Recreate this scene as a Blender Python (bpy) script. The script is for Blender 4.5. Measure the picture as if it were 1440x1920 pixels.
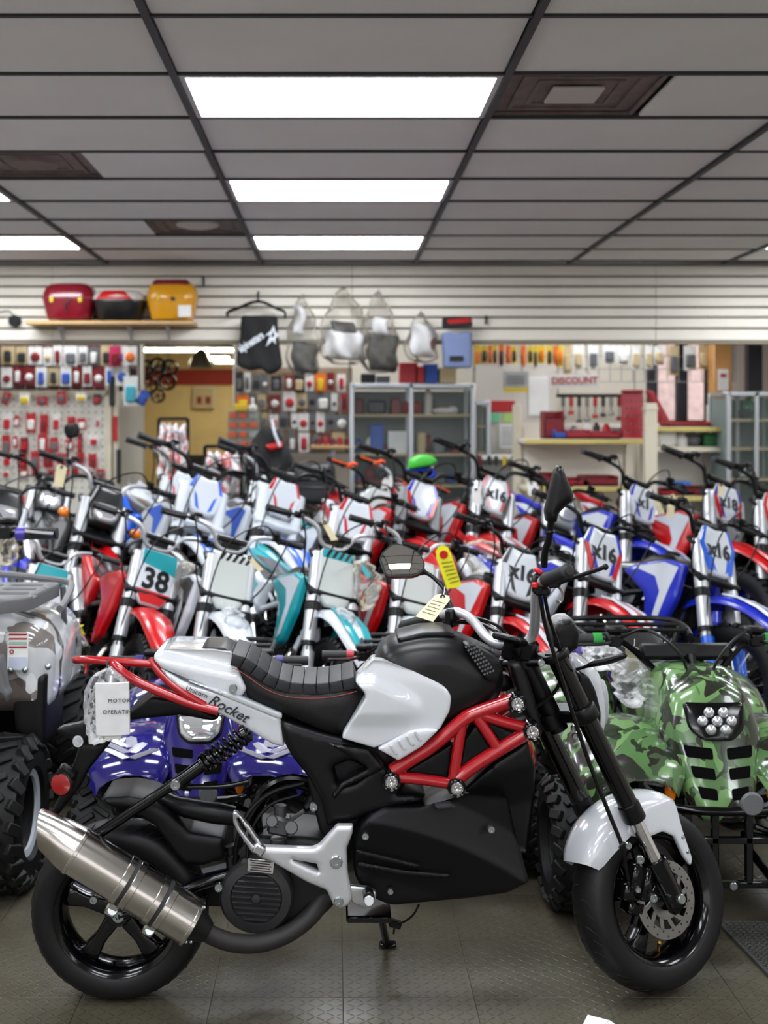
import bpy, bmesh, math, random
import numpy as np
from math import sin, cos, pi, radians as R_, sqrt, atan2
from mathutils import Vector, Matrix
from mathutils.geometry import delaunay_2d_cdt
for o in list(bpy.data.objects): bpy.data.objects.remove(o)
random.seed(7)
SC = bpy.context.scene; COL = SC.collection
# ------------------------------------------------------------------ camera
H, F, CX, CY = 1.53, 2210.0, 629.0, 797.0
cd = bpy.data.cameras.new('camera'); cam = bpy.data.objects.new('camera', cd); COL.objects.link(cam)
cam.location = (0, 0, H); cam.rotation_euler = (pi/2, 0, 0)
cd.sensor_fit = 'HORIZONTAL'; cd.sensor_width = 27.0; cd.lens = F/1440*27.0
cd.shift_x = (720-CX)/1440; cd.shift_y = -(960-CY)/1440
cd.clip_start = .05; cd.clip_end = 80
cd.dof.use_dof = True; cd.dof.focus_distance = 3.12; cd.dof.aperture_fstop = 3.0
SC.camera = cam
def P(px, py, Y): return Vector(((px-CX)*Y/F, Y, H+(CY-py)*Y/F))
# ------------------------------------------------------------------ world + exposure
w = bpy.data.worlds.new('world'); SC.world = w; w.use_nodes = True
w.node_tree.nodes['Background'].inputs[0].default_value = (.93, .90, .92, 1)
w.node_tree.nodes['Background'].inputs[1].default_value = 1.15
vs = SC.view_settings; vs.view_transform = 'Standard'; vs.look = 'None'; vs.gamma = 1; vs.use_curve_mapping = False
vs.exposure = 1.03
LAMP = 9.6     # radiance of the ceiling panels
# ------------------------------------------------------------------ materials
def lin(c):
    return tuple((x/255/12.92 if x/255 <= .04045 else ((x/255+.055)/1.055)**2.4) for x in c[:3]) + (1,)
MC = {}
def NM(nt, op, a, b=None, c=None):
    n = nt.nodes.new('ShaderNodeMath'); n.operation = op
    for i, x in enumerate((a, b, c)):
        if x is None: continue
        if isinstance(x, (int, float)): n.inputs[i].default_value = x
        else: nt.links.new(x, n.inputs[i])
    return n.outputs[0]
def mat(name, rgb=(128,)*3, rough=.5, metal=0., coat=0., bump=0., bscale=200., var=0., vscale=6., spec=.5, emit=0.):
    if name in MC: return MC[name]
    m = bpy.data.materials.new(name); m.use_nodes = True; nt = m.node_tree; b = nt.nodes['Principled BSDF']
    c = lin(rgb)
    b.inputs['Base Color'].default_value = c; b.inputs['Roughness'].default_value = rough
    b.inputs['Metallic'].default_value = metal; b.inputs['Coat Weight'].default_value = coat
    b.inputs['Coat Roughness'].default_value = .06; b.inputs['Specular IOR Level'].default_value = spec
    tc = nt.nodes.new('ShaderNodeTexCoord')
    if emit:
        b.inputs['Emission Color'].default_value = c; b.inputs['Emission Strength'].default_value = emit
    if var:
        n = nt.nodes.new('ShaderNodeTexNoise'); n.inputs['Scale'].default_value = vscale; n.inputs['Detail'].default_value = 5
        nt.links.new(tc.outputs['Object'], n.inputs['Vector'])
        rp = nt.nodes.new('ShaderNodeValToRGB'); rp.color_ramp.elements[0].position = .3; rp.color_ramp.elements[1].position = .7
        rp.color_ramp.elements[0].color = tuple(x*(1-var) for x in c[:3])+(1,)
        rp.color_ramp.elements[1].color = tuple(min(1, x*(1+var)) for x in c[:3])+(1,)
        nt.links.new(n.outputs[0], rp.inputs[0]); nt.links.new(rp.outputs[0], b.inputs['Base Color'])
    if bump:
        n = nt.nodes.new('ShaderNodeTexNoise'); n.inputs['Scale'].default_value = bscale; n.inputs['Detail'].default_value = 3
        nt.links.new(tc.outputs['Object'], n.inputs['Vector'])
        bp = nt.nodes.new('ShaderNodeBump'); bp.inputs['Strength'].default_value = bump; bp.inputs['Distance'].default_value = .002
        nt.links.new(n.outputs[0], bp.inputs['Height']); nt.links.new(bp.outputs[0], b.inputs['Normal'])
    MC[name] = m; return m
def camo(name, cols, scale, rough=.22, coat=.6):
    if name in MC: return MC[name]
    m = mat(name, cols[0], rough, coat=coat); nt = m.node_tree; b = nt.nodes['Principled BSDF']
    tc = nt.nodes.new('ShaderNodeTexCoord'); prev = lin(cols[0])
    last = None
    for i, c in enumerate(cols[1:]):
        mp = nt.nodes.new('ShaderNodeMapping'); mp.inputs['Location'].default_value = (i*3.7, i*1.3, i*2.1)
        mp.inputs['Scale'].default_value = (1, 1, .8)
        nt.links.new(tc.outputs['Object'], mp.inputs[0])
        n = nt.nodes.new('ShaderNodeTexNoise'); n.inputs['Scale'].default_value = scale*(1+.35*i); n.inputs['Detail'].default_value = 1.5
        n.inputs['Distortion'].default_value = .9
        nt.links.new(mp.outputs[0], n.inputs['Vector'])
        t = NM(nt, 'GREATER_THAN', n.outputs[0], .545+.015*i)
        mx = nt.nodes.new('ShaderNodeMix'); mx.data_type = 'RGBA'
        nt.links.new(t, mx.inputs[0])
        if last is None: mx.inputs[6].default_value = prev
        else: nt.links.new(last, mx.inputs[6])
        mx.inputs[7].default_value = lin(c); last = mx.outputs[2]
    nt.links.new(last, b.inputs['Base Color']); return m
def thin(name, rgb, dens, rough=.15, noise=0., scale=30., bump=.0):
    """clear sheet: part see-through, part glossy film"""
    if name in MC: return MC[name]
    m = bpy.data.materials.new(name); m.use_nodes = True; nt = m.node_tree; b = nt.nodes['Principled BSDF']
    b.inputs['Base Color'].default_value = lin(rgb); b.inputs['Roughness'].default_value = rough
    tr = nt.nodes.new('ShaderNodeBsdfTransparent'); mx = nt.nodes.new('ShaderNodeMixShader')
    tc = nt.nodes.new('ShaderNodeTexCoord')
    fr = nt.nodes.new('ShaderNodeFresnel'); fr.inputs[0].default_value = 1.45
    fac = NM(nt, 'ADD', fr.outputs[0], dens)
    if noise:
        n = nt.nodes.new('ShaderNodeTexNoise'); n.inputs['Scale'].default_value = scale; n.inputs['Detail'].default_value = 4
        n.inputs['Distortion'].default_value = 1.5
        nt.links.new(tc.outputs['Object'], n.inputs['Vector'])
        k = NM(nt, 'MULTIPLY', NM(nt, 'SUBTRACT', n.outputs[0], .5), noise*2)
        fac = NM(nt, 'ADD', fac, k)
        bp = nt.nodes.new('ShaderNodeBump'); bp.inputs['Strength'].default_value = .5; bp.inputs['Distance'].default_value = .012
        nt.links.new(n.outputs[0], bp.inputs['Height']); nt.links.new(bp.outputs[0], b.inputs['Normal'])
    fac = NM(nt, 'MINIMUM', NM(nt, 'MAXIMUM', fac, 0.), 1.)
    nt.links.new(fac, mx.inputs[0]); nt.links.new(tr.outputs[0], mx.inputs[1]); nt.links.new(b.outputs[0], mx.inputs[2])
    nt.links.new(mx.outputs[0], nt.nodes['Material Output'].inputs[0])
    MC[name] = m; return m
# ------------------------------------------------------------------ mesh builder
def cr(pts, sub=6, closed=False):
    """Catmull-Rom resample of 2-D or 3-D points"""
    p = [Vector(q) for q in pts]; n = len(p); out = []
    for i in range(n if closed else n-1):
        a, b, c, d = (p[(i-1) % n] if closed or i > 0 else p[0]*2-p[1]), p[i], p[(i+1) % n], (p[(i+2) % n] if closed or i < n-2 else p[-1]*2-p[-2])
        for k in range(sub):
            t = k/sub
            out.append(.5*((2*b)+(c-a)*t+(2*a-5*b+4*c-d)*t*t+(3*b-a-3*c+d)*t**3))
    if not closed: out.append(p[-1])
    return out
def rnd(pts, r, seg=3):
    """round the corners of a 2-D polygon; a third element overrides the radius"""
    n = len(pts); out = []
    for i in range(n):
        p = Vector(pts[i][:2]); a = Vector(pts[i-1][:2]); b = Vector(pts[(i+1) % n][:2])
        rr = pts[i][2] if len(pts[i]) > 2 else r
        u, v = a-p, b-p; lu, lv = u.length, v.length; d = min(rr, lu*.45, lv*.45)
        if d < 1e-6: out.append(p); continue
        q0, q1 = p+u/lu*d, p+v/lv*d
        for k in range(seg+1):
            t = k/seg; out.append(q0*(1-t)**2+p*2*t*(1-t)+q1*t*t)
    return out
def _seg(poly, res):
    out = []; n = len(poly)
    for i in range(n):
        a, b = Vector(poly[i]), Vector(poly[(i+1) % n]); k = max(1, int((b-a).length/res+.5))
        for j in range(k): out.append(a+(b-a)*(j/k))
    return out
def _inside(pts, poly):
    x, y = pts[:, 0][:, None], pts[:, 1][:, None]; a = poly; b = np.roll(poly, -1, 0)
    c = ((a[:, 1] > y) != (b[:, 1] > y)) & (x < (b[:, 0]-a[:, 0])*(y-a[:, 1])/(b[:, 1]-a[:, 1]+1e-12)+a[:, 0])
    return c.sum(1) % 2 == 1
def _dist(pts, poly):
    a = poly; d = np.roll(poly, -1, 0)-a; L = (d**2).sum(1)+1e-12
    w_ = pts[:, None, :]-a[None]; t = np.clip((w_*d).sum(2)/L, 0, 1)
    return np.sqrt(((w_-d*t[..., None])**2).sum(2)).min(1)
class MB:
    def __init__(s): s.v = []; s.f = []; s.m = []; s.M = Matrix(); s.k = 0
    def add(s, vs_, fs):
        o = len(s.v); M_ = s.M
        s.v += [M_ @ Vector(v) for v in vs_]; s.f += [tuple(i+o for i in f) for f in fs]; s.m += [s.k]*len(fs); return s
    def box(s, c, d, rot=None, bv=.0):
        x, y, z = d[0]/2, d[1]/2, d[2]/2; T = Matrix.Translation(c)
        if rot is not None: T = T @ (rot.to_4x4() if not isinstance(rot, (tuple, list)) else Matrix.Rotation(rot[2], 4, 'Z') @ Matrix.Rotation(rot[1], 4, 'Y') @ Matrix.Rotation(rot[0], 4, 'X'))
        if bv <= 0:
            vs_ = [(a*x, b*y, e*z) for e in (-1, 1) for b in (-1, 1) for a in (-1, 1)]
            fs = [(0, 2, 3, 1), (4, 5, 7, 6), (0, 1, 5, 4), (2, 6, 7, 3), (0, 4, 6, 2), (1, 3, 7, 5)]
        else:
            bv = min(bv, x*.9, y*.9, z*.9); vs_ = []; ix = {}
            for a in (-1, 1):
                for b in (-1, 1):
                    for e in (-1, 1):
                        for q in range(3):
                            ix[(a, b, e, q)] = len(vs_)
                            vs_.append((a*(x-(bv if q != 0 else 0)), b*(y-(bv if q != 1 else 0)), e*(z-(bv if q != 2 else 0))))
            fs = []
            def g(q, sg): return [ix[k] for k in sg]
            for sg in (-1, 1):
                for q, cyc in ((0, [(sg, -1, -1), (sg, 1, -1), (sg, 1, 1), (sg, -1, 1)]), (1, [(-1, sg, -1), (-1, sg, 1), (1, sg, 1), (1, sg, -1)]), (2, [(-1, -1, sg), (1, -1, sg), (1, 1, sg), (-1, 1, sg)])):
                    f = [ix[k+(q,)] for k in cyc]; fs.append(tuple(f if sg > 0 else f[::-1]))
            for a in (-1, 1):
                for b in (-1, 1):
                    f = (ix[(a, b, -1, 0)], ix[(a, b, -1, 1)], ix[(a, b, 1, 1)], ix[(a, b, 1, 0)]); fs.append(f if a*b > 0 else f[::-1])
                    f = (ix[(-1, a, b, 1)], ix[(-1, a, b, 2)], ix[(1, a, b, 2)], ix[(1, a, b, 1)]); fs.append(f if a*b > 0 else f[::-1])
                    f = (ix[(a, -1, b, 2)], ix[(a, -1, b, 0)], ix[(a, 1, b, 0)], ix[(a, 1, b, 2)]); fs.append(f if a*b > 0 else f[::-1])
                    for e in (-1, 1):
                        f = (ix[(a, b, e, 0)], ix[(a, b, e, 1)], ix[(a, b, e, 2)]); fs.append(f if a*b*e > 0 else f[::-1])
        old = s.M; s.M = old @ T; s.add(vs_, fs); s.M = old; return s
    def tube(s, pts, r, n=8, closed=False, caps=True, flat=1.):
        p = [Vector(q) for q in pts]; k = len(p); vs_ = []; fs = []; up = None
        for i in range(k):
            t = (p[(i+1) % k]-p[i-1]) if closed or 0 < i < k-1 else (p[1]-p[0] if i == 0 else p[-1]-p[-2])
            t = t.normalized() if t.length > 1e-9 else Vector((0, 0, 1))
            if up is None: up = t.cross(Vector((0, 0, 1)) if abs(t.z) < .9 else Vector((1, 0, 0))).normalized()
            else:
                up = up-t*up.dot(t); up = up.normalized() if up.length > 1e-6 else t.orthogonal().normalized()
            b = t.cross(up); rr = r[i] if isinstance(r, (list, tuple)) else r
            for j in range(n):
                a = 2*pi*j/n; vs_.append(p[i]+up*(cos(a)*rr)+b*(sin(a)*rr*flat))
        for i in range(k if closed else k-1):
            for j in range(n):
                a, b2 = i*n, ((i+1) % k)*n; j2 = (j+1) % n
                fs.append((a+j, a+j2, b2+j2, b2+j))
        if caps and not closed: fs += [tuple(range(n))[::-1], tuple((k-1)*n+j for j in range(n))]
        return s.add(vs_, fs)
    def lathe(s, prof, n=24, T=None, a0=0, a1=2*pi, closed=False):
        """prof = (r, h) list about local Z"""
        full = abs(a1-a0-2*pi) < 1e-6; m = n if full else n+1; vs_ = []; fs = []; k = len(prof)
        for i in range(m):
            a = a0+(a1-a0)*i/n
            for r, h in prof: vs_.append((r*cos(a), r*sin(a), h))
        for i in range(n):
            i2 = (i+1) % m
            for j in range(k if closed else k-1):
                j2 = (j+1) % k; fs.append((i*k+j, i2*k+j, i2*k+j2, i*k+j2))
        old = s.M; s.M = old @ (T if T is not None else Matrix()); s.add(vs_, fs); s.M = old; return s
    def cyl(s, a, b, r, n=14, r2=None, bv=0.):
        a, b = Vector(a), Vector(b); d = b-a; L = d.length
        T = Matrix.Translation(a) @ d.to_track_quat('Z', 'Y').to_matrix().to_4x4(); r2 = r if r2 is None else r2
        pr = [(0, 0), (r, 0), (r2, L), (0, L)] if not bv else [(0, 0), (r-bv, 0), (r, bv), (r2, L-bv), (r2-bv, L), (0, L)]
        return s.lathe(pr, n, T)
    def ball(s, c, r, n=12, sc=(1, 1, 1), half=False):
        m = n//2; pr = [(sin(pi*i/m*(.5 if half else 1))*1., cos(pi*i/m*(.5 if half else 1))) for i in range(m+1)]
        T = Matrix.Translation(c) @ Matrix.Diagonal((r*sc[0], r*sc[1], r*sc[2], 1)); return s.lathe(pr[::-1], n, T)
    def pil(s, out, mp, front, back, res, rad=0., bulge=0., bback=0., holes=(), ff=None):
        """closed panel from a 2-D outline: mp(u,v,w)->xyz; front/back depth at the rim, pillowed by bulge over rad"""
        poly = _seg(out, res); A = np.array([(q[0], q[1]) for q in poly]); loops = [A]
        for h_ in holes: loops.append(np.array([(q[0], q[1]) for q in _seg(h_, res)]))
        allb = np.concatenate(loops); inner = []
        lo, hi = A.min(0), A.max(0); off = 0; gx = []
        y = lo[1]+res*.5; row = 0
        while y < hi[1]:
            x = lo[0]+res*(.25+.5*(row % 2))
            while x < hi[0]: gx.append((x, y)); x += res
            y += res*.87; row += 1
        def dist(p): return np.min([_dist(p, L) for L in loops], 0)
        def ins(p):
            k = _inside(p, A)
            for L in loops[1:]: k &= ~_inside(p, L)
            return k
        pts = []
        if gx:
            g = np.array(gx); g = g[ins(g)]
            if len(g): g = g[dist(g) > (rad*.75+res*.2 if rad else res*.55)]; pts.append(g)
        if rad:
            for L in loops:
                t = np.roll(L, -1, 0)-np.roll(L, 1, 0); nr = np.stack([-t[:, 1], t[:, 0]], 1); nr /= (np.linalg.norm(nr, axis=1)[:, None]+1e-12)
                for fr in (.12, .4, .75):
                    for sg in (1, -1):
                        q = L+nr*sg*rad*fr; q = q[ins(q)]
                        if len(q): q = q[dist(q) > rad*fr*.93]; pts.append(q)
        I = np.concatenate(pts) if pts else np.zeros((0, 2))
        V = np.concatenate([allb, I]); E = []; o = 0
        for L in loops: E += [(o+i, o+(i+1) % len(L)) for i in range(len(L))]; o += len(L)
        nb = o
        r_ = delaunay_2d_cdt([Vector(q) for q in V.tolist()], E, [], 0, 1e-7)
        VV = np.array([(q[0], q[1]) for q in r_[0]]); T = np.array([t for t in r_[2] if len(t) == 3])
        cen = VV[T].mean(1); T = T[ins(cen)]
        d = dist(VV); isb = d < 1e-5
        t = np.clip(d/rad, 0, 1) if rad else np.ones(len(d)); prof = np.sqrt(np.clip(1-(1-t)**2, 0, 1))
        prof[isb] = 0 if rad else 1
        if rad > 2.5*res:      # smooth dome: membrane solved over the outline, no ridge along the middle line
            g_ = res*.5; nx, ny = int((hi[0]-lo[0])/g_)+3, int((hi[1]-lo[1])/g_)+3
            gx_, gy_ = np.meshgrid(lo[0]-g_+g_*np.arange(nx), lo[1]-g_+g_*np.arange(ny), indexing='ij')
            mk = ins(np.stack([gx_.ravel(), gy_.ravel()], 1)).reshape(nx, ny); ph = mk*1.
            for _ in range(500):
                q_ = np.zeros_like(ph); q_[1:-1, 1:-1] = .25*(ph[2:, 1:-1]+ph[:-2, 1:-1]+ph[1:-1, 2:]+ph[1:-1, :-2])+.02; ph = q_*mk
            ph /= ph.max(); fx = np.clip((VV[:, 0]-lo[0])/g_+1, 0, nx-1.001); fy = np.clip((VV[:, 1]-lo[1])/g_+1, 0, ny-1.001)
            ix, iy = fx.astype(int), fy.astype(int); ax_, ay_ = fx-ix, fy-iy
            x_ = ph[ix, iy]*(1-ax_)*(1-ay_)+ph[ix+1, iy]*ax_*(1-ay_)+ph[ix, iy+1]*(1-ax_)*ay_+ph[ix+1, iy+1]*ax_*ay_
            x_ = np.clip(x_*1.05, 0, 1); prof = np.where(isb, 0, np.sqrt(x_*(2-x_)))
        vs_ = []; n = len(VV)
        for i, (u, v) in enumerate(VV):
            wv = front+bulge*prof[i]
            if ff: wv += ff(u, v, prof[i])
            vs_.append(mp(u, v, wv))
        for i, (u, v) in enumerate(VV): vs_.append(mp(u, v, back+bback*prof[i]))
        a0 = sum((VV[t_[1]][0]-VV[t_[0]][0])*(VV[t_[2]][1]-VV[t_[0]][1])-(VV[t_[2]][0]-VV[t_[0]][0])*(VV[t_[1]][1]-VV[t_[0]][1]) for t_ in T[:1])
        fs = [tuple(int(q) for q in t_) for t_ in T]+[tuple(int(q)+n for q in t_[::-1]) for t_ in T]
        from collections import Counter
        ec = {}
        for t_ in T:
            for q in range(3): ec[(int(t_[q]), int(t_[(q+1) % 3]))] = 1
        for (a, b) in ec:
            if (b, a) not in ec: fs.append((b, a, a+n, b+n))
        return s.add(vs_, fs)
    def build(s, name, m, parent=None, smooth=38, props=None):
        me = bpy.data.meshes.new(name); me.from_pydata([tuple(v) for v in s.v], [], s.f)
        bm = bmesh.new(); bm.from_mesh(me); bmesh.ops.recalc_face_normals(bm, faces=bm.faces); bm.to_mesh(me); bm.free()
        ms = m if isinstance(m, (list, tuple)) else [m]
        for x in ms: me.materials.append(x)
        if len(ms) > 1 and len(me.polygons) == len(s.m): me.polygons.foreach_set('material_index', s.m)
        if smooth:
            me.polygons.foreach_set('use_smooth', [True]*len(me.polygons)); me.set_sharp_from_angle(angle=R_(smooth))
        me.update(); return link(name, me, parent)
WROOT = {}
def link(name, me, parent=None, M_=None):
    o = bpy.data.objects.new(name, me); COL.objects.link(o)
    if parent is not None:
        o.parent = parent
        if parent.name in WROOT: o.location = -WROOT[parent.name]
    if M_ is not None: o.matrix_local = M_
    return o
def tag(o, label, cat, group=None, kind=None):
    if label: o['label'] = label
    if cat: o['category'] = cat
    if group: o['group'] = group
    if kind: o['kind'] = kind
    return o
def thing(name, label, cat, loc=(0, 0, 0), rz=0., group=None, world=False):
    o = bpy.data.objects.new(name, None); COL.objects.link(o); o.location = loc; o.rotation_euler = (0, 0, rz)
    o.empty_display_size = .1
    tag(o, label, cat, group)
    if world: WROOT[o.name] = Vector(loc)
    return o
def struct(o): o['kind'] = 'structure'; return o
def text_mesh(txt, size, M_, ext=.0006, shear=0., sx=1., bold=0., align='CENTER', space=1.):
    c = bpy.data.curves.new('t', 'FONT'); c.body = txt; c.size = size; c.extrude = ext; c.shear = shear
    c.align_x = align; c.align_y = 'CENTER'; c.offset = bold; c.space_character = space; c.resolution_u = 3
    o = bpy.data.objects.new('t', c); COL.objects.link(o)
    dg = bpy.context.evaluated_depsgraph_get(); me = bpy.data.meshes.new_from_object(o.evaluated_get(dg))
    me.transform(M_ @ Matrix.Diagonal((sx, 1, 1, 1))); bpy.data.objects.remove(o); bpy.data.curves.remove(c); return me
def text(name, txt, size, M_, m, parent, **k):
    me = text_mesh(txt, size, M_, **k); me.name = name; me.materials.append(m); return link(name, me, parent)
def frame(o, x, y):
    """matrix with origin o, local x and y directions"""
    x = Vector(x).normalized(); z = x.cross(Vector(y)).normalized(); y = z.cross(x)
    return Matrix.Translation(o) @ Matrix((x, y, z)).transposed().to_4x4()
ORD = ['first', 'second', 'third', 'fourth', 'fifth', 'sixth', 'seventh', 'eighth', 'ninth', 'tenth', 'eleventh', 'twelfth', 'thirteenth', 'fourteenth', 'fifteenth', 'sixteenth', 'seventeenth', 'eighteenth', 'nineteenth', 'twentieth']
# common materials
WHITE = mat('white_paint', (192, 195, 200), .2, coat=1.)
RED = mat('red_paint', (158, 6, 20), .25, coat=.6)
SATIN = mat('satin_black_plastic', (7, 7, 9), .36, bump=.05, bscale=900, spec=.26)
MATTE = mat('matte_black_plastic', (5, 5, 7), .42, bump=.06, bscale=700, spec=.22)
GLOSSB = mat('gloss_black_paint', (4, 4, 6), .14, spec=.4)
RUB = mat('tyre_rubber', (14, 14, 16), .5, bump=.1, bscale=300, spec=.3)
KNOB = mat('knobby_rubber', (13, 13, 14), .55, bump=.15, bscale=200, spec=.3)
CHROME = mat('chrome', (215, 215, 218), .12, metal=1)
STEEL = mat('brushed_steel', (186, 182, 176), .2, metal=1)
ALU = mat('cast_aluminium', (190, 192, 195), .36, metal=1, bump=.05, bscale=600)
ALUP = mat('silver_paint', (196, 198, 202), .35, metal=.6)
DARKM = mat('dark_metal', (28, 28, 30), .4, metal=.7)
ENGM = mat('engine_black', (12, 12, 14), .5, metal=.3, bump=.15, bscale=150)
BLACKC = mat('black_cloth', (17, 17, 19), .85, bump=.3, bscale=250)
TAGM = mat('manila_paper', (222, 210, 172), .8, var=.06, vscale=20)
PAPER = mat('white_paper', (228, 228, 226), .8, var=.04, vscale=12)
INK = mat('ink', (30, 30, 34), .7)
AMBER = mat('amber_lens', (230, 120, 8), .15, coat=.6)
REDLENS = mat('red_lens', (140, 3, 10), .12, coat=.8, bump=.6, bscale=260)
CLEAR = thin('clear_lens', (225, 228, 232), .25, .06)
FILM = thin('crinkled_film', (235, 236, 238), .06, .16, noise=.17, scale=18)
GLASS = thin('cabinet_glass', (170, 190, 185), .015, .03)
# ================================================================== the room
CEIL = H+1.279
XB = [-4.25, -3.03, -1.81, -.59, .63, 1.85, 3.07, 4.29, 5.51]
YR = [3.68+.61*k for k in range(-13, 10)]      # ..., 3.68, 4.29, ... 9.17
XL, XR_, YF, YB, YW = XB[0], XB[-1], YR[0], 9.36, 10.75
def floor_mat(name, joints):
    m = mat(name, (112, 105, 94), .34, var=.16, vscale=1.3, spec=.5); nt = m.node_tree; b = nt.nodes['Principled BSDF']
    geo = nt.nodes.new('ShaderNodeNewGeometry'); sp = nt.nodes.new('ShaderNodeSeparateXYZ'); nt.links.new(geo.outputs['Position'], sp.inputs[0])
    s_ = .024
    u = NM(nt, 'DIVIDE', sp.outputs[0], s_*1.08); v = NM(nt, 'DIVIDE', sp.outputs[1], s_)
    fu, fv = NM(nt, 'FLOOR', u), NM(nt, 'FLOOR', v)
    lx = NM(nt, 'SUBTRACT', NM(nt, 'SUBTRACT', u, fu), .5); ly = NM(nt, 'SUBTRACT', NM(nt, 'SUBTRACT', v, fv), .5)
    par = NM(nt, 'MODULO', NM(nt, 'ADD', NM(nt, 'ADD', fu, fv), 400.), 2.)
    sg = NM(nt, 'SUBTRACT', NM(nt, 'MULTIPLY', par, 2.), 1.); sy = NM(nt, 'MULTIPLY', sg, ly)
    a = NM(nt, 'ADD', lx, sy); c = NM(nt, 'SUBTRACT', lx, sy)
    d = NM(nt, 'SQRT', NM(nt, 'ADD', NM(nt, 'POWER', NM(nt, 'DIVIDE', NM(nt, 'ABSOLUTE', a), .88), 2.), NM(nt, 'POWER', NM(nt, 'DIVIDE', NM(nt, 'ABSOLUTE', c), .17), 2.)))
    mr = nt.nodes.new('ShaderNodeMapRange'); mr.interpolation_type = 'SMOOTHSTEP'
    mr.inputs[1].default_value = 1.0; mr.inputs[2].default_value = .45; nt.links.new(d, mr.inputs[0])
    n = nt.nodes.new('ShaderNodeTexNoise'); n.inputs['Scale'].default_value = 9; n.inputs['Detail'].default_value = 6
    nt.links.new(geo.outputs['Position'], n.inputs['Vector'])
    bp = nt.nodes.new('ShaderNodeBump'); bp.inputs['Strength'].default_value = .5; bp.inputs['Distance'].default_value = .0016
    nt.links.new(NM(nt, 'ADD', mr.outputs[0], NM(nt, 'MULTIPLY', n.outputs[0], .25)), bp.inputs['Height']); nt.links.new(bp.outputs[0], b.inputs['Normal'])
    rg = NM(nt, 'ADD', NM(nt, 'MULTIPLY', n.outputs[0], .3), .2); nt.links.new(rg, b.inputs['Roughness'])
    # scuffed colour between olive and brown, position in the room
    n2 = nt.nodes.new('ShaderNodeTexNoise'); n2.inputs['Scale'].default_value = 1.7; n2.inputs['Detail'].default_value = 7; n2.inputs['Roughness'].default_value = .65
    nt.links.new(geo.outputs['Position'], n2.inputs['Vector'])
    rp = nt.nodes.new('ShaderNodeValToRGB'); e = rp.color_ramp.elements
    e[0].position = .3; e[0].color = lin((61, 54, 44)); e[1].position = .68; e[1].color = lin((90, 87, 73))
    e2 = e.new(.5); e2.color = lin((78, 74, 61))
    nt.links.new(n2.outputs[0], rp.inputs[0])
    mx = nt.nodes.new('ShaderNodeMix'); mx.data_type = 'RGBA'; mx.blend_type = 'MULTIPLY'       # shadow side of the tread bars put into the base colour
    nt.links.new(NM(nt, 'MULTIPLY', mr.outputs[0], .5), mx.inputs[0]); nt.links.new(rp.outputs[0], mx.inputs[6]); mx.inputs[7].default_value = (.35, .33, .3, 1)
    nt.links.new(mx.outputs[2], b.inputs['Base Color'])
    return m
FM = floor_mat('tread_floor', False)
JOINT = mat('floor_joint', (58, 54, 48), .8)
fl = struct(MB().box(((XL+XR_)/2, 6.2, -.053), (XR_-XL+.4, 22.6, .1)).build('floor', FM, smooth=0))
jo = MB().box((.02, 4.55, -.0025), (4.88, 4.88, .001)).build('floor_underlay', JOINT, fl, smooth=0)
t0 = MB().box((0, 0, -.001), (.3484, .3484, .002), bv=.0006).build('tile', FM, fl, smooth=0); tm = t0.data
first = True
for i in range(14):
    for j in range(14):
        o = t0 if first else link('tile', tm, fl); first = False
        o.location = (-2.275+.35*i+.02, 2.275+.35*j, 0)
# ceiling
CT = mat('ceiling_tile', (232, 231, 230), .9, bump=.5, bscale=260, var=.03, vscale=2)
TB = mat('ceiling_bar_black', (36, 38, 46), .5)
ce = struct(MB().box(((XL+XR_)/2, (YF+17)/2, CEIL+.08), (XR_-XL+.2, 17-YF+.2, .05)).build('ceiling', mat('plenum', (90, 88, 88), .9), smooth=0))
LIT = {(3, 4.29), (3, 6.12), (3, 7.95), (1, 7.95), (1, 6.12), (1, 4.29), (6, 7.95), (6, 6.12), (6, 4.29), (3, 2.46), (1, 2.46), (6, 2.46), (3, .63), (1, .63), (6, .63), (3, -1.2), (6, -1.2), (1, -1.2), (3, -3.03), (6, -3.03), (1, -3.03)}
VENT = {(4, 4.29): (.93, 'square'), (2, 5.51): (-1.49, 'round'), (2, 7.34): (-.895, 'round')}
def near(S, b, y):
    for k in S:
        if k[0] == b and abs(k[1]-y) < .1: return k
tile = MB().box((0, 0, 0), (1.19, .592, .018), bv=.004).build('ceiling_tile', CT, ce, smooth=0).data
half = MB().box((0, 0, 0), (.585, .592, .018), bv=.004).build('ceiling_tile', CT, ce, smooth=0).data
for o in [o for o in bpy.data.objects if o.name.startswith('ceiling_tile')]: bpy.data.objects.remove(o)
for b in range(8):
    for k in range(len(YR)):
        y = YR[k]; 
        if y > 9.1: continue
        xc = (XB[b]+XB[b+1])/2
        if near(LIT, b, y): continue
        v = near(VENT, b, y)
        if v:
            o = link('ceiling_tile', half, ce); vx = VENT[v][0]; o.location = (2*xc-vx, y+.305, CEIL+.012)
        else:
            o = link('ceiling_tile', tile, ce); o.location = (xc+random.uniform(-.002, .002), y+.305, CEIL+.012+random.uniform(-.002, .003))
for x in XB[1:-1]: MB().box((x, (YF+YB)/2, CEIL+.003), (.026, YB-YF, .028)).build('ceiling_bar', TB, ce, smooth=0)
for y in YR[1:]: MB().box(((XL+XR_)/2, y, CEIL+.005), (XR_-XL, .016, .022)).build('ceiling_bar', TB, ce, smooth=0)
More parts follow.
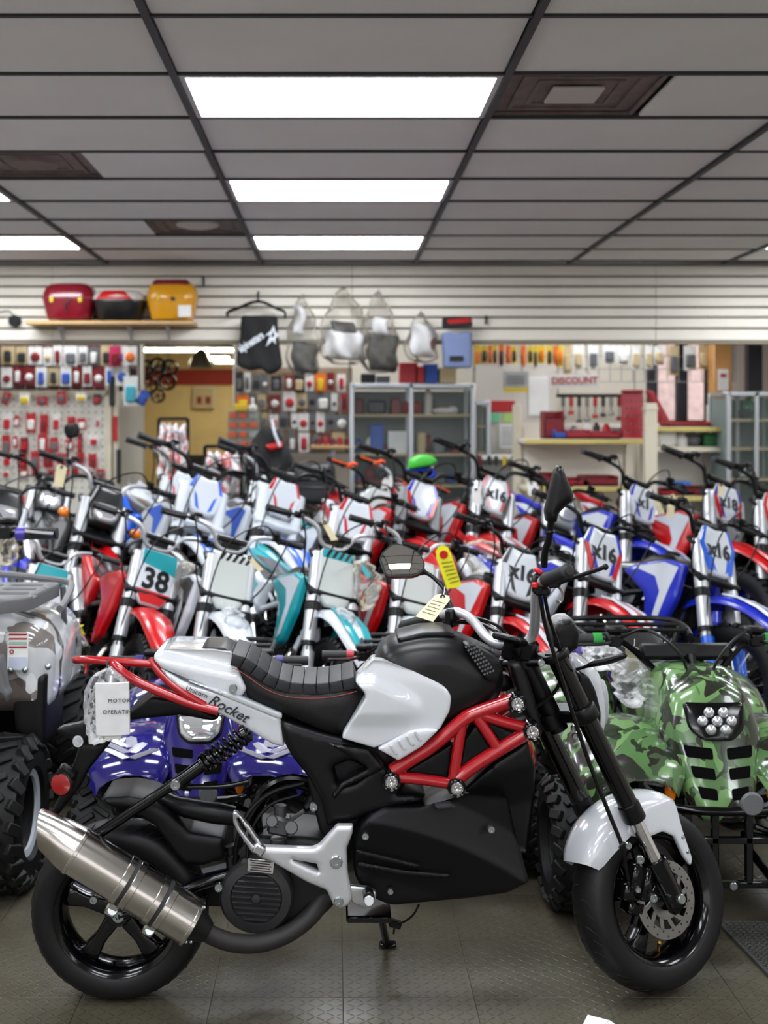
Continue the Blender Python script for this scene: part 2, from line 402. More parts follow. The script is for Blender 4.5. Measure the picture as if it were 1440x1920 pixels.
# lamps
DIFF = mat('lamp_diffuser', (246, 250, 255), .5, emit=LAMP)
LFR = mat('lamp_frame', (200, 200, 202), .5)
bayn = {1: 'left', 3: 'middle', 6: 'right'}
dist_n = {7.95: 'nearest the slatted back wall', 6.12: 'second from the slatted back wall', 4.29: 'third from the slatted back wall', 2.46: 'fourth from the slatted back wall', .63: 'fifth from the slatted back wall', -1.2: 'sixth from the slatted back wall', -3.03: 'seventh from the slatted back wall'}
for b, y in sorted(LIT):
    xc = (XB[b]+XB[b+1])/2
    t = thing('ceiling_light', 'bright flat ceiling lamp panel of the %s row, %s' % (bayn[b], dist_n[y]), 'ceiling light', (xc, y+.305, CEIL), group='fluorescent ceiling panels')
    m = MB()
    for sx in (-1, 1): m.box((sx*.583, 0, .006), (.022, .588, .024))
    for sy in (-1, 1): m.box((0, sy*.283, .006), (1.144, .022, .024))
    m.build('frame', LFR, t, smooth=0)
    MB().box((0, 0, .006), (1.143, .543, .006)).build('diffuser', DIFF, t, smooth=0)
VM = mat('vent_dark', (112, 98, 93), .6, var=.25, vscale=12); VM2 = mat('vent_face', (200, 194, 190), .6, bump=.6, bscale=120)
vn = ['square grey face', 'faint round ring at the left edge', 'small oval face close to the back wall']
for q, ((b, y), (vx, kind)) in enumerate(VENT.items()):
    t = thing('ceiling_vent', 'dark square ceiling air vent with ' + vn[q], 'vent', (vx, y+.305, CEIL), group='ceiling vents')
    MB().box((0, 0, .025), (.59, .592, .01)).build('backing', VM, t, smooth=0)
    m = MB()
    for k_, s_ in enumerate((.29, .22, .155)):
        for sg in (-1, 1):
            m.box((sg*s_, 0, .012+.004*k_), (.018, 2*s_+.018, .01)); m.box((0, sg*s_, .012+.004*k_), (2*s_-.018, .018, .01))
    m.build('louvre', VM, t, smooth=0)
    m = MB()
    if kind == 'square': m.box((.0, 0, .008), (.2, .2, .014), bv=.004)
    else: m.lathe([(0, 0), (.09 if q == 2 else .12, 0), (.13, .01), (.14, .02)], 28)
    m.build('face_plate', VM2 if q != 1 else VM, t)
# walls
WP = mat('wall_paint', (206, 200, 190), .8, var=.03, vscale=3)
def wall(name, c, d, m=WP): return struct(MB().box(c, d).build(name, m, smooth=0))
wl = wall('wall_left', (XL-.05, 6.3, 1.4), (.1, 21.3, 2.9)); wr = wall('wall_right', (XR_+.05, 6.3, 1.4), (.1, 21.3, 2.9))
wf = MB()      # shop front behind the camera: low wall, head wall and piers around an unseen window added for soft frontal light
for x0, x1, z0, z1 in ((XL-.1, -3.4, -.05, 2.85), (4.7, XR_+.1, -.05, 2.85), (-3.4, 4.7, -.05, .45), (-3.4, 4.7, 2.5, 2.85)): wf.box(((x0+x1)/2, YF-.05, (z0+z1)/2), (x1-x0, .1, z1-z0))
struct(wf.build('wall_front', WP, smooth=0))
w2 = struct(MB().box((.65, YF-.05, 1.475), (8.1, .006, 2.05)).build('fill_window', thin('window_glass', (240, 240, 240), .02, .05), smooth=0))
for x in (-3.37, -1.35, .65, 2.67, 4.67): MB().box((x, YF-.05, 1.475), (.07, .11, 2.05)).build('mullion', mat('window_frame_dark', (34, 36, 42), .45), w2, smooth=0)
for z in (.48, 2.47): MB().box((.65, YF-.05, z), (8.1, .11, .06)).build('window_rail', mat('window_frame_dark', (34, 36, 42), .45), w2, smooth=0)
struct(MB().box((.65, YF-4.2, -.08), (16, 8, .1)).build('pavement', mat('pavement', (150, 148, 146), .9), smooth=0))
# slatted header in front of the parts area
SLM = mat('slat_board', (246, 241, 229), .55, var=.04, vscale=2.5, bump=.05); SLG = mat('slat_groove', (120, 114, 106), .7)
hz0 = P(0, 641, YB).z
hd = struct(MB().box(((XL+XR_)/2, YB+.06, (hz0+CEIL)/2), (XR_-XL, .08, CEIL-hz0)).build('wall_back_header', SLG, smooth=0))
yl = [498, 519, 538, 557, 577, 596, 617, 641]
xs = [XL, P(-290, 0, YB).x, P(98, 0, YB).x, P(660, 0, YB).x, P(1229, 0, YB).x, XR_]
for i in range(7):
    z1, z0 = P(0, yl[i], YB).z, P(0, yl[i+1], YB).z
    if i == 0: z1 = CEIL-.012
    for j in range(5):
        MB().box(((xs[j]+xs[j+1])/2, YB+.006, (z0+z1)/2+.004), (xs[j+1]-xs[j]-.003, .022, z1-z0-.017), bv=.004).build('slat', SLM, hd, smooth=0)
tr1 = struct(MB().box(((XL+XR_)/2, YB-.012, CEIL-.006), (XR_-XL, .03, .016)).build('trim_1', mat('ceiling_trim', (132, 128, 128), .6), smooth=0))
tr2 = struct(MB().box(((XL+XR_)/2, YB+.05, hz0-.006), (XR_-XL, .11, .018)).build('trim_2', mat('header_edge', (150, 140, 120), .6), smooth=0))
# back wall with the workshop opening and the window
ox0, ox1 = P(268, 0, YW).x, P(437, 0, YW).x; wx0, wx1 = P(1212, 0, YW).x, XR_-.3
wb = MB()
for x0, x1, z0, z1 in ((XL, ox0, 0, 2.85), (ox1, wx0, 0, 2.85), (wx0, wx1, 0, 1.05), (wx0, wx1, 2.5, 2.85), (wx1, XR_, 0, 2.85), (ox0, ox1, 2.62, 2.85)):
    wb.box(((x0+x1)/2, YW+.05, (z0+z1)/2), (x1-x0, .1, z1-z0))
struct(wb.build('wall_back', mat('pale_wall', (214, 206, 190), .8, var=.03), smooth=0))
CREAM = mat('workshop_wall', (226, 204, 150), .8, var=.05)
wk = MB(); wk.box((-1.6, 16.5, 1.4), (5, .1, 2.9)); wk.box((-3.4, 13.7, 1.4), (.1, 5.7, 2.9)); wk.box((.6, 13.7, 1.4), (.1, 5.7, 2.9))
struct(wk.build('wall_workshop', CREAM, smooth=0))
struct(MB().box((-1.4, 16.43, P(0, 707, 16.4).z), (3.9, .02, .22)).build('trim_3', mat('red_stripe', (150, 40, 30), .7), smooth=0))
# window
DARKF = mat('window_frame_dark', (34, 36, 42), .45)
wi = struct(MB().box(((wx0+wx1)/2, YW+.05, 1.775), (wx1-wx0, .006, 1.45)).build('window_1', thin('window_glass', (240, 240, 240), .02, .05), smooth=0))
for px, wd in ((1222, .08), (1277, .09), (1332, .1), (1412, .13)):
    x = P(px, 0, YW).x; MB().box((x, YW-.01, 1.775), (wd, .1, 1.45)).build('mullion', DARKF, wi, smooth=0)
for z in (1.05, 1.55, 2.5): MB().box(((wx0+wx1)/2, YW-.005, z), (wx1-wx0, .09, .05)).build('window_rail', DARKF, wi, smooth=0)
# brick house front across the alley, seen through the window
bk = thing('brick_facade', 'pale pinkish brick building front outside the window', 'building', (4.5, 19, 0))
MB().box((0, .1, 2), (9, .2, 5)).build('wall', mat('pale_brick', (222, 196, 190), .85, var=.2, vscale=8), bk, smooth=0)
MB().box((0, 0, 1.2), (9, .1, .1)).build('ledge', mat('ledge_stone', (200, 200, 196), .8), bk, smooth=0)
MB().box((0, -2.5, -.05), (9, 5.2, .08)).build('pavement', mat('pavement', (150, 148, 146), .9), bk, smooth=0)
# workshop strip lamps
for i, (px, py, Y, L) in enumerate(((332, 656, 13.2, .80), (405, 656, 12.6, .40), (408, 671, 14.6, .3), (425, 678, 15.4, .35))):
    p = P(px, py, Y); t = thing('strip_lamp', 'glowing strip lamp in the cream workshop, %s' % ['longest one at the left', 'right beside the longest one', 'small middle one', 'smallest one at the far right'][i], 'lamp', p, group='workshop strip lamps')
    MB().box((0, 0, .03), (L, .2, .04), bv=.008).build('housing', LFR, t); MB().box((0, 0, 0), (L-.04, .17, .03), bv=.01).build('tube_cover', mat('warm_tube', (255, 244, 214), .5, emit=22.), t)
    MB().cyl((0, 0, .05), (0, 0, CEIL-p.z+.06), .01, 6).build('hanger_rod', LFR, t)

# lamps over the parts area behind the header
for i, x in enumerate((-2.4, .0, 2.3)):
    t = thing('parts_lamp', 'surface lamp over the parts counter behind the slatted header, %s' % ('left', 'middle', 'right')[i], 'ceiling light', (x, 9.95, CEIL-.02), group='parts area lamps')
    MB().box((0, 0, .04), (1.22, .32, .07), bv=.008).build('housing', LFR, t); MB().box((0, 0, 0), (1.18, .28, .02)).build('diffuser', DIFF, t, smooth=0)
# ================================================================== the white and red motorcycle in front
def ym(px): return 3.16+.05*(px-226)/990
def hp(px, py, dy=0.): return P(px, py, ym(px)+dy)
def fp(d):
    """panel mapping: outline measured at depth d, extruded straight back"""
    def g(u, v, w_):
        q = hp(u, v, d); q.y += w_-d; return q
    return g
def plane_mp(c, n):
    c, n = Vector(c), Vector(n).normalized()
    def g(u, v, w_):
        d = Vector(((u-CX)/F, 1, (CY-v)/F)); o = Vector((0, 0, H)); t = (c-o).dot(n)/d.dot(n); return o+d*t-n*w_
    return g
hero = thing('motorcycle', 'white and black motorcycle with red lattice frame and steel muffler, nearest the camera', 'motorcycle', (hp(720, 0).x, 3.18, 0), world=True)
def hpan(name, m, out, w0, w1, parent=None, r=6, rad=10, bulge=-.012, bback=.012, res=9, holes=(), ff=None, sm=40):
    return MB().pil(rnd(out, r), fp(w0), w0, w1, res, rad=rad, bulge=bulge, bback=bback, holes=holes, ff=ff).build(name, m, parent or hero, smooth=sm)
def htube(name, m, pts, r, parent=None, n=10, sub=5, mb=None, bld=True):
    q = [hp(*p) for p in pts]; q = cr(q, sub) if len(q) > 2 else q
    mb = mb or MB(); mb.tube(q, r, n)
    return mb.build(name, m, parent or hero) if bld else mb
BOLT = mat('zinc_bolt', (170, 176, 178), .28, metal=1)
def bolts(name, lst, parent=None, m=None):
    for px, py, dy, r in lst:
        c = hp(px, py, dy); mb = MB(); r *= .00142
        T = Matrix.Translation(c) @ Matrix.Rotation(pi/2, 4, 'X')
        mb.lathe([(0, .002), (r*.35, .002), (r*.42, .006), (r*.85, .006), (r, .003), (r, -.006), (0, -.006)], 12, T); mb.build(name, m or BOLT, parent or hero)
# ---- wheels
def sport_wheel(nm, c, Rt, hw, axle, disc_side=0):
    ax = Vector(axle).normalized(); T = Matrix.Translation(c) @ ax.to_track_quat('Z', 'Y').to_matrix().to_4x4()
    s_ = Rt/.237; k = hw/.06
    m = MB(); rim = [(.166, .054), (.169, .05), (.160, .046), (.152, .03), (.148, 0), (.152, -.03), (.160, -.046), (.169, -.05), (.166, -.054), (.158, -.05), (.147, -.034), (.141, 0), (.147, .034), (.158, .05)]
    m.lathe([(r*s_, h*k) for r, h in rim], 56, T, closed=True)
    m.lathe([(0, .05*k), (.03, .05*k), (.036, .04*k), (.036, -.04*k), (.03, -.05*k), (0, -.05*k)], 24, T)
    for i in range(5):
        a = 2*pi*i/5+.35; m.M = T @ Matrix.Rotation(a, 4, 'Z')
        out = [(.028, -.022), (.09, -.016), (.146*s_, -.027), (.146*s_, .027), (.09, .016), (.028, .022)]
        m.pil(rnd(out, .006, 2), lambda u, v, w_: (u, v, w_), .02, -.02, .02, rad=.008, bulge=.006, bback=-.006)
    m.M = Matrix()
    rimo = m.build(nm, GLOSSB, hero)
    m = MB(); pr = [(.163, .047), (.170, .056), (.19, .0605), (.21, .058), (.223, .047), (.232, .027), (.237, 0)]
    pr = [tuple(q) for q in cr([(a, b) for a, b in pr], 3)]; pr = pr+[(a, -b) for a, b in pr[-2::-1]]
    m.lathe([(a*s_, b*k) for a, b in pr]+[(.150*s_, -.035*k), (.150*s_, .035*k)], 72, T, closed=True)
    ty = m.build('tyre', RUB, rimo)
    def surf(a, h):
        h_ = abs(h); rr = pr[0][0]
        for (r0, b0), (r1, b1) in zip(pr, pr[1:]):
            if b1 <= h_ <= b0 and b1 >= 0 and r0 > .2: rr = r1+(r0-r1)*(h_-b1)/(b0-b1+1e-9); break
        return T @ Vector((rr*s_*cos(a), rr*s_*sin(a), h*k))
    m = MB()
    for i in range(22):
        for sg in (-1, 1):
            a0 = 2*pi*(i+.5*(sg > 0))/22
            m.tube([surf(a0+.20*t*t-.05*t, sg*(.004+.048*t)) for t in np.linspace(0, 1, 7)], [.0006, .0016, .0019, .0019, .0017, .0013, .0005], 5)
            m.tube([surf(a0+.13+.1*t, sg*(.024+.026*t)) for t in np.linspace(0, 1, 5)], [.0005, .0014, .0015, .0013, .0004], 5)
    m.build('groove_shade_strip', mat('groove_shade_black', (8, 8, 9), .9), rimo)  # raised black strips, the shade of the grooves put into their colour
    return rimo, T, s_
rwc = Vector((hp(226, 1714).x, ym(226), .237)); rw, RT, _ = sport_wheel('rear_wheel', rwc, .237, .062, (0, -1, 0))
MB().tube([RT @ Vector((.132*cos(a), .132*sin(a), .0)) for a in ()] or [rwc+Vector((-.01, -.03, -.14)), rwc+Vector((-.008, -.045, -.125))], .004, 6).build('valve', GLOSSB, rw)
ST = R_(33); NRM = Vector((sin(ST), -cos(ST), 0)); rt, rb = hp(1042, 1228, -.085), hp(1266, 1690, -.085); dv = rb-rt
NRM = (NRM-dv.normalized()*NRM.dot(dv.normalized())).normalized(); FWD = Vector((-NRM.y, NRM.x, 0)).normalized(); UPW = NRM.cross(FWD)
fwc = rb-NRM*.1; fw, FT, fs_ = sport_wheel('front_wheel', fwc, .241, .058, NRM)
MB().tube(cr([fwc+FWD*.005-UPW*.142, fwc+NRM*.01-UPW*.12, fwc+NRM*.03-FWD*.012-UPW*.112], 4), .004, 6).build('valve', mat('brass', (190, 140, 50), .3, metal=1), fw)
# brake disc
DM = mat('disc_steel', (150, 150, 150), .34, metal=1, bump=.2, bscale=80)
m = MB(); T = FT @ Matrix.Translation((0, 0, .062)); dh = 0
m.lathe([(.074, 0), (.1, 0), (.1, .004), (.074, .004)], 48, T, closed=True)
m.lathe([(.028, .001), (.05, .001), (.05, .004), (.028, .004)], 32, T, closed=True)
for i in range(12):
    m.M = T @ Matrix.Rotation(2*pi*i/12, 4, 'Z'); m.box((.062, .006, .0025), (.03, .012, .003), (0, 0, .5))
m.M = Matrix(); bd = m.build('brake_disc', DM, fw)
m = MB()
for i in range(30):
    a = 2*pi*i/30; rr = .08 if i % 2 else .092
    m.lathe([(0, .0046), (.0028, .0046), (.003, .0038)], 8, T @ Matrix.Translation((rr*cos(a), rr*sin(a), 0)))
m.build('drill_hole', INK, fw)
# ---- front fender: shell around the tyre
m = MB(); rows = []; sec = [(-.072, -.05), (-.071, -.012), (-.062, .012), (-.04, .022), (-.015, .026), (.015, .026), (.04, .022), (.062, .012), (.071, -.012), (.072, -.05)]
def wf_pt(a, h, r): return fwc+(FWD*cos(a)+UPW*sin(a))*r+NRM*h
na = 22; vs_ = []; fs = []
for layer in (0, .004):
    for i in range(na+1):
        t = i/na; a = R_(152-84*t); k = .35+.65*min(1, t*3.5, (1-t)*6)**.6
        for h, dr in sec: vs_.append(wf_pt(a, h*(.55+.45*k)*(1.06), .252+.012*(1-t)+(dr*k if dr > 0 else dr*(.4+.6*k))-layer))
ns = len(sec); L0 = (na+1)*ns
for i in range(na):
    for j in range(ns-1):
        q = (i*ns+j, i*ns+j+1, (i+1)*ns+j+1, (i+1)*ns+j); fs.append(q); fs.append(tuple(x+L0 for x in q[::-1]))
for i in range(na):
    for j in (0, ns-1): fs.append((i*ns+j, (i+1)*ns+j, (i+1)*ns+j+L0, i*ns+j+L0))
for i in (0, na):
    for j in range(ns-1): fs.append((i*ns+j, i*ns+j+1, i*ns+j+1+L0, i*ns+j+L0))
m.add(vs_, fs); ff_ = m.build('front_fender', WHITE, hero, smooth=50)
Tn = frame(fwc+NRM*.074, FWD, UPW)
for sg in (1, -1):
    m = MB(); m.M = frame(fwc+NRM*.074*sg, FWD*1, UPW)
    m.pil(rnd([(-.1, .215), (-.03, .245), (.05, .255), (.07, .235), (.08, .17), (.10, .09), (.092, .072), (.072, .1), (.05, .155), (.01, .175), (-.06, .165), (-.11, .185)], .008), lambda u, v, w_: (u, v, w_), .004, -.004, .014, rad=.008, bulge=.004, bback=-.004)
    m.build('fender_stay', WHITE, ff_)
    m = MB()
    for u, v in ((.075, .15), (.085, .11)): m.lathe([(0, .012), (.004, .012), (.006, .008), (.006, 0)], 10, Tn @ Matrix.Translation((u, v, 0)))
    if sg == 1: m.build('rivet', BOLT, ff_)
# ---- forks
off = -NRM*.2
for nm, o in (('right', Vector()), ('left', off)):
    a = rt+o
    st = MB().cyl(a-dv*.02, a+dv*.66, .0265, 22, bv=.002).build('fork_tube', GLOSSB, hero)
    MB().cyl(a+dv*.60, a+dv*.67, .030, 22, bv=.003).build('dust_seal', SATIN, st)
    MB().cyl(a+dv*.655, a+dv*.86, .0185, 20).build('fork_stanchion', CHROME, st)
    m = MB().cyl(a+dv*.83, a+dv*1.01, .029, 20, r2=.026, bv=.004); m.box(a+dv*.99, (.05, .03, .07), (0, -.45, ST), bv=.006); m.build('fork_slider', GLOSSB, st)
    MB().cyl(a+dv*.985+NRM*.012, a+dv*.985+NRM*.034, .013, 14, bv=.002).build('axle_nut', BOLT, st)
MB().cyl(fwc-NRM*.1, fwc+NRM*.1, .009, 12).build('axle', BOLT, hero)
mid = rt+off*.5
for t_, nm, hh in ((.0, 'top_clamp', .022), (.235, 'lower_clamp', .04)):
    m = MB(); c = rt+dv*t_; ax = dv.normalized(); m.M = frame(c+off*.5, -NRM, FWD)
    ux = -NRM; zc = ax; yv = zc.cross(ux)
    Tm = Matrix.Translation(c+off*.5) @ Matrix((ux, yv, zc)).transposed().to_4x4(); m.M = Tm
    for sg in (-1, 1): m.lathe([(.0, -hh/2), (.034, -hh/2), (.037, -hh/2+.004), (.037, hh/2-.004), (.034, hh/2), (0, hh/2)], 22, Matrix.Translation((sg*.1, 0, 0)))
    m.box((0, -.022 if t_ == 0 else 0, 0), (.18, .055, hh*.9), bv=.006); m.lathe([(0, -hh/2), (.03, -hh/2), (.03, hh/2), (0, hh/2)], 20, Matrix.Translation((0, -.035, 0)))
    tc_ = m.build(nm, SATIN, hero)
bolts('clamp_bolt', [(1015, 1243, -.12, 7), (1078, 1365, -.115, 7), (1079, 1380, -.115, 6)])
MB().cyl(mid+dv*.0-FWD*.03-dv*.05, mid-FWD*.03+dv*.3, .026, 18).build('steering_stem', SATIN, hero)
MB().cyl(mid-FWD*.035-dv*.045, mid-FWD*.035-dv*.02, .017, 6).build('stem_nut', CHROME, hero)
# ---- handlebar
rb_ = [(988, 1205, -.035), (1000, 1186, -.055), (1004, 1150, -.11), (1005, 1115, -.165), (1013, 1092, -.21), (1066, 1070, -.345)]
lb_ = [(962, 1203, .03), (935, 1207, .05), (912, 1194, .085), (885, 1162, .15), (865, 1150, .185), (843, 1149, .22), (755, 1174, .37)]
hb = htube('handlebar', ALUP, rb_, .0135, n=14, sub=6)
htube('handlebar_left_half', ALUP, lb_, .0135, parent=hb, n=14, sub=6)
def grip(a, b, parent, r=.0165):
    a, b = Vector(a), Vector(b); pr = []
    n = 26
    for i in range(n+1):
        t = i/n; pr.append((r*(1.12 if i in (0, 1, n) else 1+.06*(i % 2)), t*(b-a).length))
    T = Matrix.Translation(a) @ (b-a).to_track_quat('Z', 'Y').to_matrix().to_4x4()
    m = MB().lathe([(0, 0)]+pr+[(.011, (b-a).length+.006), (.011, (b-a).length+.012), (0, (b-a).length+.014)], 20, T)
    return m.build('grip', mat('grip_rubber', (24, 24, 25), .6), parent)
grip(hp(1024, 1087, -.235), hp(1064, 1071, -.345), hb); grip(hp(830, 1153, .245), hp(757, 1174, .37), hb)
m = MB().box(hp(1013, 1093, -.2), (.035, .05, .055), (0, .1, -.35), bv=.008).box(hp(1017, 1108, -.21), (.04, .03, .022), (0, 0, -.3), bv=.006)
sw = m.build('switch_box', SATIN, hb)
MB().box(hp(1009, 1070, -.215), (.022, .02, .012), (0, .5, -.3), bv=.004).build('kill_switch', mat('switch_red', (190, 12, 30), .35), hb)
MB().box(hp(1003, 1097, -.23), (.016, .016, .014), (0, .1, -.3), bv=.003).build('start_button', mat('switch_red', (190, 12, 30), .35), hb)
m = MB().box(hp(848, 1158, .2), (.03, .04, .05), (0, 0, -.8), bv=.006); m.build('switch_box', SATIN, hb)
m = MB().box(hp(1040, 1095, -.25), (.03, .03, .018), (0, -.1, -.3), bv=.004); m.tube(cr([hp(1040, 1097, -.24), hp(1062, 1088, -.28), hp(1100, 1075, -.31), hp(1132, 1064, -.335)], 4), .0055, 8); m.ball(hp(1135, 1063, -.335), .0085, 10); m.build('brake_lever', SATIN, hb)
m = MB().tube(cr([hp(842, 1163, .22), hp(800, 1178, .27), hp(765, 1183, .33)], 4), .005, 8).build('brake_lever', SATIN, hb)
m = MB().tube(cr([hp(1048, 1100, -.22), hp(1055, 1112, -.21), hp(1052, 1128, -.2), hp(1042, 1128, -.2)], 4), .004, 7).build('cable_hook', CHROME, hb)
for sgn, (a, b) in enumerate((((992, 1212, -.035), (985, 1235, -.03)), ((958, 1210, .03), (953, 1232, .03)))):
    q = hp(*a); MB().box(q+Vector((0, 0, -.012)), (.045, .036, .06), (0, .2, -.5), bv=.009).build('bar_riser', SATIN, hero)
m = MB().box(hp(962, 1200, 0), (.06, .12, .02), (0, .35, ST-pi/2+1.57), bv=.007); m.build('bar_clamp', SATIN, hero)
# ---- mirrors
m = MB().pil(rnd([(1045, 872), (1053, 874), (1074, 925), (1074, 938), (1060, 949), (1047, 962), (1043, 979), (1024, 978), (1021, 958), (1029, 920), (1038, 884)], 3), fp(-.27), -.275, -.255, 7, rad=16, bulge=-.02, bback=.006)
mr = m.build('mirror_right', SATIN, hero)
MB().pil(rnd([(1045, 880), (1052, 882), (1068, 924), (1066, 936), (1047, 954), (1042, 970), (1030, 966), (1032, 920)], 3), fp(-.25), -.2475, -.246, 9).build('mirror_glass', mat('mirror_silver', (235, 235, 238), .02, metal=1), mr)
htube('mirror_stem', SATIN, [(1034, 974, -.255), (1029, 1010, -.24), (1022, 1035, -.225), (1020, 1062, -.21)], .009, parent=mr)
MB().lathe([(.0125, 0), (.014, .004), (.0125, .008)], 16, frame(hp(1031, 1000, -.245), (1, .0, .15), (0, 1, 0)) ).build('stem_collar', SATIN, mr)
mc = hp(752, 1052, .3); mn = Vector((-.03, -cos(R_(24)), sin(R_(24)))); mo = [(711, 1047), (717, 1036), (734, 1021), (748, 1020), (774, 1030), (790, 1042), (797, 1059), (795, 1070), (786, 1077), (774, 1081), (728, 1082), (722, 1078)]
ml = MB().pil(rnd(mo, 5), plane_mp(mc, mn), -.006, .02, 8, rad=14, bulge=0, bback=.02).build('mirror_left', SATIN, hero)
MB().pil(rnd([((u-755)*.93+755, (v-1051)*.9+1051) for u, v in mo], 5), plane_mp(mc, mn), -.0125, -.002, 5, ff=lambda u, v, p: (((u-755)*.0016)**2+((v-1051)*.0017)**2)/(2*.36)).build('mirror_glass', MC['mirror_silver'], ml)
htube('mirror_stem', SATIN, [(788, 1070, .31), (806, 1078, .3), (822, 1092, .285), (836, 1110, .26), (846, 1140, .225)], [.011, .014, .009]+[.006]*18, parent=ml)
# ---- instrument cluster, headlight, front indicator
m = MB().pil(rnd([(1036, 1180), (1050, 1165), (1072, 1163), (1085, 1185), (1083, 1215), (1060, 1228), (1038, 1215)], 5), fp(-.05), -.055, .06, 9, rad=12, bulge=-.01, bback=.01)
ic = m.build('instrument_cluster', SATIN, hero)
MB().pil(rnd([(1040, 1172), (1052, 1161), (1072, 1159), (1080, 1172), (1060, 1180), (1042, 1184)], 4), fp(-.04), -.045, .05, 9, rad=6, bulge=-.006, bback=.006).build('cluster_film', FILM, ic)
hl = MB().pil(rnd([(1086, 1240), (1106, 1242), (1122, 1262), (1132, 1310), (1133, 1350), (1127, 1374), (1108, 1376), (1096, 1330), (1082, 1280)], 8), fp(.0), -.02, .13, 9, rad=16, bulge=-.02, bback=.02).build('headlight_cowl', WHITE, hero)
MB().pil(rnd([(1080, 1255), (1098, 1262), (1112, 1290), (1122, 1330), (1120, 1372), (1104, 1384), (1092, 1350), (1080, 1300)], 8), fp(-.015), -.045, .03, 9, rad=8, bulge=-.006).build('headlight_bucket', SATIN, hl)
MB().ball(hp(1128, 1318, .05), .05, 16, (.35, 1, 1.35)).build('headlight_lens', CLEAR, hl)
m = MB(); q = [hp(1082, 1255, -.1), hp(1098, 1250, -.12), hp(1115, 1244, -.14), hp(1145, 1237, -.17), hp(1168, 1230, -.195), hp(1176, 1228, -.2)]
m.tube(cr(q, 3), [.007]*4+[.009, .012, .014, .016, .017, .017, .016, .015, .014, .012, .008, .003], 12, flat=.6); m.build('indicator_front', SATIN, hero)
# ---- tank, covers
TKM = mat('tank_satin_black', (12, 12, 14), .34, spec=.34)
tk = hpan('fuel_tank', TKM, [(706, 1238), (716, 1212), (740, 1198), (792, 1187), (836, 1186), (864, 1195), (928, 1224, 12), (942, 1245, 10), (944, 1288), (930, 1316), (860, 1345), (820, 1380), (700, 1300)], -.05, .05, r=16, rad=62, bulge=-.076, bback=.076, res=9)
hpan('tank_lid', SATIN, [(742, 1197), (792, 1185), (835, 1183), (856, 1190), (850, 1196), (800, 1196), (752, 1205)], -.07, .07, r=6, rad=5, bulge=-.006, bback=.006, parent=tk)
ti = hpan('tank_intake', SATIN, [(869, 1208), (884, 1207), (938, 1238), (941, 1262), (932, 1282), (912, 1275), (886, 1240)], -.128, -.08, r=6, rad=5, bulge=-.008, parent=tk)
m = MB()
for i in range(9):
    for j in range(4):
        a, b = (874+i*4.6, 1213+i*6.2); u, v = a+j*5.5-i*.3, b-j*2.2+i*.2
        m.box(hp(u, v, -.138), (.0045, .004, .0055), (0, .6, 0))
m.build('intake_mesh', mat('mesh_grey', (84, 84, 86), .5), ti)
wp = [(699, 1238), (716, 1239), (778, 1260), (832, 1286, 10), (847, 1304, 12), (843, 1333), (823, 1370, 6), (806, 1368), (770, 1372), (702, 1402), (641, 1384, 4), (644, 1374), (687, 1303, 10), (664, 1277, 8)]
def wcrease(u, v, p):      # raised shoulder with a scooped flank, as pressed into the cover
    ln = 1262+max(0, u-705)*.55; a = max(0., min(1., (v-ln)/22)); b = max(0., min(1., (1362-v)/26))
    return (-.013*a*b*max(0., min(1., (800-u)/60))+.009*max(0, (1335-v)/95)**2)*p
wpan = hpan('tank_side_panel', WHITE, wp, -.134, -.09, r=3, rad=5, bulge=-.006, bback=0, res=6, ff=wcrease)
hpan('tank_side_panel', WHITE, [(u, v) for u, v, *_ in wp], .05, .135, r=5, rad=26, bulge=0, bback=.022, res=12)
lv = hpan('panel_louvre', WHITE, [(708, 1404), (768, 1370), (800, 1366), (822, 1369), (790, 1400), (747, 1426)], -.15, -.06, r=4, rad=6, bulge=-.006, parent=wpan)
for i in range(4):
    u = 735+i*15; v = 1404-i*8.5
    MB().pil(rnd([(u-5, v-7), (u, v-8), (u+12, v+9), (u+6, v+11)], 2), fp(-.156), -.1595, -.154, 6, rad=2, bulge=-.001).build('louvre_slot', mat('louvre_grey', (176, 178, 182), .4), lv)
# ---- red lattice frame
for sg, nm in ((-1, 'near'), (1, 'far')):
    d = -.125 if sg < 0 else .12; q = lambda u, v: (u, v, d)
    if sg > 0:
        def hq(u, v):
            z = hp(u, v, -.125); z.y = ym(u)+.12; return z
    else: hq = lambda u, v: hp(u, v, -.125)
    m = MB(); r1, r2 = .018, .0145
    for pts, r in (([(735, 1446), (770, 1424), (815, 1395), (868, 1350), (900, 1334), (962, 1312)], r1), ([(737, 1457), (790, 1461), (850, 1470)], r2), ([(850, 1465), (857, 1412), (866, 1356)], r2), ([(853, 1466), (880, 1442), (932, 1408), (992, 1372)], r1), ([(893, 1344), (910, 1368), (932, 1402)], r2), ([(897, 1338), (940, 1352), (994, 1366)], r2)):
        m.tube(cr([hq(*z) for z in pts], 5), r, 14)
    lf = m.build('lattice_frame', RED, hero)
    for u, v in ((968, 1316), (996, 1368), (733, 1461), (855, 1473)):
        c = hq(u, v); T = Matrix.Translation(c) @ Matrix.Rotation(pi/2*(1 if sg < 0 else -1), 4, 'X')
        MB().lathe([(0, .02), (.017, .02), (.0235, .024), (.0245, .02), (.0245, -.02), (0, -.02)], 22, T).build('mount_cup', GLOSSB, lf)
        m = MB().lathe([(0, .026), (.005, .027), (.007, .022), (.013, .0225), (.0165, .026), (.0175, .02)], 20, T)
        for i in range(8): m.box((T @ Vector((.0105*cos(i*pi/4), .0105*sin(i*pi/4), .0235))), (.0042, .002, .0042))
        m.build('mount_cap', CHROME, lf)
fi = [[(760, 1448), (848, 1395), (840, 1458)], [(872, 1388), (892, 1360), (920, 1402), (862, 1446)], [(910, 1352), (975, 1378), (940, 1396)]]
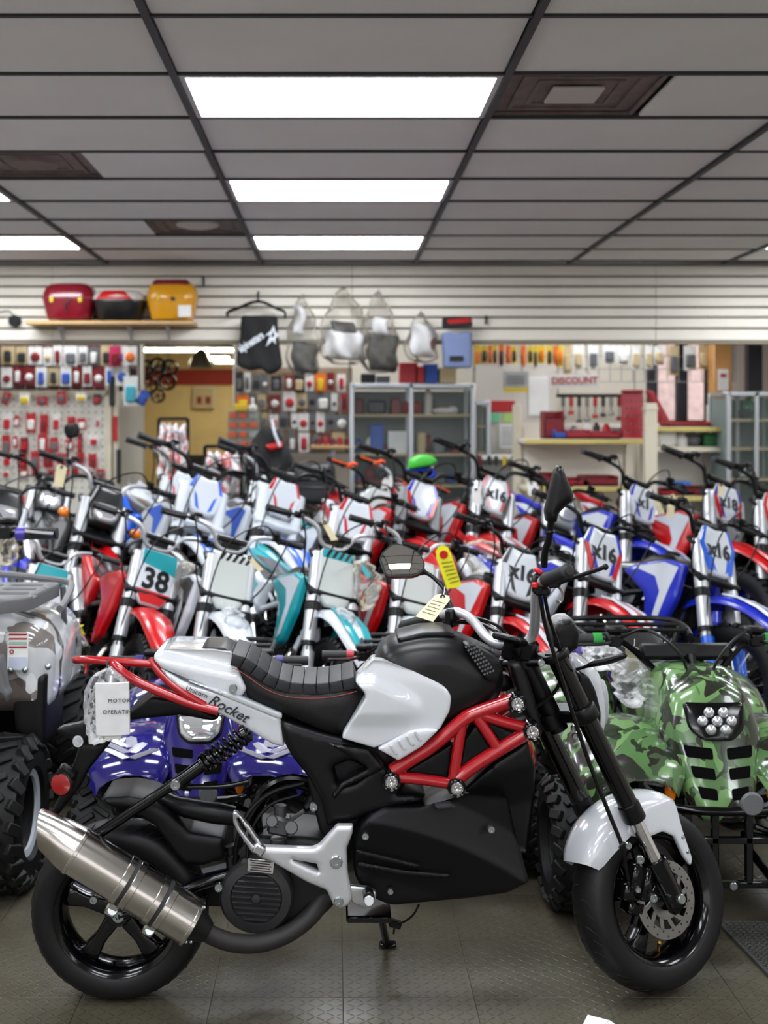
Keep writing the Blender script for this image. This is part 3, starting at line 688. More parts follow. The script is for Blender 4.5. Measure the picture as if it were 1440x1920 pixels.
for t_ in fi: hpan('frame_infill', MATTE, t_, -.115, -.05, r=4, rad=4, bulge=-.003)
# ---- black bodywork
hpan('radiator_cover', SATIN, [(866, 1482), (925, 1425), (988, 1385), (1004, 1440), (1000, 1510), (990, 1600), (960, 1600), (940, 1520), (880, 1496)], -.085, .085, r=5, rad=8, bulge=-.02, bback=.02, ff=lambda u, v, p: .03*max(0, min(1, (v-1450-(u-900)*-.2)/70))*p)
bp_ = [(664, 1556, 20), (690, 1524), (722, 1510), (790, 1512), (838, 1500), (874, 1487), (952, 1493), (964, 1556), (992, 1650), (950, 1673), (874, 1684), (734, 1697), (700, 1684), (666, 1650, 20), (660, 1600)]
def bpf(u, v, p):   # creased shoulder that sweeps down to the right
    ln = 1534+(u-690)*.12+((u-690)/300)**2*82; z = v-ln
    return (.034*min(1, max(0, -z)/70)**.8+.022*min(1, max(0, z)/110))*p
bpn = hpan('engine_cover', MATTE, bp_, -.115, .115, r=8, rad=9, bulge=-.028, bback=.028, res=6, ff=bpf)
for pts in ([(664, 1600), (668, 1592), (720, 1605), (792, 1622), (780, 1628), (715, 1614)], [(668, 1622), (672, 1616), (760, 1632), (848, 1640), (836, 1646), (750, 1642)]):
    hpan('cover_rib', MATTE, pts, -.139, -.10, r=3, rad=4, bulge=-.004, parent=bpn)
for pts in ([(815, 1512), (845, 1508), (856, 1514), (822, 1518)],): hpan('cover_vent', INK, pts, -.146, -.12, r=2, rad=2, bulge=-.001, parent=bpn)
bolts('cover_bolt', [(685, 1568, -.142, 7), (921, 1555, -.146, 7), (732, 1671, -.138, 6)], bpn)
sp_ = [(524, 1346), (600, 1370), (676, 1390), (717, 1430), (752, 1447), (762, 1472), (740, 1484), (800, 1488), (790, 1500), (746, 1510), (664, 1536), (613, 1548), (602, 1500), (578, 1456), (546, 1415), (530, 1385)]
hpan('side_spar', SATIN, sp_, -.10, .10, r=8, rad=14, bulge=-.022, bback=.022, res=8, holes=[rnd([(626, 1436), (655, 1424), (690, 1440), (664, 1462), (634, 1468)], 6)])
hpan('spar_fin', SATIN, [(612, 1392), (690, 1402), (722, 1440), (700, 1452), (648, 1474), (626, 1500), (622, 1490), (640, 1466), (690, 1440), (660, 1420)], -.125, -.1, r=6, rad=6, bulge=-.01)
bolts('spar_bolt', [(588, 1513, -.13, 8), (637, 1455, -.06, 6)])
# ---- seat
SEAT = mat('seat_vinyl', (12, 12, 14), .5, bump=.25, bscale=500, spec=.3); SEAT2 = mat('seat_rib_vinyl', (36, 37, 40), .5, bump=.2, bscale=500, spec=.3)
se = hpan('seat', SEAT, [(436, 1234), (452, 1238), (478, 1254), (508, 1275), (545, 1288), (600, 1290), (640, 1284), (664, 1277), (685, 1300), (680, 1314), (645, 1380), (598, 1366), (545, 1342), (498, 1322), (464, 1308), (452, 1268)], -.07, .07, r=7, rad=40, bulge=-.045, bback=.045, res=9)
top = cr([(434, 1232), (452, 1236), (478, 1252), (508, 1273), (545, 1286), (600, 1288), (640, 1282), (666, 1275)], 6)
L = [0]
for a, b in zip(top, top[1:]): L.append(L[-1]+(b-a).length)
def at_len(s_):
    for i in range(len(L)-1):
        if L[i+1] >= s_: t = (s_-L[i])/(L[i+1]-L[i]+1e-9); return top[i].lerp(top[i+1], t), (top[i+1]-top[i]).normalized()
    return top[-1], (top[-1]-top[-2]).normalized()
N = 10
for i in range(N):
    (a, ta), (b, tb) = at_len(L[-1]*i/N+.4), at_len(L[-1]*(i+1)/N-.4)
    na_, nb_ = Vector((-ta.y, ta.x)), Vector((-tb.y, tb.x))
    hpan('seat_rib', SEAT2, [a-na_*7, b-nb_*7, b+nb_*15, a+na_*15], -.104, .104, r=1, rad=2.5, bulge=-.003, bback=.003, res=8, parent=se)
m = MB()
st_ = [at_len(L[-1]*t/90) for t in range(2, 89)]
for i, (a, t_) in enumerate(st_):
    n_ = Vector((-t_.y, t_.x)); u = a+n_*21
    q = hp(u.x, u.y, -.112); m.box(q, (.0045, .003, .0012), (0, atan2(t_.y, t_.x), 0))
m.build('seat_stitching', mat('red_thread', (150, 60, 50), .7), se)
# ---- tail
tl = hpan('tail_cowl', WHITE, [(288, 1236), (290, 1224), (312, 1217), (400, 1219), (434, 1224), (441, 1244), (463, 1291), (455, 1304), (437, 1306), (345, 1270), (302, 1252)], -.095, .095, r=5, rad=7, bulge=-.012, bback=.012, res=7, ff=lambda u, v, p: .014*max(0, min(1, ((1240+(u-300)*.22)-v)/26))*p)
hpan('tail_pad', SATIN, [(366, 1219), (384, 1213), (418, 1213), (440, 1224), (436, 1230), (400, 1224)], -.07, .07, r=4, rad=5, bulge=-.008, bback=.008, parent=tl)
bolts('cowl_bolt', [(437, 1291, -.116, 8)], tl)
lp = hpan('tail_lower_panel', WHITE, [(300, 1252), (345, 1278), (436, 1304), (526, 1342), (533, 1400), (512, 1395), (420, 1342), (350, 1308), (312, 1268)], -.105, -.06, r=4, rad=8, bulge=-.01)
hpan('tail_lower_panel', WHITE, [(300, 1252), (345, 1278), (436, 1304), (526, 1342), (533, 1400), (512, 1395), (420, 1342), (350, 1308), (312, 1268)], .06, .105, r=4, rad=8, bulge=0, bback=.01)
hpan('tail_panel_edge', mat('panel_silver', (168, 172, 176), .3, coat=.4), [(352, 1276), (437, 1302), (528, 1340), (529, 1347), (520, 1346), (430, 1310)], -.118, -.09, r=2, rad=3, bulge=-.003, parent=lp)
def htext(txt, u, v, ang, size, m, dy, parent, **k):
    c = hp(u, v, dy); a = R_(ang); return text('lettering', txt, size*.00142, frame(c, (cos(a), 0, -sin(a)), (sin(a), 0, cos(a))), m, parent, **k)
htext('Unicorn', 369, 1298, 22, 13, INK, -.1195, lp)
htext('Rocket', 428, 1329, 28, 27, mat('script_silver', (70, 74, 84), .25, metal=.8), -.1185, lp, shear=.35, bold=.0004, ext=.001)
hpan('undertail', MATTE, [(240, 1335), (285, 1305), (345, 1312), (412, 1345), (400, 1352), (340, 1340), (280, 1346), (242, 1350)], -.07, .07, r=6, rad=8, bulge=-.01, bback=.01)
# grab rail
def rail(d):
    return [[(213, 1246, d*.85), (222, 1254, d), (250, 1274, d), (300, 1297, d), (360, 1320, d), (409, 1333, d*1.05)], [(284, 1238, d*.75), (296, 1256, d*.85), (320, 1280, d*.95), (352, 1303, d), (385, 1322, d)]]
gr = MB()
for d in (-.11, .11):
    a, b = rail(d); gr.tube(cr([hp(*q) for q in a], 5), .0125, 12); gr.tube(cr([hp(*q) for q in b], 5), .011, 12)
tailp = [(286, 1245, -.085), (215, 1240, -.085), (165, 1237, -.075), (146, 1237, -.045), (141, 1237, 0), (146, 1237, .045), (165, 1237, .075), (215, 1240, .085), (286, 1245, .085)]
gr.tube(cr([hp(*q) for q in tailp], 5), .0105, 12)
for u in (195, 240, 284): gr.tube([hp(u, 1240, -.085), hp(u, 1238, .085)], .009, 10)
gr.tube([hp(205, 1240, -.04), hp(284, 1242, -.04)], .007, 8); gr.tube([hp(205, 1240, .04), hp(284, 1242, .04)], .007, 8)
gro = gr.build('grab_rail', RED, hero)
htube('rail_hook', RED, [(161, 1240, -.07), (162, 1255, -.07), (160, 1263, -.072)], .004, parent=gro)
# licence bracket, reflector, rear indicators
hpan('licence_bracket', SATIN, [(150, 1392), (190, 1393), (212, 1360), (228, 1330), (240, 1336), (205, 1395), (165, 1445), (150, 1475), (122, 1512), (102, 1536), (93, 1528), (116, 1482), (138, 1432)], -.03, .03, r=5, rad=6, bulge=-.008, bback=.008)
for d, nm in ((-.1, 0), (.1, 0)):
    m = MB().tube(cr([hp(190, 1388, 0), hp(175, 1389, d*.5), hp(160, 1390, d)], 3), .008, 8)
    m.pil(rnd([(107, 1366), (118, 1360), (158, 1352), (166, 1360), (165, 1392), (150, 1390), (120, 1376)], 4), fp(d), d-.012, d+.012, 8, rad=6, bulge=-.006, bback=.006)
    m.build('indicator_rear', SATIN, hero)
    MB().ball(hp(146, 1390, d-.03), .014, 12, (1, .9, 1.1)).build('indicator_lens', CLEAR, hero)
c = hp(115, 1470, -.06); T = Matrix.Translation(c) @ Matrix.Rotation(pi/2, 4, 'X') @ Matrix.Rotation(-.25, 4, 'Y')
rf = MB().lathe([(0, -.014), (.031, -.012), (.0315, .002), (.029, .004), (0, .004)], 26, T).build('rear_reflector', SATIN, hero)
MB().lathe([(0, .008), (.02, .0075), (.0275, .005), (.0285, .002)], 26, T).build('reflector_lens', REDLENS, rf)
MB().box(hp(125, 1450, -.05), (.05, .03, .035), (0, .6, 0), bv=.006).build('reflector_mount', SATIN, hero)
MB().lathe([(0, .01), (.02, .01), (.024, .004), (.024, -.01), (0, -.01)], 20, Matrix.Translation(hp(152, 1462, -.01)) @ Matrix.Rotation(pi/2, 4, 'X')).build('licence_lamp', SATIN, hero)
# ---- rear suspension, hugger, swing arm
for d in (-.115, .115):
    a, b = hp(340, 1463, d), hp(468, 1370, d); dd = b-a
    sh = MB().cyl(a, a+dd*.45, .017, 14).cyl(a+dd*.4, b, .009, 10).cyl(a+dd*.3, a+dd*.36, .026, 16, bv=.003).cyl(a+dd*.9, a+dd*.98, .025, 16, bv=.003)
    so = sh.build('shock_absorber', GLOSSB, hero)
    T = Matrix.Translation(a) @ dd.to_track_quat('Z', 'Y').to_matrix().to_4x4()
    MB().tube([T @ Vector((.024*cos(t*2*pi*7), .024*sin(t*2*pi*7), dd.length*(.36+.54*t))) for t in np.linspace(0, 1, 100)], .0042, 7).build('coil_spring', GLOSSB, so)
    htube('swing_stay', GLOSSB, [(160, 1580, d), (220, 1540, d), (300, 1487, d), (345, 1457, d)], .0135, n=14)
bolts('shock_bolt', [(329, 1472, -.132, 10)])
hpan('rear_hugger', MATTE, [(186, 1500), (200, 1495), (240, 1492), (280, 1500), (312, 1520), (356, 1560), (420, 1570), (420, 1608), (382, 1622), (344, 1620), (320, 1588), (292, 1548), (252, 1524), (205, 1510)], -.085, .075, r=6, rad=16, bulge=-.012, bback=.01)
htube('intake_hose', SATIN, [(300, 1495, -.03), (340, 1512, -.05), (390, 1522, -.06), (440, 1530, -.06)], [.02, .02, .021, .021, .022, .024, .026, .026, .027, .027, .028, .028, .028, .027, .026, .025], n=14)
htube('swing_brace', GLOSSB, [(352, 1475, -.1), (420, 1474, -.1), (465, 1465, -.09)], .007)
m = MB().pil(rnd([(215, 1690), (260, 1680), (360, 1660), (440, 1640), (520, 1650), (520, 1710), (430, 1720), (330, 1716), (240, 1732), (210, 1725)], 10), fp(-.0), .068, .11, 10, rad=10, bulge=-.004, bback=.01); m.build('swing_arm', ENGM, hero)
htube('wheel_arm', GLOSSB, [(224, 1716, -.09), (300, 1690, -.095), (380, 1655, -.09), (430, 1640, -.08)], .017)
# ---- muffler
MUF = STEEL
a, b = hp(142, 1595, -.165), hp(362, 1731, -.165); ax = (b-a).normalized(); side = Vector((0, 1, 0)); up = ax.cross(side).normalized()
mu = MB().cyl(a, b, .0605, 40, bv=.002).build('muffler', MUF, hero)
m = MB(); vs_ = []; tipx = hp(77, 1565, -.165).x
for k_, (t, r) in enumerate(((0, .0612), (.35, .0575), (.7, .0505), (1, .0435), (1, .0395), (.3, .045))):
    for j in range(40):
        th = 2*pi*j/40; off_ = (side*cos(th)+up*sin(th))*r; p0 = a+off_
        tt = (tipx-p0.x)/(-ax.x) ; tt = .098 if k_ == 5 else tt
        q = p0-ax*(tt*t if k_ != 5 else tt*.3); vs_.append(q)
fs = [(i*40+j, i*40+(j+1) % 40, (i+1)*40+(j+1) % 40, (i+1)*40+j) for i in range(5) for j in range(40)]
m.add(vs_, fs); m.build('muffler_tip', MUF, mu)
for t in (.0, .98): MB().cyl(a+ax*((b-a).length*t-.004), a+ax*((b-a).length*t+.006), .063, 36, bv=.001).build('muffler_seam', MUF, mu)
for t, (u, v) in ((.44, (211, 1707)), (.72, (281, 1744))):
    L_ = (b-a).length
    for s_ in (-.014, .014): 
        o = MB().cyl(a+ax*(L_*t+s_-.009), a+ax*(L_*t+s_+.009), .0645, 36, bv=.0015).build('muffler_strap', STEEL, mu)
    MB().cyl(a+ax*(L_*t-.006), a+ax*(L_*t+.006), .0622, 36).build('strap_gasket', INK, mu)
    MB().cyl(hp(u, v, -.2), hp(u, v, -.14), .0135, 16, bv=.002).build('strap_bolt', BOLT, mu)
    MB().box(hp(u+2, v-9, -.175), (.03, .05, .04), (0, .55, 0), bv=.004).build('strap_ear', STEEL, mu)
for u, v in ((383, 1701), (358, 1766), (349, 1766), (130, 1580), (147, 1577)): MB().ball(hp(u, v, -.205), .005, 8).build('rivet', BOLT, mu)
MB().cyl(b, b+ax*.045, .05, 24, r2=.026).build('muffler_cone', ENGM, mu)
htube('exhaust_pipe', mat('exhaust_black', (44, 42, 42), .55, metal=.4), [(372, 1737, -.165), (400, 1755, -.16), (440, 1768, -.15), (490, 1768, -.13), (540, 1750, -.11), (580, 1720, -.09), (612, 1680, -.05)], .0235, n=16)
bolts('wheel_nut', [(176, 1687, -.09, 8), (222, 1718, -.1, 12), (410, 1664, -.12, 8)])
# ---- engine
m = MB().pil(rnd([(430, 1600), (470, 1560), (560, 1560), (640, 1570), (655, 1640), (620, 1700), (560, 1740), (470, 1745), (425, 1700)], 20), fp(-.03), -.05, .12, 12, rad=20, bulge=-.02, bback=.02)
eg = m.build('engine', ENGM, hero)
fcn = hp(481, 1680, -.1); T = Matrix.Translation(fcn) @ Matrix.Rotation(pi/2, 4, 'X')
MB().lathe([(0, -.05), (.098, -.05), (.098, .0), (.09, .012), (.068, .016), (.064, .008), (0, .008)], 40, T).build('fan_cover', mat('fan_plastic', (32, 32, 34), .5, bump=.15), eg)
m = MB()
for i in range(9):
    y = -.056+.014*i; hw = sqrt(max(.0004, .064**2-y*y)); m.box(T @ Vector((0, y, .0125)), (2*hw, .009, .0055), (.5, .06, 0))
m.lathe([(0, .022), (.011, .021), (.013, .014), (.013, .006)], 16, T)
m.build('fan_grille', mat('fan_plastic', (52, 52, 54), .5), eg)
np_ = MB().box(hp(489, 1624, -.128), (.068, .003, .034), (0, .1, 0), bv=.001).build('rating_plate', CHROME, eg)
for i in range(5): MB().box(hp(489, 1615+i*4.5, -.1305), (.055-.008*(i % 2), .001, .0018), (0, .1, 0)).build('print_line', INK, np_)
cb = MB().box(hp(524, 1545, -.07), (.06, .05, .05), (0, .2, 0), bv=.008); cb.cyl(hp(510, 1540, -.11), hp(510, 1540, -.06), .016, 16, bv=.003); cb.cyl(hp(546, 1552, -.115), hp(546, 1552, -.06), .018, 18, bv=.003); cb.cyl(hp(522, 1570, -.07), hp(522, 1588, -.07), .022, 16, bv=.003); cb.cyl(hp(525, 1510, -.07), hp(525, 1535, -.07), .017, 16); cb.tube(cr([hp(495, 1552, -.09), hp(505, 1548, -.1), hp(520, 1550, -.1)], 4), .004, 6); cb.box(hp(556, 1530, -.09), (.05, .01, .01), (0, -.6, 0), bv=.002)
cb.build('carburettor', mat('carb_metal', (84, 84, 86), .45, metal=.8), eg)
m = MB(); 
for Rr, w_ in ((76, .012), (62, .008)):
    m.tube([hp(548+Rr*cos(t), 1535-Rr*sin(t), -.02) for t in np.linspace(R_(-20), R_(200), 26)], w_, 8)
m.build('airbox_hoop', GLOSSB, hero)
hz = MB()
for pts, r in (([(440, 1620, -.09), (446, 1570, -.1), (468, 1520, -.09), (510, 1485, -.07), (570, 1468, -.05)], .006), ([(462, 1625, -.09), (470, 1560, -.08), (505, 1510, -.07), (560, 1490, -.05)], .005), ([(450, 1600, -.05), (455, 1560, -.06), (490, 1500, -.05), (540, 1474, -.04)], .007)):
    hz.tube(cr([hp(*q) for q in pts], 5), r, 7)
hz.build('hose', SATIN, eg)
MB().cyl(hp(436, 1600, -.06), hp(440, 1640, -.06), .02, 14, bv=.004).cyl(hp(432, 1585, -.06), hp(436, 1602, -.06), .015, 14).build('starter_motor', DARKM, eg)
hpan('inner_frame', ENGM, [(600, 1380), (700, 1420), (760, 1480), (720, 1530), (660, 1560), (640, 1600), (600, 1560), (575, 1460)], -.06, .06, r=10, rad=10)
hpan('head_tube_gusset', ENGM, [(955, 1245), (980, 1238), (1000, 1300), (1020, 1372), (1006, 1376), (976, 1320)], -.03, .03, r=10, rad=10)
# ---- foot peg bracket
fb = [(632, 1547, 3), (662, 1547, 3), (661, 1562), (650, 1590), (652, 1635), (661, 1682), (657, 1694), (640, 1703), (625, 1697), (612, 1668), (575, 1653), (508, 1614), (484, 1606), (474, 1592), (486, 1584), (500, 1587), (585, 1590), (598, 1585), (618, 1562)]
fbo = hpan('footpeg_bracket', ALUP, fb, -.150, -.135, r=5, rad=7, bulge=-.01, bback=.003, res=7, holes=[rnd([(549, 1611), (594, 1619), (598, 1634)], 2)])
bolts('bracket_bolt', [(630, 1616, -.162, 12), (635, 1690, -.160, 9)], fbo)
pg = MB().pil(rnd([(437, 1521), (444, 1519), (470, 1550), (498, 1590), (490, 1600), (474, 1597), (446, 1556), (438, 1540)], 3), fp(-.155), -.165, -.15, 7, rad=4, bulge=-.003, holes=[rnd([(444, 1532), (448, 1530), (482, 1580), (476, 1584), (450, 1550)], 2)])
pg.box(hp(486, 1592, -.165), (.03, .025, .025), (0, .6, 0), bv=.004); pg.build('passenger_peg', ALU, fbo)
m = MB().pil(rnd([(656, 1660), (690, 1663), (706, 1672), (703, 1692), (690, 1703), (660, 1692)], 5), fp(-.15), -.155, -.14, 7, rad=4, bulge=-.003)
m.cyl(hp(692, 1680, -.14), hp(692, 1690, -.22), .013, 14, bv=.002); fpg = m.build('rider_peg', ALU, fbo)
MB().cyl(hp(690, 1672, -.15), hp(692, 1684, -.21), .0145, 14, bv=.002).build('peg_rubber', SATIN, fbo)
# ---- side stand, lower frame, cables
htube('side_stand', GLOSSB, [(712, 1690, .10), (716, 1725, .18), (726, 1775, .27)], .011)
MB().box(Vector((hp(727, 1775, .27).x, ym(727)+.27, .008)), (.05, .03, .012), bv=.004).build('stand_foot', GLOSSB, hero)
htube('stand_switch_wire', GLOSSB, [(785, 1697, .05), (775, 1715, .08), (758, 1728, .1), (742, 1733, .12), (738, 1750, .14)], .003)
MB().box(hp(741, 1732, .12), (.035, .02, .022), (0, .3, 0), bv=.004).build('stand_switch', SATIN, hero)
MB().box(hp(690, 1702, .02), (.12, .16, .02), bv=.005).build('lower_frame', GLOSSB, hero)
for nm, pts, r in (('brake_hose', [(1012, 1115, -.2), (1022, 1170, -.16), (1040, 1230, -.15), (1062, 1300, -.14), (1083, 1365, -.135), (1105, 1430, -.13), (1140, 1520, -.13), (1166, 1585, -.13), (1172, 1620, -.12), (1178, 1650, -.11)], .0058), ('throttle_cable', [(1020, 1110, -.2), (1030, 1160, -.14), (1052, 1230, -.1), (1045, 1290, -.06), (1000, 1330, -.03)], .005), ('wire_loom', [(850, 1165, .2), (900, 1170, .16), (940, 1190, .08), (975, 1230, .02), (990, 1290, -.03)], .007), ('clutch_cable', [(845, 1155, .22), (890, 1158, .2), (935, 1175, .13), (965, 1215, .06), (985, 1270, 0)], .005)):
    htube(nm, GLOSSB, pts, r)
m = MB().box(hp(1170, 1588, -.14), (.022, .016, .022), (0, .4, 0), bv=.003).build('hose_clip', SATIN, hero); bolts('clip_bolt', [(1178, 1586, -.15, 6)])
cq = FT @ Vector((0, 0, 0))
m = MB(); 
for (u, v, dx, dz) in ((1178, 1670, .06, .05), (1190, 1640, .045, .07), (1208, 1655, .03, .09), (1185, 1700, .055, .035)): m.box(hp(u, v, -.085), (dx, .045, dz), (0, .3, ST), bv=.008)
cl = m.build('brake_caliper', GLOSSB, hero); bolts('caliper_bolt', [(1200, 1612, -.125, 8), (1225, 1684, -.13, 8), (1196, 1668, -.12, 6)], cl)
# ================================================================== dirt bikes
def shell(m, path, cross, th=.004):
    """path: (centre, side, up, half width, drop scale); cross: (s -1..1, h)"""
    ns = len(cross); n = len(path); vs_ = []
    for ly in (0, th):
        for c, sd, up, hw, k in path:
            c, sd, up = Vector(c), Vector(sd), Vector(up)
            for s_, h in cross: vs_.append(c+sd*(s_*hw)+up*(h*k-ly))
    fs = []; L0 = n*ns
    for i in range(n-1):
        for j in range(ns-1):
            q = (i*ns+j, i*ns+j+1, (i+1)*ns+j+1, (i+1)*ns+j); fs += [q, tuple(x+L0 for x in q[::-1])]
        for j in (0, ns-1): fs.append((i*ns+j, (i+1)*ns+j, (i+1)*ns+j+L0, i*ns+j+L0))
    for i in (0, n-1):
        for j in range(ns-1): fs.append((i*ns+j, i*ns+j+1, i*ns+j+1+L0, i*ns+j+L0))
    return m.add(vs_, fs)
def strip(pts, cross, th=.004, m=None):
    """fender in the x-z plane: pts (x, z, half width)"""
    p = cr([(a, b, c) for a, b, c in pts], 4); path = []
    for i, q in enumerate(p):
        t = p[min(i+1, len(p)-1)]-p[max(i-1, 0)]; t = Vector((t.x, t.y)).normalized()
        path.append(((q.x, 0, q.y), (0, 1, 0), (-t.y, 0, t.x), q.z, 1.))
    return shell(m or MB(), path, cross, th)
CACHE = {}
def cpart(name, key, fn, m, parent, M_=None, smooth=38):
    k = (key, m.name if not isinstance(m, (list, tuple)) else tuple(x.name for x in m))
    if k in CACHE: return link(name, CACHE[k], parent, M_)
    o = fn().build(name, m, parent, smooth); CACHE[k] = o.data
    if M_ is not None: o.matrix_local = M_
    return o
YAX = Matrix.Rotation(-pi/2, 4, 'X')     # lathe axis -> +y
def knobby(Rt, hw, rr, nk=44):
    def f():
        m = MB(); rc = rr+.006
        pr = [(rr, hw*.55), (rr+.012, hw*.8), ((rr+Rt)/2, hw*.98), (Rt-.022, hw*.9), (Rt-.012, hw*.6), (Rt-.009, 0)]
        pr = pr+[(a, -b) for a, b in pr[-2::-1]]; m.lathe(pr+[(rr-.008, -hw*.4), (rr-.008, hw*.4)], 40, YAX, closed=True)
        for i in range(nk):
            a = 2*pi*i/nk
            for (h, tl, od) in (((-.36 if i % 2 else .36), 0, 0), ((0 if i % 2 else -.0), 0, .5), (-.8, .55, 0), (.8, -.55, 0)):
                if h == 0 and i % 2: continue
                rr_ = Rt-.008 if abs(h) < .7 else Rt-.017
                T = YAX @ Matrix.Rotation(a+od*2*pi/nk, 4, 'Z') @ Matrix.Translation((rr_, 0, h*hw)) @ Matrix.Rotation(-tl, 4, 'Y')
                m.M = T; m.box((0, 0, 0), (.017, 2*pi*Rt/nk*.6, hw*.42), bv=0)
        m.M = Matrix(); return m
    return f
def rimf(rr, hw):
    def f():
        m = MB(); m.lathe([(rr+.004, hw*.5), (rr+.004, hw*.42), (rr-.006, hw*.3), (rr-.01, 0), (rr-.006, -hw*.3), (rr+.004, -hw*.42), (rr+.004, -hw*.5), (rr-.012, -hw*.42), (rr-.02, 0), (rr-.012, hw*.42)], 40, YAX, closed=True)
        m.lathe([(0, .06), (.018, .06), (.018, .045), (.042, .042), (.042, .034), (.024, .028), (.024, -.028), (.042, -.034), (.042, -.042), (.018, -.045), (.018, -.06), (0, -.06)], 20, YAX)
        return m
    return f
def spokef(rr):
    def f():
        m = MB()
        for i in range(32):
            a = 2*pi*i/32; sg = 1 if i % 2 else -1; b = a+(.5 if (i//2) % 2 else -.5)
            p0 = YAX @ Vector((.04*cos(b), .04*sin(b), sg*.037)); p1 = YAX @ Vector(((rr-.014)*cos(a), (rr-.014)*sin(a), sg*.004)); m.tube([p0, p1], .0019, 4, caps=False)
        return m
    return f
def wheel(parent, name, c, Rt, hw, rr, rimm, disc=True, M_=None):
    T = (M_ or Matrix()) @ Matrix.Translation(c)
    w_ = cpart(name, ('rim', rr, hw), rimf(rr, hw), rimm, parent, T)
    cpart('tyre', ('ty', Rt, hw, rr), knobby(Rt, hw, rr), KNOB, w_); cpart('spokes', ('sp', rr), spokef(rr), CHROME, w_)
    if disc: cpart('brake_disc', ('disc',), lambda: MB().lathe([(.055, .052), (.1, .052), (.1, .055), (.055, .055)], 30, YAX, closed=True), DM, w_)
    return w_
FX = Vector((.454, 0, -.891)); FTOP = Vector((.30, 0, .97)); SIDE = lambda y: (lambda u, v, w_: (u, y+w_, v))
PXZ = lambda u, v, w_: (u, w_, v)
RBR = mat('bike_grip', (22, 22, 23), .6); BKP = mat('bike_black_plastic', (8, 8, 10), .4, spec=.3); BAG = thin('bag_film', (222, 216, 200), .04, .22, noise=.12, scale=9)
def col(name, rgb, r=.28): return mat('plastic_'+name, rgb, r, coat=.35)
CW = col('white', (200, 206, 214)); CR = col('red', (186, 8, 16)); CB = col('blue', (22, 40, 178)); CBL = col('sky_blue', (20, 90, 205)); CK = col('black', (8, 8, 10)); CG = col('grey', (128, 130, 132)); CT_ = col('teal', (20, 150, 160)); CLG = col('pale_grey', (186, 191, 188)); CO = col('orange', (240, 90, 30)); CP = col('purple', (60, 40, 150)); CY_ = col('yellow', (226, 200, 20))
def bike_frame_f():
    m = MB()
    for y in (-1, 1):
        m.tube(cr([(.24, 0, .86), (.12, y*.06, .74), (-.1, y*.09, .68), (-.28, y*.09, .60), (-.32, y*.08, .40), (-.26, y*.08, .30)], 4), .016, 8)
        m.tube(cr([(.26, 0, .80), (.26, y*.05, .55), (.20, y*.08, .30), (.05, y*.09, .24), (-.26, y*.08, .28)], 4), .014, 8)
        m.tube([(-.1, y*.09, .70), (-.4, y*.07, .78), (-.62, y*.05, .82)], .01, 8); m.tube([(-.3, y*.08, .5), (-.5, y*.06, .78)], .01, 8)
    m.cyl((.30, 0, .96), (.36, 0, .78), .03, 14); m.tube([(-.28, -.09, .45), (-.28, .09, .45)], .014, 8); m.tube([(.2, -.08, .3), (.2, .08, .3)], .012, 8)
    return m
def bike_engine_f():
    m = MB().pil(rnd([(-.24, .30), (-.2, .24), (.12, .24), (.2, .30), (.2, .38), (.12, .44), (-.12, .46), (-.24, .42)], .04), PXZ, -.11, .11, .04, rad=.035, bulge=-.02, bback=.02)
    for i in range(8):
        t = i/7; m.box((.10+.05*t, 0, .46+.14*t), (.15-.02*(i == 7), .15, .009), (0, .32, 0))
    m.box((.125, 0, .52), (.1, .1, .2), (0, .32, 0), bv=.01); m.cyl((-.1, -.13, .34), (-.1, -.115, .34), .075, 20, bv=.004); m.cyl((.06, .115, .34), (.06, .14, .34), .065, 20, bv=.006)
    m.box((-.03, 0, .56), (.1, .07, .07), (0, .3, 0), bv=.012)
    return m
def swing_f():
    m = MB()
    for y in (-1, 1): m.box((-.44, y*.085, .30), (.42, .028, .045), (0, .03, 0), bv=.006); m.box((-.64, y*.085, .29), (.07, .034, .05), bv=.006)
    m.box((-.27, 0, .3), (.06, .19, .05), bv=.008); m.tube([(-.36, -.08, .31), (-.36, .08, .31)], .016, 8); return m
def shock_f():
    a, b = Vector((-.33, 0, .34)), Vector((-.2, 0, .66)); d = b-a; T = Matrix.Translation(a) @ d.to_track_quat('Z', 'Y').to_matrix().to_4x4()
    m = MB().cyl(a, b, .014, 10)
    return m.tube([T @ Vector((.034*cos(t*44), .034*sin(t*44), d.length*(.15+.7*t))) for t in np.linspace(0, 1, 60)], .006, 6)
def pipe_f():
    m = MB().tube(cr([(.18, -.03, .52), (.28, -.08, .5), (.26, -.13, .38), (.05, -.15, .42), (-.2, -.14, .58)], 5), .018, 10); return m
def muff_f(): return MB().tube(cr([(-.18, -.14, .57), (-.22, -.145, .6), (-.5, -.15, .74), (-.56, -.15, .77)], 3), [.02, .03, .045, .047, .047, .047, .047, .046, .044, .03], 14)
def bar_f(w_=.37, h=.10):
    return MB().tube(cr([(-.03, -w_, h+.005), (-.02, -w_*.55, h), (.0, -w_*.3, h*.75), (.0, -.055, .0), (0, .055, 0), (.0, w_*.3, h*.75), (-.02, w_*.55, h), (-.03, w_, h+.005)], 5), .011, 8)
def lever_f(sg):
    def f():
        m = MB().box((-.0, sg*.22, .105), (.05, .028, .03), bv=.005).tube(cr([(.02, sg*.22, .105), (.045, sg*.25, .105), (.05, sg*.3, .1), (.035, sg*.37, .098)], 4), .0055, 6); m.box((.03, sg*.205, .125), (.045, .035, .02), bv=.005); return m
    return f
PLMX = [(-.08, .135), (0, .12), (.08, .135), (.128, .03), (.085, -.125), (.04, -.14), (-.04, -.14), (-.085, -.125), (-.128, .03)]
PLBIG = [(-.1, .14), (.1, .14), (.112, .10), (.112, -.08), (.06, -.15), (-.06, -.15), (-.112, -.08), (-.112, .10)]
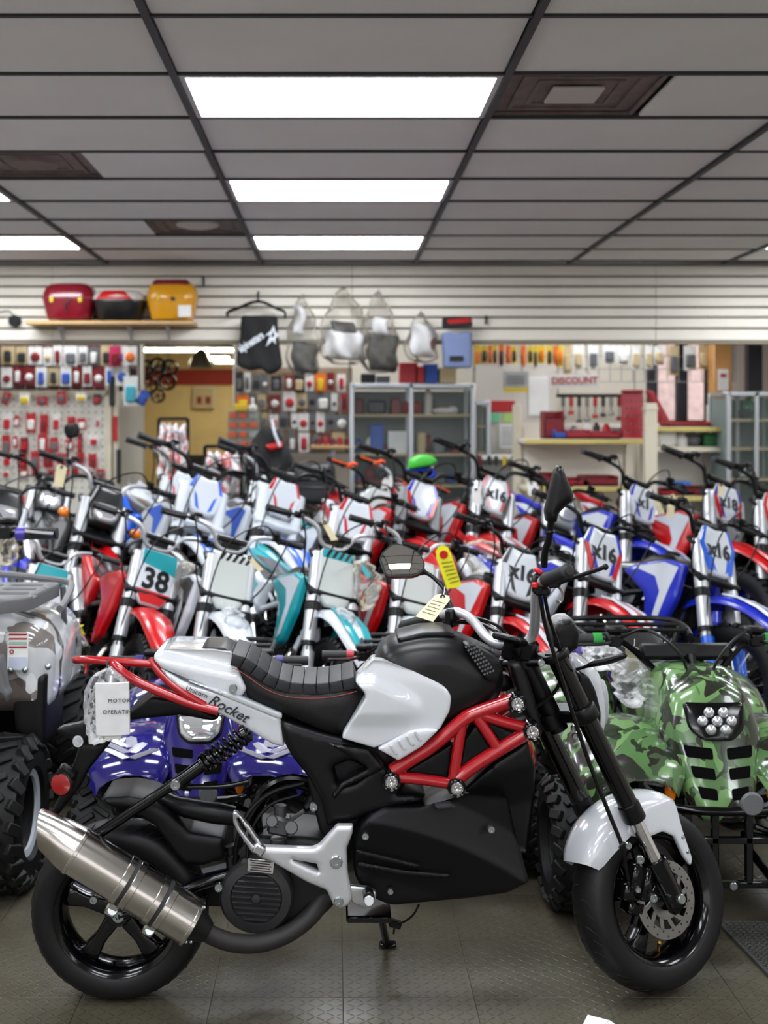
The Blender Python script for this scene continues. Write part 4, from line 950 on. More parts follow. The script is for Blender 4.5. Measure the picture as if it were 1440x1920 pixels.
def plate_f(out, b=.018): return lambda: MB().pil(rnd(out, .014), lambda u, v, w_: (u, v, w_-.25*u*u*4*.3), .004, -.004, .022, rad=.02, bulge=b, bback=b)
def bikespec(**k):
    d = dict(plate='mx', pc=CW, stripe=CB, stripe2=None, fend=CR, fend2=CW, shroud=CR, shroud2=CW, seat=CK, tail=CR, fork=ALUP, guard=CB, frame=BKP, rim=CK, txt=None, steer=0., bars=None, lever=BKP, pad=CK, top=None, light=False, tcol=INK, lean=-11., a=38., s=1., muf=ALU)
    d.update(k); return d
def dirt_bike(label, px, py, Y, sp, group='dirt bikes parked in close rows', name='dirt_bike', cat='dirt bike'):
    a = R_(sp['a']); yaw = a-pi/2; lean = R_(sp['lean']); big = sp['plate'] == 'big'
    pc0 = Vector((.375, 0, .965)) if not big else Vector((.40, 0, .90))
    R0 = Matrix.Rotation(yaw, 4, 'Z') @ Matrix.Rotation(lean, 4, 'X')
    S = Matrix.Translation(FTOP) @ Matrix.Rotation(R_(sp['steer']), 4, -FX) @ Matrix.Translation(-FTOP)
    q = R0 @ (S @ pc0); tgt = P(px, py, Y); s_ = tgt.z/q.z
    t = thing(name, label, cat, (tgt.x-q.x*s_, tgt.y-q.y*s_, 0), group=group)
    t.rotation_euler = (lean, 0, yaw); t.scale = (s_,)*3; sp['_s'] = s_
    # wheels
    wheel(t, 'front_wheel', (.62, 0, .325), .325, .042, .235, sp['rim'], M_=S)
    wheel(t, 'rear_wheel', (-.60, 0, .295), .295, .054, .195, sp['rim'])
    # forks
    for y in (-.1, .1):
        top = FTOP+Vector((.04, y, .03)); bot = Vector((.62, y, .325))-FX*.0; d = bot-top
        fk = cpart('fork_leg', ('fk', y), lambda: MB().cyl(top, top+d*.62, .032, 16, bv=.003).cyl(top+d*.6, bot, .024, 14), sp['fork'], t, S)
        cpart('fork_clamp', ('fkc', y), lambda: MB().cyl(top+d*.34, top+d*.40, .036, 16, bv=.002), BKP, fk); cpart('fork_seal', ('fks', y), lambda: MB().cyl(top+d*.6, top+d*.63, .035, 16), BKP, fk)
        cpart('fork_guard', ('fkg', y), lambda: MB().cyl(top+d*.66+Vector((.008, 0, 0)), top+d*.98+Vector((.012, 0, 0)), .031, 14, r2=.028, bv=.004).box(bot+Vector((0, 0, 0)), (.05, .04, .07), bv=.008), sp['guard'], fk)
    m_ = lambda: MB().box(FTOP+Vector((.03, 0, .02)), (.075, .27, .026), (0, .47, 0), bv=.008).box(FTOP+Vector((.115, 0, -.14)), (.08, .27, .035), (0, .47, 0), bv=.008)
    cpart('triple_clamp', 'tcl', m_, DARKM if sp['fork'] is not CW else CW, t, S)
    HB = S @ Matrix.Translation((.265, 0, 1.045))
    hb_ = cpart('handlebar', 'hb', bar_f, sp['bars'] or BKP, t, HB)
    for sg in (-1, 1):
        cpart('grip', ('gr', sg), lambda: MB().lathe([(0, 0), (.022, 0), (.022, .006), (.0165, .008), (.0168, .12), (.019, .125), (0, .127)], 12, frame((-.024, sg*.25, .101), (1, 0, 0), (0, 0, -sg))), RBR, hb_)
        cpart('lever', ('lv', sg), lever_f(sg), sp['lever'], hb_)
    cpart('bar_pad', 'pad', lambda: MB().tube([(.01, -.075, .045), (.01, .075, .045)], .016, 10).box((0, 0, .02), (.035, .1, .03), bv=.006), sp['pad'], hb_)
    for i, sg in enumerate((-1, 1)):
        cpart('cable', ('cab', sg), lambda: MB().tube(cr([(.30, sg*.2, 1.15), (.38, sg*.24, 1.15), (.42, sg*.21, 1.05), (.40, sg*.17, .90), (.36, sg*.08, .75), (.22, sg*.05, .6)], 5), .0042, 5), BKP, t, S)
        if sg > 0: cpart('hose', ('hos', sg), lambda: MB().tube(cr([(.26, sg*.24, 1.13), (.36, sg*.12, 1.2), (.46, sg*-.04, 1.12), (.47, sg*-.1, .98), (.5, sg*-.11, .7), (.6, sg*-.12, .42)], 5), .004, 5), BKP, t, S)
    # plate
    PM = S @ frame(pc0, (0, 1, 0), (-.38, 0, .92)) @ Matrix.Diagonal(((.95*min(1, .98/s_)**1.2,)*3+(1,)) if not big else (.88, .97, .9, 1))
    if sp['light']:
        pl = cpart('headlight_mask', 'mask', lambda: MB().pil(rnd([(-.09, .16), (.09, .16), (.13, .02), (.10, -.12), (-.10, -.12), (-.13, .02)], .03), lambda u, v, w_: (u, v, w_-.9*u*u), .0, -.04, .025, rad=.04, bulge=.04), sp['pc'], t, PM)
        cpart('headlamp', 'hlamp', lambda: MB().pil(rnd([(-.07, .02), (.07, .02), (.08, -.05), (.04, -.09), (-.04, -.09), (-.08, -.05)], .015), lambda u, v, w_: (u, v, w_-.9*u*u), .03, .0, .02, rad=.02, bulge=.025), CHROME, pl)
        cpart('headlamp_lens', 'hlens', lambda: MB().pil(rnd([(-.074, .024), (.074, .024), (.084, -.05), (.044, -.094), (-.044, -.094), (-.084, -.05)], .015), lambda u, v, w_: (u, v, w_-.9*u*u), .05, .03, .02, rad=.02, bulge=.015), CLEAR, pl)
        if sp['light'] == 'amber':
            for sg in (-1, 1):
                cpart('indicator_stalk', ('ist', sg), lambda: MB().tube([(.0, sg*.05, -.03), (0, sg*.16, -.03)], .008, 8).ball((0, sg*.19, -.03), .034, 12, (.9, 1, .8)), BKP, t, S @ Matrix.Translation((.36, 0, .93)))
                cpart('indicator_lens', ('isl', sg), lambda: MB().ball((.014, sg*.19, -.03), .032, 12, (.8, 1, .8)), AMBER, t, S @ Matrix.Translation((.36, 0, .93)))
    else:
        pl = cpart('number_plate', ('pl', sp['plate']), plate_f(PLBIG if big else PLMX), sp['pc'], t, PM)
        zt = .024
        if big:
            if sp['stripe']:
                if sp['stripe2'] is None:
                    for i in range(5):
                        u = -.085+.038*i; cpart('plate_stripe', ('pst', i), lambda: MB().pil([(u, .095), (u+.018, .095), (u+.042, .135), (u+.022, .135)], lambda a_, b_, w_: (a_, b_, w_-.3*a_*a_), .0235, .015, .03), sp['stripe'] if i != 4 else CK, pl)
                    if sp['top']: cpart('plate_band', 'pbn', lambda: MB().pil(rnd([(-.1, .09), (.1, .09), (.1, .134), (-.1, .134)], .01), lambda a_, b_, w_: (a_, b_, w_-.3*a_*a_), .0228, .012, .03), sp['top'], pl)
                else:
                    cpart('plate_band', 'pb1', lambda: MB().pil([(-.098, .06), (.104, .03), (.104, .10), (.098, .132), (-.098, .132)], lambda a_, b_, w_: (a_, b_, w_-.3*a_*a_), .0232, .012, .03), sp['stripe'], pl)
                    cpart('plate_band', 'pb2', lambda: MB().pil([(-.10, -.075), (.104, -.075), (.058, -.14), (-.058, -.14)], lambda a_, b_, w_: (a_, b_, w_-.3*a_*a_), .0232, .012, .03), sp['stripe2'], pl)
        elif sp['stripe']:
            c2 = sp['stripe2'] or sp['stripe']
            for sg in (-1, 1):
                for i, (out, cc) in enumerate((([(.072, .128), (.086, .125), (.126, .03), (.1, .03)], sp['stripe']), ([(.1, .03), (.126, .03), (.084, -.12), (.05, -.12)], c2), ([(.06, -.02), (.085, .01), (.06, -.1), (.03, -.12)], sp['stripe']))):
                    cpart('plate_stripe', ('ps', sg, i), lambda: MB().pil([(u*sg, v) for u, v in (out if sg > 0 else out[::-1])], lambda a_, b_, w_: (a_, b_, w_-.25*a_*a_*1.2), .0228, .015, .05), cc, pl)
        if sp['txt']:
            k = ('tx', sp['txt'], sp['tcol'].name, big)
            if k not in CACHE:
                Tm = Matrix.Translation((0, .0 if not big else -.02, (.0232 if not big else .0232)))
                me = text_mesh(sp['txt'], .11 if not big else .15, Tm, ext=.0014, bold=.005, sx=.95 if not big else 1.05); me.materials.append(sp['tcol']); CACHE[k] = me
            link('lettering', CACHE[k], pl)
    # fenders
    cs = [(-1, -.034), (-.86, -.006), (-.5, .006), (0, .014), (.5, .006), (.86, -.006), (1, -.034)]
    fz = cpart('front_fender', 'ffn', lambda: strip([(.28, .70, .05), (.40, .735, .075), (.55, .755, .085), (.70, .735, .082), (.84, .675, .062), (.95, .60, .022)], cs), sp['fend'], t, S, smooth=60)
    if sp['fend2']:
        for sg in (-1, 1):
            cpart('fender_stripe', ('fst', sg), lambda: shell(MB(), [((x, sg*yy, z), (0, sg, 0), (.25, 0, .97), hw, 1) for x, z, yy, hw in ((.5, .772, .03, .003), (.62, .766, .042, .016), (.74, .738, .045, .02), (.85, .69, .034, .018), (.945, .62, .012, .006))], [(-1, .0), (0, .003), (1, -.004)], .003), sp['fend2'], fz)
    cpart('rear_fender', 'rfn', lambda: strip([(-.2, .80, .07), (-.4, .83, .085), (-.6, .86, .085), (-.78, .90, .07), (-.92, .93, .035)], cs), sp['tail'], t, smooth=60)
    # tank, seat, side plastics
    cpart('fuel_tank', 'tank', lambda: MB().pil(rnd([(.24, .84), (.2, .92), (.05, .91), (-.06, .85), (-.06, .72), (.16, .68)], .04), PXZ, -.06, .06, .04, rad=.06, bulge=-.05, bback=.05).cyl((.1, 0, .9), (.1, 0, .94), .035, 14, bv=.004), BKP, t)
    cpart('seat', 'seat', lambda: MB().pil(rnd([(.08, .895), (-.05, .862), (-.25, .845), (-.5, .875), (-.66, .9), (-.66, .86), (-.45, .80), (-.2, .77), (-.02, .77)], .03), PXZ, -.05, .05, .035, rad=.045, bulge=-.05, bback=.05), sp['seat'], t)
    for sg in (-1, 1):
        sh = cpart('tank_shroud', ('shr', sg), lambda: MB().pil(rnd([(.33, .87, .01), (.22, .885), (.0, .84), (-.08, .80, .01), (.10, .70), (.17, .50, .01), (.26, .55), (.32, .70)], .02), PXZ, sg*.125, sg*.105, .035, rad=.016, bulge=sg*.014, bback=sg*.0), sp['shroud'], t)
        cpart('shroud_graphic', ('shg', sg), lambda: MB().pil(rnd([(.30, .85), (.2, .865), (.0, .822), (.16, .79), (.21, .72), (.19, .55), (.23, .58), (.265, .74)], .004), PXZ, sg*.1405, sg*.12, .04), sp['shroud2'], sh)
        cpart('side_panel', ('sdp', sg), lambda: MB().pil(rnd([(-.18, .80), (-.3, .79), (-.6, .88), (-.72, .88), (-.5, .72), (-.36, .56), (-.26, .58)], .025), PXZ, sg*.1, sg*.08, .04, rad=.025, bulge=sg*.025), sp['shroud2'] if sp['shroud2'] is not CK else sp['tail'], t)
        cpart('panel_graphic', ('sdg', sg), lambda: MB().pil(rnd([(-.3, .76), (-.42, .8), (-.66, .865), (-.48, .74), (-.38, .64)], .01), PXZ, sg*.127, sg*.1, .05), sp['shroud'], t)
        cpart('foot_peg', ('peg', sg), lambda: MB().box((-.2, sg*.18, .30), (.05, .1, .018), bv=.004).tube([(-.2, sg*.08, .29), (-.2, sg*.15, .3)], .01, 8), DARKM, t)
    cpart('frame', 'frm', bike_frame_f, sp['frame'], t); cpart('engine', 'eng', bike_engine_f, ENGM, t); cpart('swing_arm', 'swg', swing_f, ALU, t); cpart('shock', 'shk', shock_f, CR if sp['fend'] is CR else BKP, t)
    cpart('radiator', 'rad', lambda: MB().box((.27, -.07, .68), (.03, .11, .2), (0, .3, 0), bv=.006).box((.27, .07, .68), (.03, .11, .2), (0, .3, 0), bv=.006).tube([(.26, -.07, .6), (.26, .07, .6)], .012, 6), DARKM, t); cpart('exhaust_pipe', 'pip', pipe_f, STEEL, t); cpart('muffler', 'mff', muff_f, sp['muf'], t)
    cpart('chain', 'chn', lambda: MB().tube([(-.16, .1, .37), (-.6, .075, .35)], .008, 5).tube([(-.16, .1, .27), (-.6, .075, .24)], .008, 5).cyl((-.6, .07, .295), (-.6, .08, .295), .06, 20), DARKM, t)
    sl = .22/cos(lean); tip = Vector((-.12, .30, 0)); zt_ = tan_z(tip.y, lean)
    k = ('kst', round(sp['lean'], 1)); cpart('side_stand', k, lambda: MB().tube([(-.1, .09, .26), (tip.x, tip.y, zt_)], .009, 8).box((tip.x, tip.y, zt_), (.05, .03, .012), bv=.003), DARKM, t)
    return t
def tan_z(y, lean): return y*math.tan(-lean)*1.0+.008
PB = dict(plate='big', seat=CK, fork=ALUP, guard=ALUP, frame=CW, rim=CK, bars=ALUP)
TDR = col('dark_red', (104, 8, 16))
BIKES = [
 # front row
 ('small dirt bike with white and teal plate numbered 37 behind grey camouflage quad', 88, 1105, 5.66, bikespec(**{**PB, **dict(pc=CW, stripe=CT_, stripe2=CW, txt='37', fend=CB, fend2=None, shroud=CG, shroud2=CB, tail=CB, lean=-19, frame=BKP, a=22, tcol=CK)})),
 ('small red dirt bike with red fender and plate numbered 38', 290, 1085, 5.51, bikespec(**{**PB, **dict(pc=CW, stripe=CT_, stripe2=CR, txt='38', fend=CR, fend2=None, shroud=CR, shroud2=CR, tail=CR, lean=-20, frame=BKP, a=24, tcol=CK)})),
 ('small white dirt bike, blank pale plate with black stripes on top', 430, 1090, 5.36, bikespec(**{**PB, **dict(pc=CLG, stripe=CK, txt=None, fend=CW, fend2=None, shroud=CW, shroud2=CK, tail=CK, lean=-16, a=22)})),
 ('small white dirt bike, blank pale plate with teal stripes on top', 630, 1086, 5.36, bikespec(**{**PB, **dict(pc=CLG, stripe=CK, top=CT_, txt=None, fend=CW, fend2=CT_, shroud=CT_, shroud2=CW, tail=CT_, lean=-16, a=22)})),
 ('small white dirt bike, plain pale plate partly behind the oval mirror', 782, 1100, 5.36, bikespec(**{**PB, **dict(pc=CLG, stripe=None, txt=None, fend=CW, fend2=None, shroud=CR, shroud2=CW, tail=CR, lean=-16, a=22)})),
 ('red dirt bike whose white plate shows an x behind the switch box', 975, 1078, 5.41, bikespec(stripe=CK, stripe2=CW, txt='x16', fend=CR, shroud=CR, tail=CR, lean=-20, a=22, guard=ALUP)),
 ('red dirt bike with white fork legs and plate reading x16', 1128, 1040, 5.61, bikespec(stripe=CB, stripe2=CR, txt='x16', fend=CR, fend2=CW, shroud=CW, shroud2=CB, tail=CR, lean=-20, a=24, guard=CP)),
 ('blue dirt bike with blue fork guards and plate reading x16', 1342, 1036, 5.66, bikespec(stripe=CBL, txt='x16', fend=CB, fend2=CW, shroud=CB, shroud2=CW, tail=CB, lean=-17, a=28, guard=CBL)),
 # second row
 ('black street trail bike with clear headlamp and amber indicators', 196, 958, 6.72, bikespec(pc=CK, light='amber', fend=CK, fend2=None, shroud=CK, shroud2=CG, tail=CK, lean=-19, a=26, bars=ALUP, guard=CK)),
 ('white dirt bike with blue edged plate and white and blue fender', 383, 930, 7.02, bikespec(pc=CW, stripe=CBL, stripe2=CW, fend=CW, fend2=CBL, shroud=CW, shroud2=CBL, tail=CW, fork=CW, guard=CW, frame=CW, lean=-20, a=26)),
 ('white dirt bike with red marks on its plate and blue tipped fender', 530, 935, 7.12, bikespec(pc=CW, stripe=CR, stripe2=CW, fend=CW, fend2=CBL, shroud=CW, shroud2=CBL, tail=CW, fork=CW, guard=CW, frame=CW, lean=-20, a=26)),
 ('white dirt bike with red banded long plate beside turquoise striped seat', 664, 976, 6.72, bikespec(pc=CW, stripe=CR, stripe2=CW, fend=CT_, fend2=CK, shroud=CK, shroud2=CW, tail=CT_, lean=-20, a=20, fork=ALUP, guard=CK)),
 ('red dirt bike with white, red and blue plate beneath the helmet', 790, 938, 7.17, bikespec(pc=CW, stripe=CB, stripe2=CR, fend=CR, fend2=CR, shroud=CR, shroud2=CW, tail=CR, lean=-18, a=22, fork=CG, guard=CG)),
 ('red and white dirt bike with manila tag and half hidden plate reading x', 928, 930, 7.32, bikespec(stripe=CR, stripe2=CK, txt='x16', fend=CR, fend2=CW, shroud=CR, shroud2=CW, tail=CR, lean=-20, a=22)),
 ('black and red dirt bike with twin lamp mask behind the black mirror', 1055, 958, 7.62, bikespec(pc=CLG, light='clear', fend=CK, fend2=None, shroud=CR, shroud2=CW, tail=CR, lean=-19, a=22)),
 ('blue dirt bike with clear headlamp under a plate reading x1', 1204, 946, 7.32, bikespec(stripe=CB, stripe2=CW, txt='x1', fend=CB, fend2=CW, shroud=CB, shroud2=CW, tail=CB, lean=-19, a=24)),
 ('red dirt bike with red fender and plate reading x18', 1362, 946, 7.02, bikespec(stripe=CP, stripe2=CR, txt='x18', fend=CR, fend2=CR, shroud=CR, shroud2=CW, tail=CR, lean=-19, a=24)),
 ('black dirt bike with pale pink film at the right edge of the photo', 1455, 965, 6.82, bikespec(pc=CW, stripe=CR, fend=CK, fend2=CW, shroud=CK, shroud2=CG, tail=CK, lean=-19, a=24)),
 # third row
 ('white dirt bike with silver forks and chrome bars before stacked white bags', 340, 915, 8.30, bikespec(pc=CW, stripe=CR, stripe2=CW, fend=CK, fend2=None, shroud=CW, shroud2=CW, tail=CW, bars=CHROME, lean=-18, a=22)),
 ('white and grey dirt bike with chrome bars before the black luggage case', 505, 925, 8.40, bikespec(pc=CLG, stripe=None, fend=CW, fend2=None, shroud=CW, shroud2=CG, tail=CG, bars=ALUP, lean=-20, a=28)),
 ('dark dirt bike with orange lever beside the black luggage case', 706, 945, 8.30, bikespec(pc=CLG, stripe=None, fend=CW, fend2=None, shroud=CW, shroud2=CK, tail=CK, lever=CO, lean=-20, a=26)),
 ('dark dirt bike with orange lever left of the blue and green helmet', 757, 938, 8.60, bikespec(pc=CW, stripe=CR, fend=CW, fend2=None, shroud=CR, shroud2=CW, tail=CR, lever=CO, bars=ALUP, lean=-20, a=26)),
 ('dark red motorbike at the left edge below the red pegboard tools', 92, 935, 7.70, bikespec(pc=CK, light='amber', fend=TDR, fend2=None, shroud=TDR, shroud2=CP, tail=CR, lean=-16, a=25)),
 ('black motorbike with bagged mirror at the far left edge', 8, 960, 7.02, bikespec(pc=CK, light='clear', fend=CK, fend2=None, shroud=CK, shroud2=CK, tail=CK, lean=-16, a=25)),
]
for b_ in BIKES: dirt_bike(*b_)
# ================================================================== quads
GCAM = camo('green_camouflage', [(104, 142, 86), (60, 80, 52), (40, 36, 32), (78, 112, 66), (34, 44, 30)], 6.0)
SCAM = camo('grey_camouflage', [(186, 188, 190), (122, 116, 112), (82, 74, 70), (206, 208, 210)], 4, rough=.1)
BLUP = mat('deep_blue_paint', (30, 24, 106), .12, coat=.8)
REDQ = mat('quad_red_paint', (150, 14, 22), .15, coat=.8)
def qtyre_f(Rt, hw):
    def f():
        m = MB(); pr = [(Rt*.52, hw*.75), (Rt*.6, hw), (Rt*.8, hw*1.02), (Rt*.92, hw*.95), (Rt*.955, hw*.6), (Rt*.96, 0)]
        pr = pr+[(a, -b) for a, b in pr[-2::-1]]; m.lathe(pr+[(Rt*.45, -hw*.6), (Rt*.45, hw*.6)], 40, YAX, closed=True)
        n = 22
        for i in range(n):
            for sg in (-1, 1):
                a = 2*pi*(i+.5*(sg > 0))/n
                for (h, tl, rr, w_, l_) in ((.3, .55, .965, .5, .022), (.92, -.5, .90, .32, .03)):
                    m.M = YAX @ Matrix.Rotation(a+(.06 if h > .5 else 0), 4, 'Z') @ Matrix.Translation((Rt*rr, 0, sg*h*hw)) @ Matrix.Rotation(-sg*(.9 if h > .5 else .12), 4, 'Y') @ Matrix.Rotation(sg*tl, 4, 'X')
                    m.box((0, 0, 0), (.02, l_, hw*w_*1.5), bv=.003)
        m.M = Matrix(); return m
    return f
def qrim_f(Rt, hw):
    def f():
        r = Rt*.52
        m = MB().lathe([(r+.008, hw*.86), (r+.008, hw*.8), (r-.004, hw*.72), (r-.012, hw*.3), (r*.8, hw*.15), (r*.5, hw*.2), (r*.3, hw*.35), (0, hw*.35), (0, hw*.1), (r*.8, 0), (r-.016, -hw*.4), (r, -hw*.8), (r+.008, -hw*.8)], 36, YAX)
        for i in range(4): a = i*pi/2+.4; m.lathe([(0, hw*.5), (.008, hw*.5), (.009, hw*.2)], 8, YAX @ Matrix.Translation((r*.45*cos(a), r*.45*sin(a), 0)))
        return m
    return f
def coil(a, b, r, n, w_):
    a, b = Vector(a), Vector(b); d = b-a; T = Matrix.Translation(a) @ d.to_track_quat('Z', 'Y').to_matrix().to_4x4()
    return MB().tube([T @ Vector((r*cos(t*n*2*pi), r*sin(t*n*2*pi), d.length*t)) for t in np.linspace(0, 1, n*12)], w_, 7)
def quad(label, loc, yaw, s_, body, ring, fender2=None, text_=None, spring=None, rim=None, util=False, name='quad_bike', bumper=True, key='a', led=True):
    t = thing(name, label, 'quad bike', loc, yaw, group='quad bikes'); t.scale = (s_,)*3
    Rt, hw, wb, tr = .205, .095, .43, .40
    springm = spring or CW; rimm = rim or BKP
    for x, nm in ((wb, 'front_wheel'), (-wb, 'rear_wheel')):
        for sg in (-1, 1):
            M_ = Matrix.Translation((x, sg*tr, Rt)) @ (Matrix.Rotation(pi, 4, 'Z') if sg < 0 else Matrix())
            w_ = cpart(nm, ('qr',), qrim_f(Rt, hw), rimm, t, M_); cpart('tyre', ('qt',), qtyre_f(Rt, hw), KNOB, w_)
            if util: cpart('rim_ring', ('qrr',), lambda: MB().lathe([(Rt*.52-.01, hw*.84), (Rt*.52+.01, hw*.88), (Rt*.52+.014, hw*.8), (Rt*.52-.008, hw*.74)], 36, YAX, closed=True), CW, w_)
    def chassis():
        m = MB()
        for y in (-1, 1):
            m.tube(cr([(.6, y*.1, .32), (.3, y*.12, .22), (-.2, y*.12, .2), (-.5, y*.1, .3)], 4), .015, 8); m.tube(cr([(.55, y*.08, .5), (.2, y*.1, .5), (-.2, y*.1, .48), (-.6, y*.1, .52)], 4), .013, 8)
            m.tube([(.55, y*.08, .5), (.6, y*.1, .32)], .012, 8); m.tube([(-.5, y*.1, .3), (-.6, y*.1, .52)], .012, 8)
            for dx in (-.09, .09): m.tube([(wb+dx, y*.1, .26), (wb, y*(tr-.1), Rt)], .011, 8); m.tube([(wb+dx, y*.09, .38), (wb, y*(tr-.1), Rt+.07)], .009, 8)
        m.tube([(-wb, -tr, Rt), (-wb, tr, Rt)], .018, 10); m.box((-.3, 0, Rt+.02), (.3, .08, .06), bv=.01)
        m.tube([(wb+.02, 0, .3), (.32, 0, .78)], .016, 8)
        return m
    cpart('chassis', 'qch', chassis, GLOSSB, t)
    cpart('engine', 'qen', lambda: MB().box((0, 0, .3), (.34, .2, .2), bv=.03).box((.1, 0, .43), (.16, .13, .12), (0, .4, 0), bv=.01).cyl((-.05, -.13, .3), (-.05, -.1, .3), .08, 18, bv=.004), ENGM, t)
    for sg in (-1, 1): cpart('front_spring', ('qsp', sg), lambda: coil((wb+.08, sg*.24, .24), (wb+.03, sg*.12, .5), .027, 7, .005), springm, t)
    # body
    bd_ = cpart('body', 'qbd', lambda: MB().pil(rnd([(.56, .66), (.42, .76), (.2, .74), (.05, .62), (-.15, .56), (-.15, .46), (.25, .42), (.56, .44)], .05), PXZ, -.07, .07, .045, rad=.07, bulge=-.06, bback=.06), body, t)
    nose_mp = lambda u, v, w_: (.60+w_-.42*(v-.45)-1.4*u*u, u, v)
    nz = cpart('nose_cowl', 'qns', lambda: MB().pil(rnd([(-.12, .70), (-.05, .74), (.05, .74), (.12, .70), (.155, .58), (.12, .44), (.075, .34), (-.075, .34), (-.12, .44), (-.155, .58)], .03), nose_mp, .0, -.06, .035, rad=.04, bulge=.045), body, t)
    cpart('headlight', 'qhl', lambda: MB().pil(rnd([(-.095, .675), (.095, .675), (.085, .60), (.045, .57), (-.045, .57), (-.085, .60)], .015), nose_mp, .05, .02, .03, rad=.012, bulge=.006), GLOSSB, nz)
    if led:
        for i, (u, v) in enumerate(((-.022, .65), (.022, .65), (-.044, .626), (0, .626), (.044, .626), (-.022, .602), (.022, .602))):
            cpart('headlight_bulb', ('qhb', i), lambda: MB().ball(Vector(nose_mp(u, v, .058)), (.017), 12, (.6, 1, 1)), mat('led_lens', (225, 228, 232), .05, metal=.75), nz)
    else: cpart('headlight_lens', 'qhx', lambda: MB().pil(rnd([(-.085, .665), (.085, .665), (.075, .605), (.04, .58), (-.04, .58), (-.075, .605)], .015), nose_mp, .058, .04, .03, rad=.02, bulge=.015), mat('led_lens', (225, 228, 232), .05, metal=.75), nz)
    for i in range(3):
        for sg in (-1, 1):
            v = .535-.055*i; k = .105-.014*i
            cpart('grille_slot', ('qgs', i, sg), lambda: MB().pil(rnd([(sg*.022, v+.014), (sg*k, v+.02), (sg*(k-.006), v-.012), (sg*.022, v-.016)], .006), nose_mp, .0475, .02, .03), mat('void_black', (3, 3, 4), .9, spec=.1), nz)
    cf = [(-1, -.045), (-.85, -.012), (-.4, .012), (.1, .018), (.6, .004), (.9, -.02), (1, -.05)]
    for sg in (-1, 1):
        fo = cpart('front_fender', ('qff', sg), lambda: shell(MB(), [((q.x, sg*(.26+.02*i/12), q.y), (0, sg, -.1), (0, 0, 1), q.z, 1) for i, q in enumerate(cr([(.66, .455, .12), (.60, .52, .165), (.45, .565, .175), (.28, .56, .16), (.14, .48, .13)], 4))], cf, .006), body, t, smooth=60)
        if fender2:
            for i in range(3):
                cpart('fender_graphic', ('qfg', sg, i), lambda: shell(MB(), [((.60-.04*i, sg*(.17+.05*i), .545+.012*i), (0, sg, 0), (.4, 0, .9), .02, 1), ((.63-.03*i, sg*(.26), .52+.012*i), (0, sg, 0), (.6, 0, .8), .025, 1), ((.58-.04*i, sg*(.35), .54+.01*i), (0, sg, 0), (.4, 0, .9), .02, 1)], [(-1, .004), (0, .012), (1, .004)], .004), fender2, fo)
        if not util: cpart('rear_fender', ('qrf', sg), lambda: shell(MB(), [((q.x, sg*.28, q.y), (0, sg, -.1), (0, 0, 1), q.z, 1) for q in cr([(-.1, .40, .12), (-.2, .53, .16), (-.4, .58, .18), (-.58, .56, .17), (-.7, .5, .13)], 4)], cf, .006), body, t, smooth=60)
        cpart('indicator', ('qin', sg), lambda: MB().ball((.62, sg*.155, .42), .025, 10, (.6, .7, 1.5)), AMBER, t)
        cpart('foot_well', ('qfw', sg), lambda: MB().box((0, sg*.27, .22), (.4, .2, .015), bv=.005).box((.2, sg*.27, .3), (.015, .2, .16), (0, -.3, 0), bv=.005), BKP, t)
    cpart('seat', 'qst', lambda: MB().pil(rnd([(.1, .70), (-.05, .655), (-.3, .67), (-.55, .72), (-.62, .69), (-.5, .58), (-.1, .55), (.08, .60)], .03), PXZ, -.08, .08, .045, rad=.05, bulge=-.05, bback=.05), SEAT, t)
    # handlebar
    HB2 = Matrix.Translation((0, 0, -.09 if not util else 0)); hb_ = cpart('handlebar', 'qhb', lambda: MB().tube(cr([(.2, -.40, .90), (.23, -.22, .90), (.28, -.1, .80), (.3, -.05, .77), (.3, .05, .77), (.28, .1, .80), (.23, .22, .90), (.2, .40, .90)], 5), .012, 8).tube([(.25, -.16, .86), (.25, .16, .86)], .01, 8), GLOSSB, t, HB2)
    for sg in (-1, 1):
        cpart('grip', ('qgr', sg), lambda: MB().lathe([(0, 0), (.021, 0), (.021, .01), (.0195, .014), (.0195, .135), (0, .137)], 14, frame((.222, sg*.27, .90), (1, 0, 0), (0, .0, -sg))), RBR, hb_)
        cpart('grip_ring', ('qgg', sg), lambda: MB().lathe([(.0185, 0), (.0225, 0), (.0225, .03), (.0185, .03)], 14, frame((.222, sg*.272, .90), (1, 0, 0), (0, .0, -sg)), closed=True), ring, hb_)
        cpart('lever', ('qlv', sg), lambda: MB().box((.24, sg*.235, .905), (.06, .05, .045), bv=.008).tube(cr([(.26, sg*.24, .905), (.30, sg*.28, .9), (.29, sg*.38, .895)], 4), .006, 6).box((.25, sg*.23, .94), (.05, .07, .02), bv=.006), BKP, hb_)
        cpart('cable', ('qcb', sg), lambda: MB().tube(cr([(.26, sg*.22, .91), (.38, sg*.16, .96), (.42, sg*.06, .88), (.38, sg*.02, .74)], 5), .005, 6), BKP, t, HB2)
    pd = cpart('bar_pad', 'qpd', lambda: MB().box((.25, 0, .865), (.04, .3, .055), (0, -.35, 0), bv=.01), BKP, hb_)
    if text_: text('lettering', text_, .05, frame((.272, 0, .873), (0, 1, 0), (-.34, 0, .94)), CW, pd, bold=.001, sx=1.35)
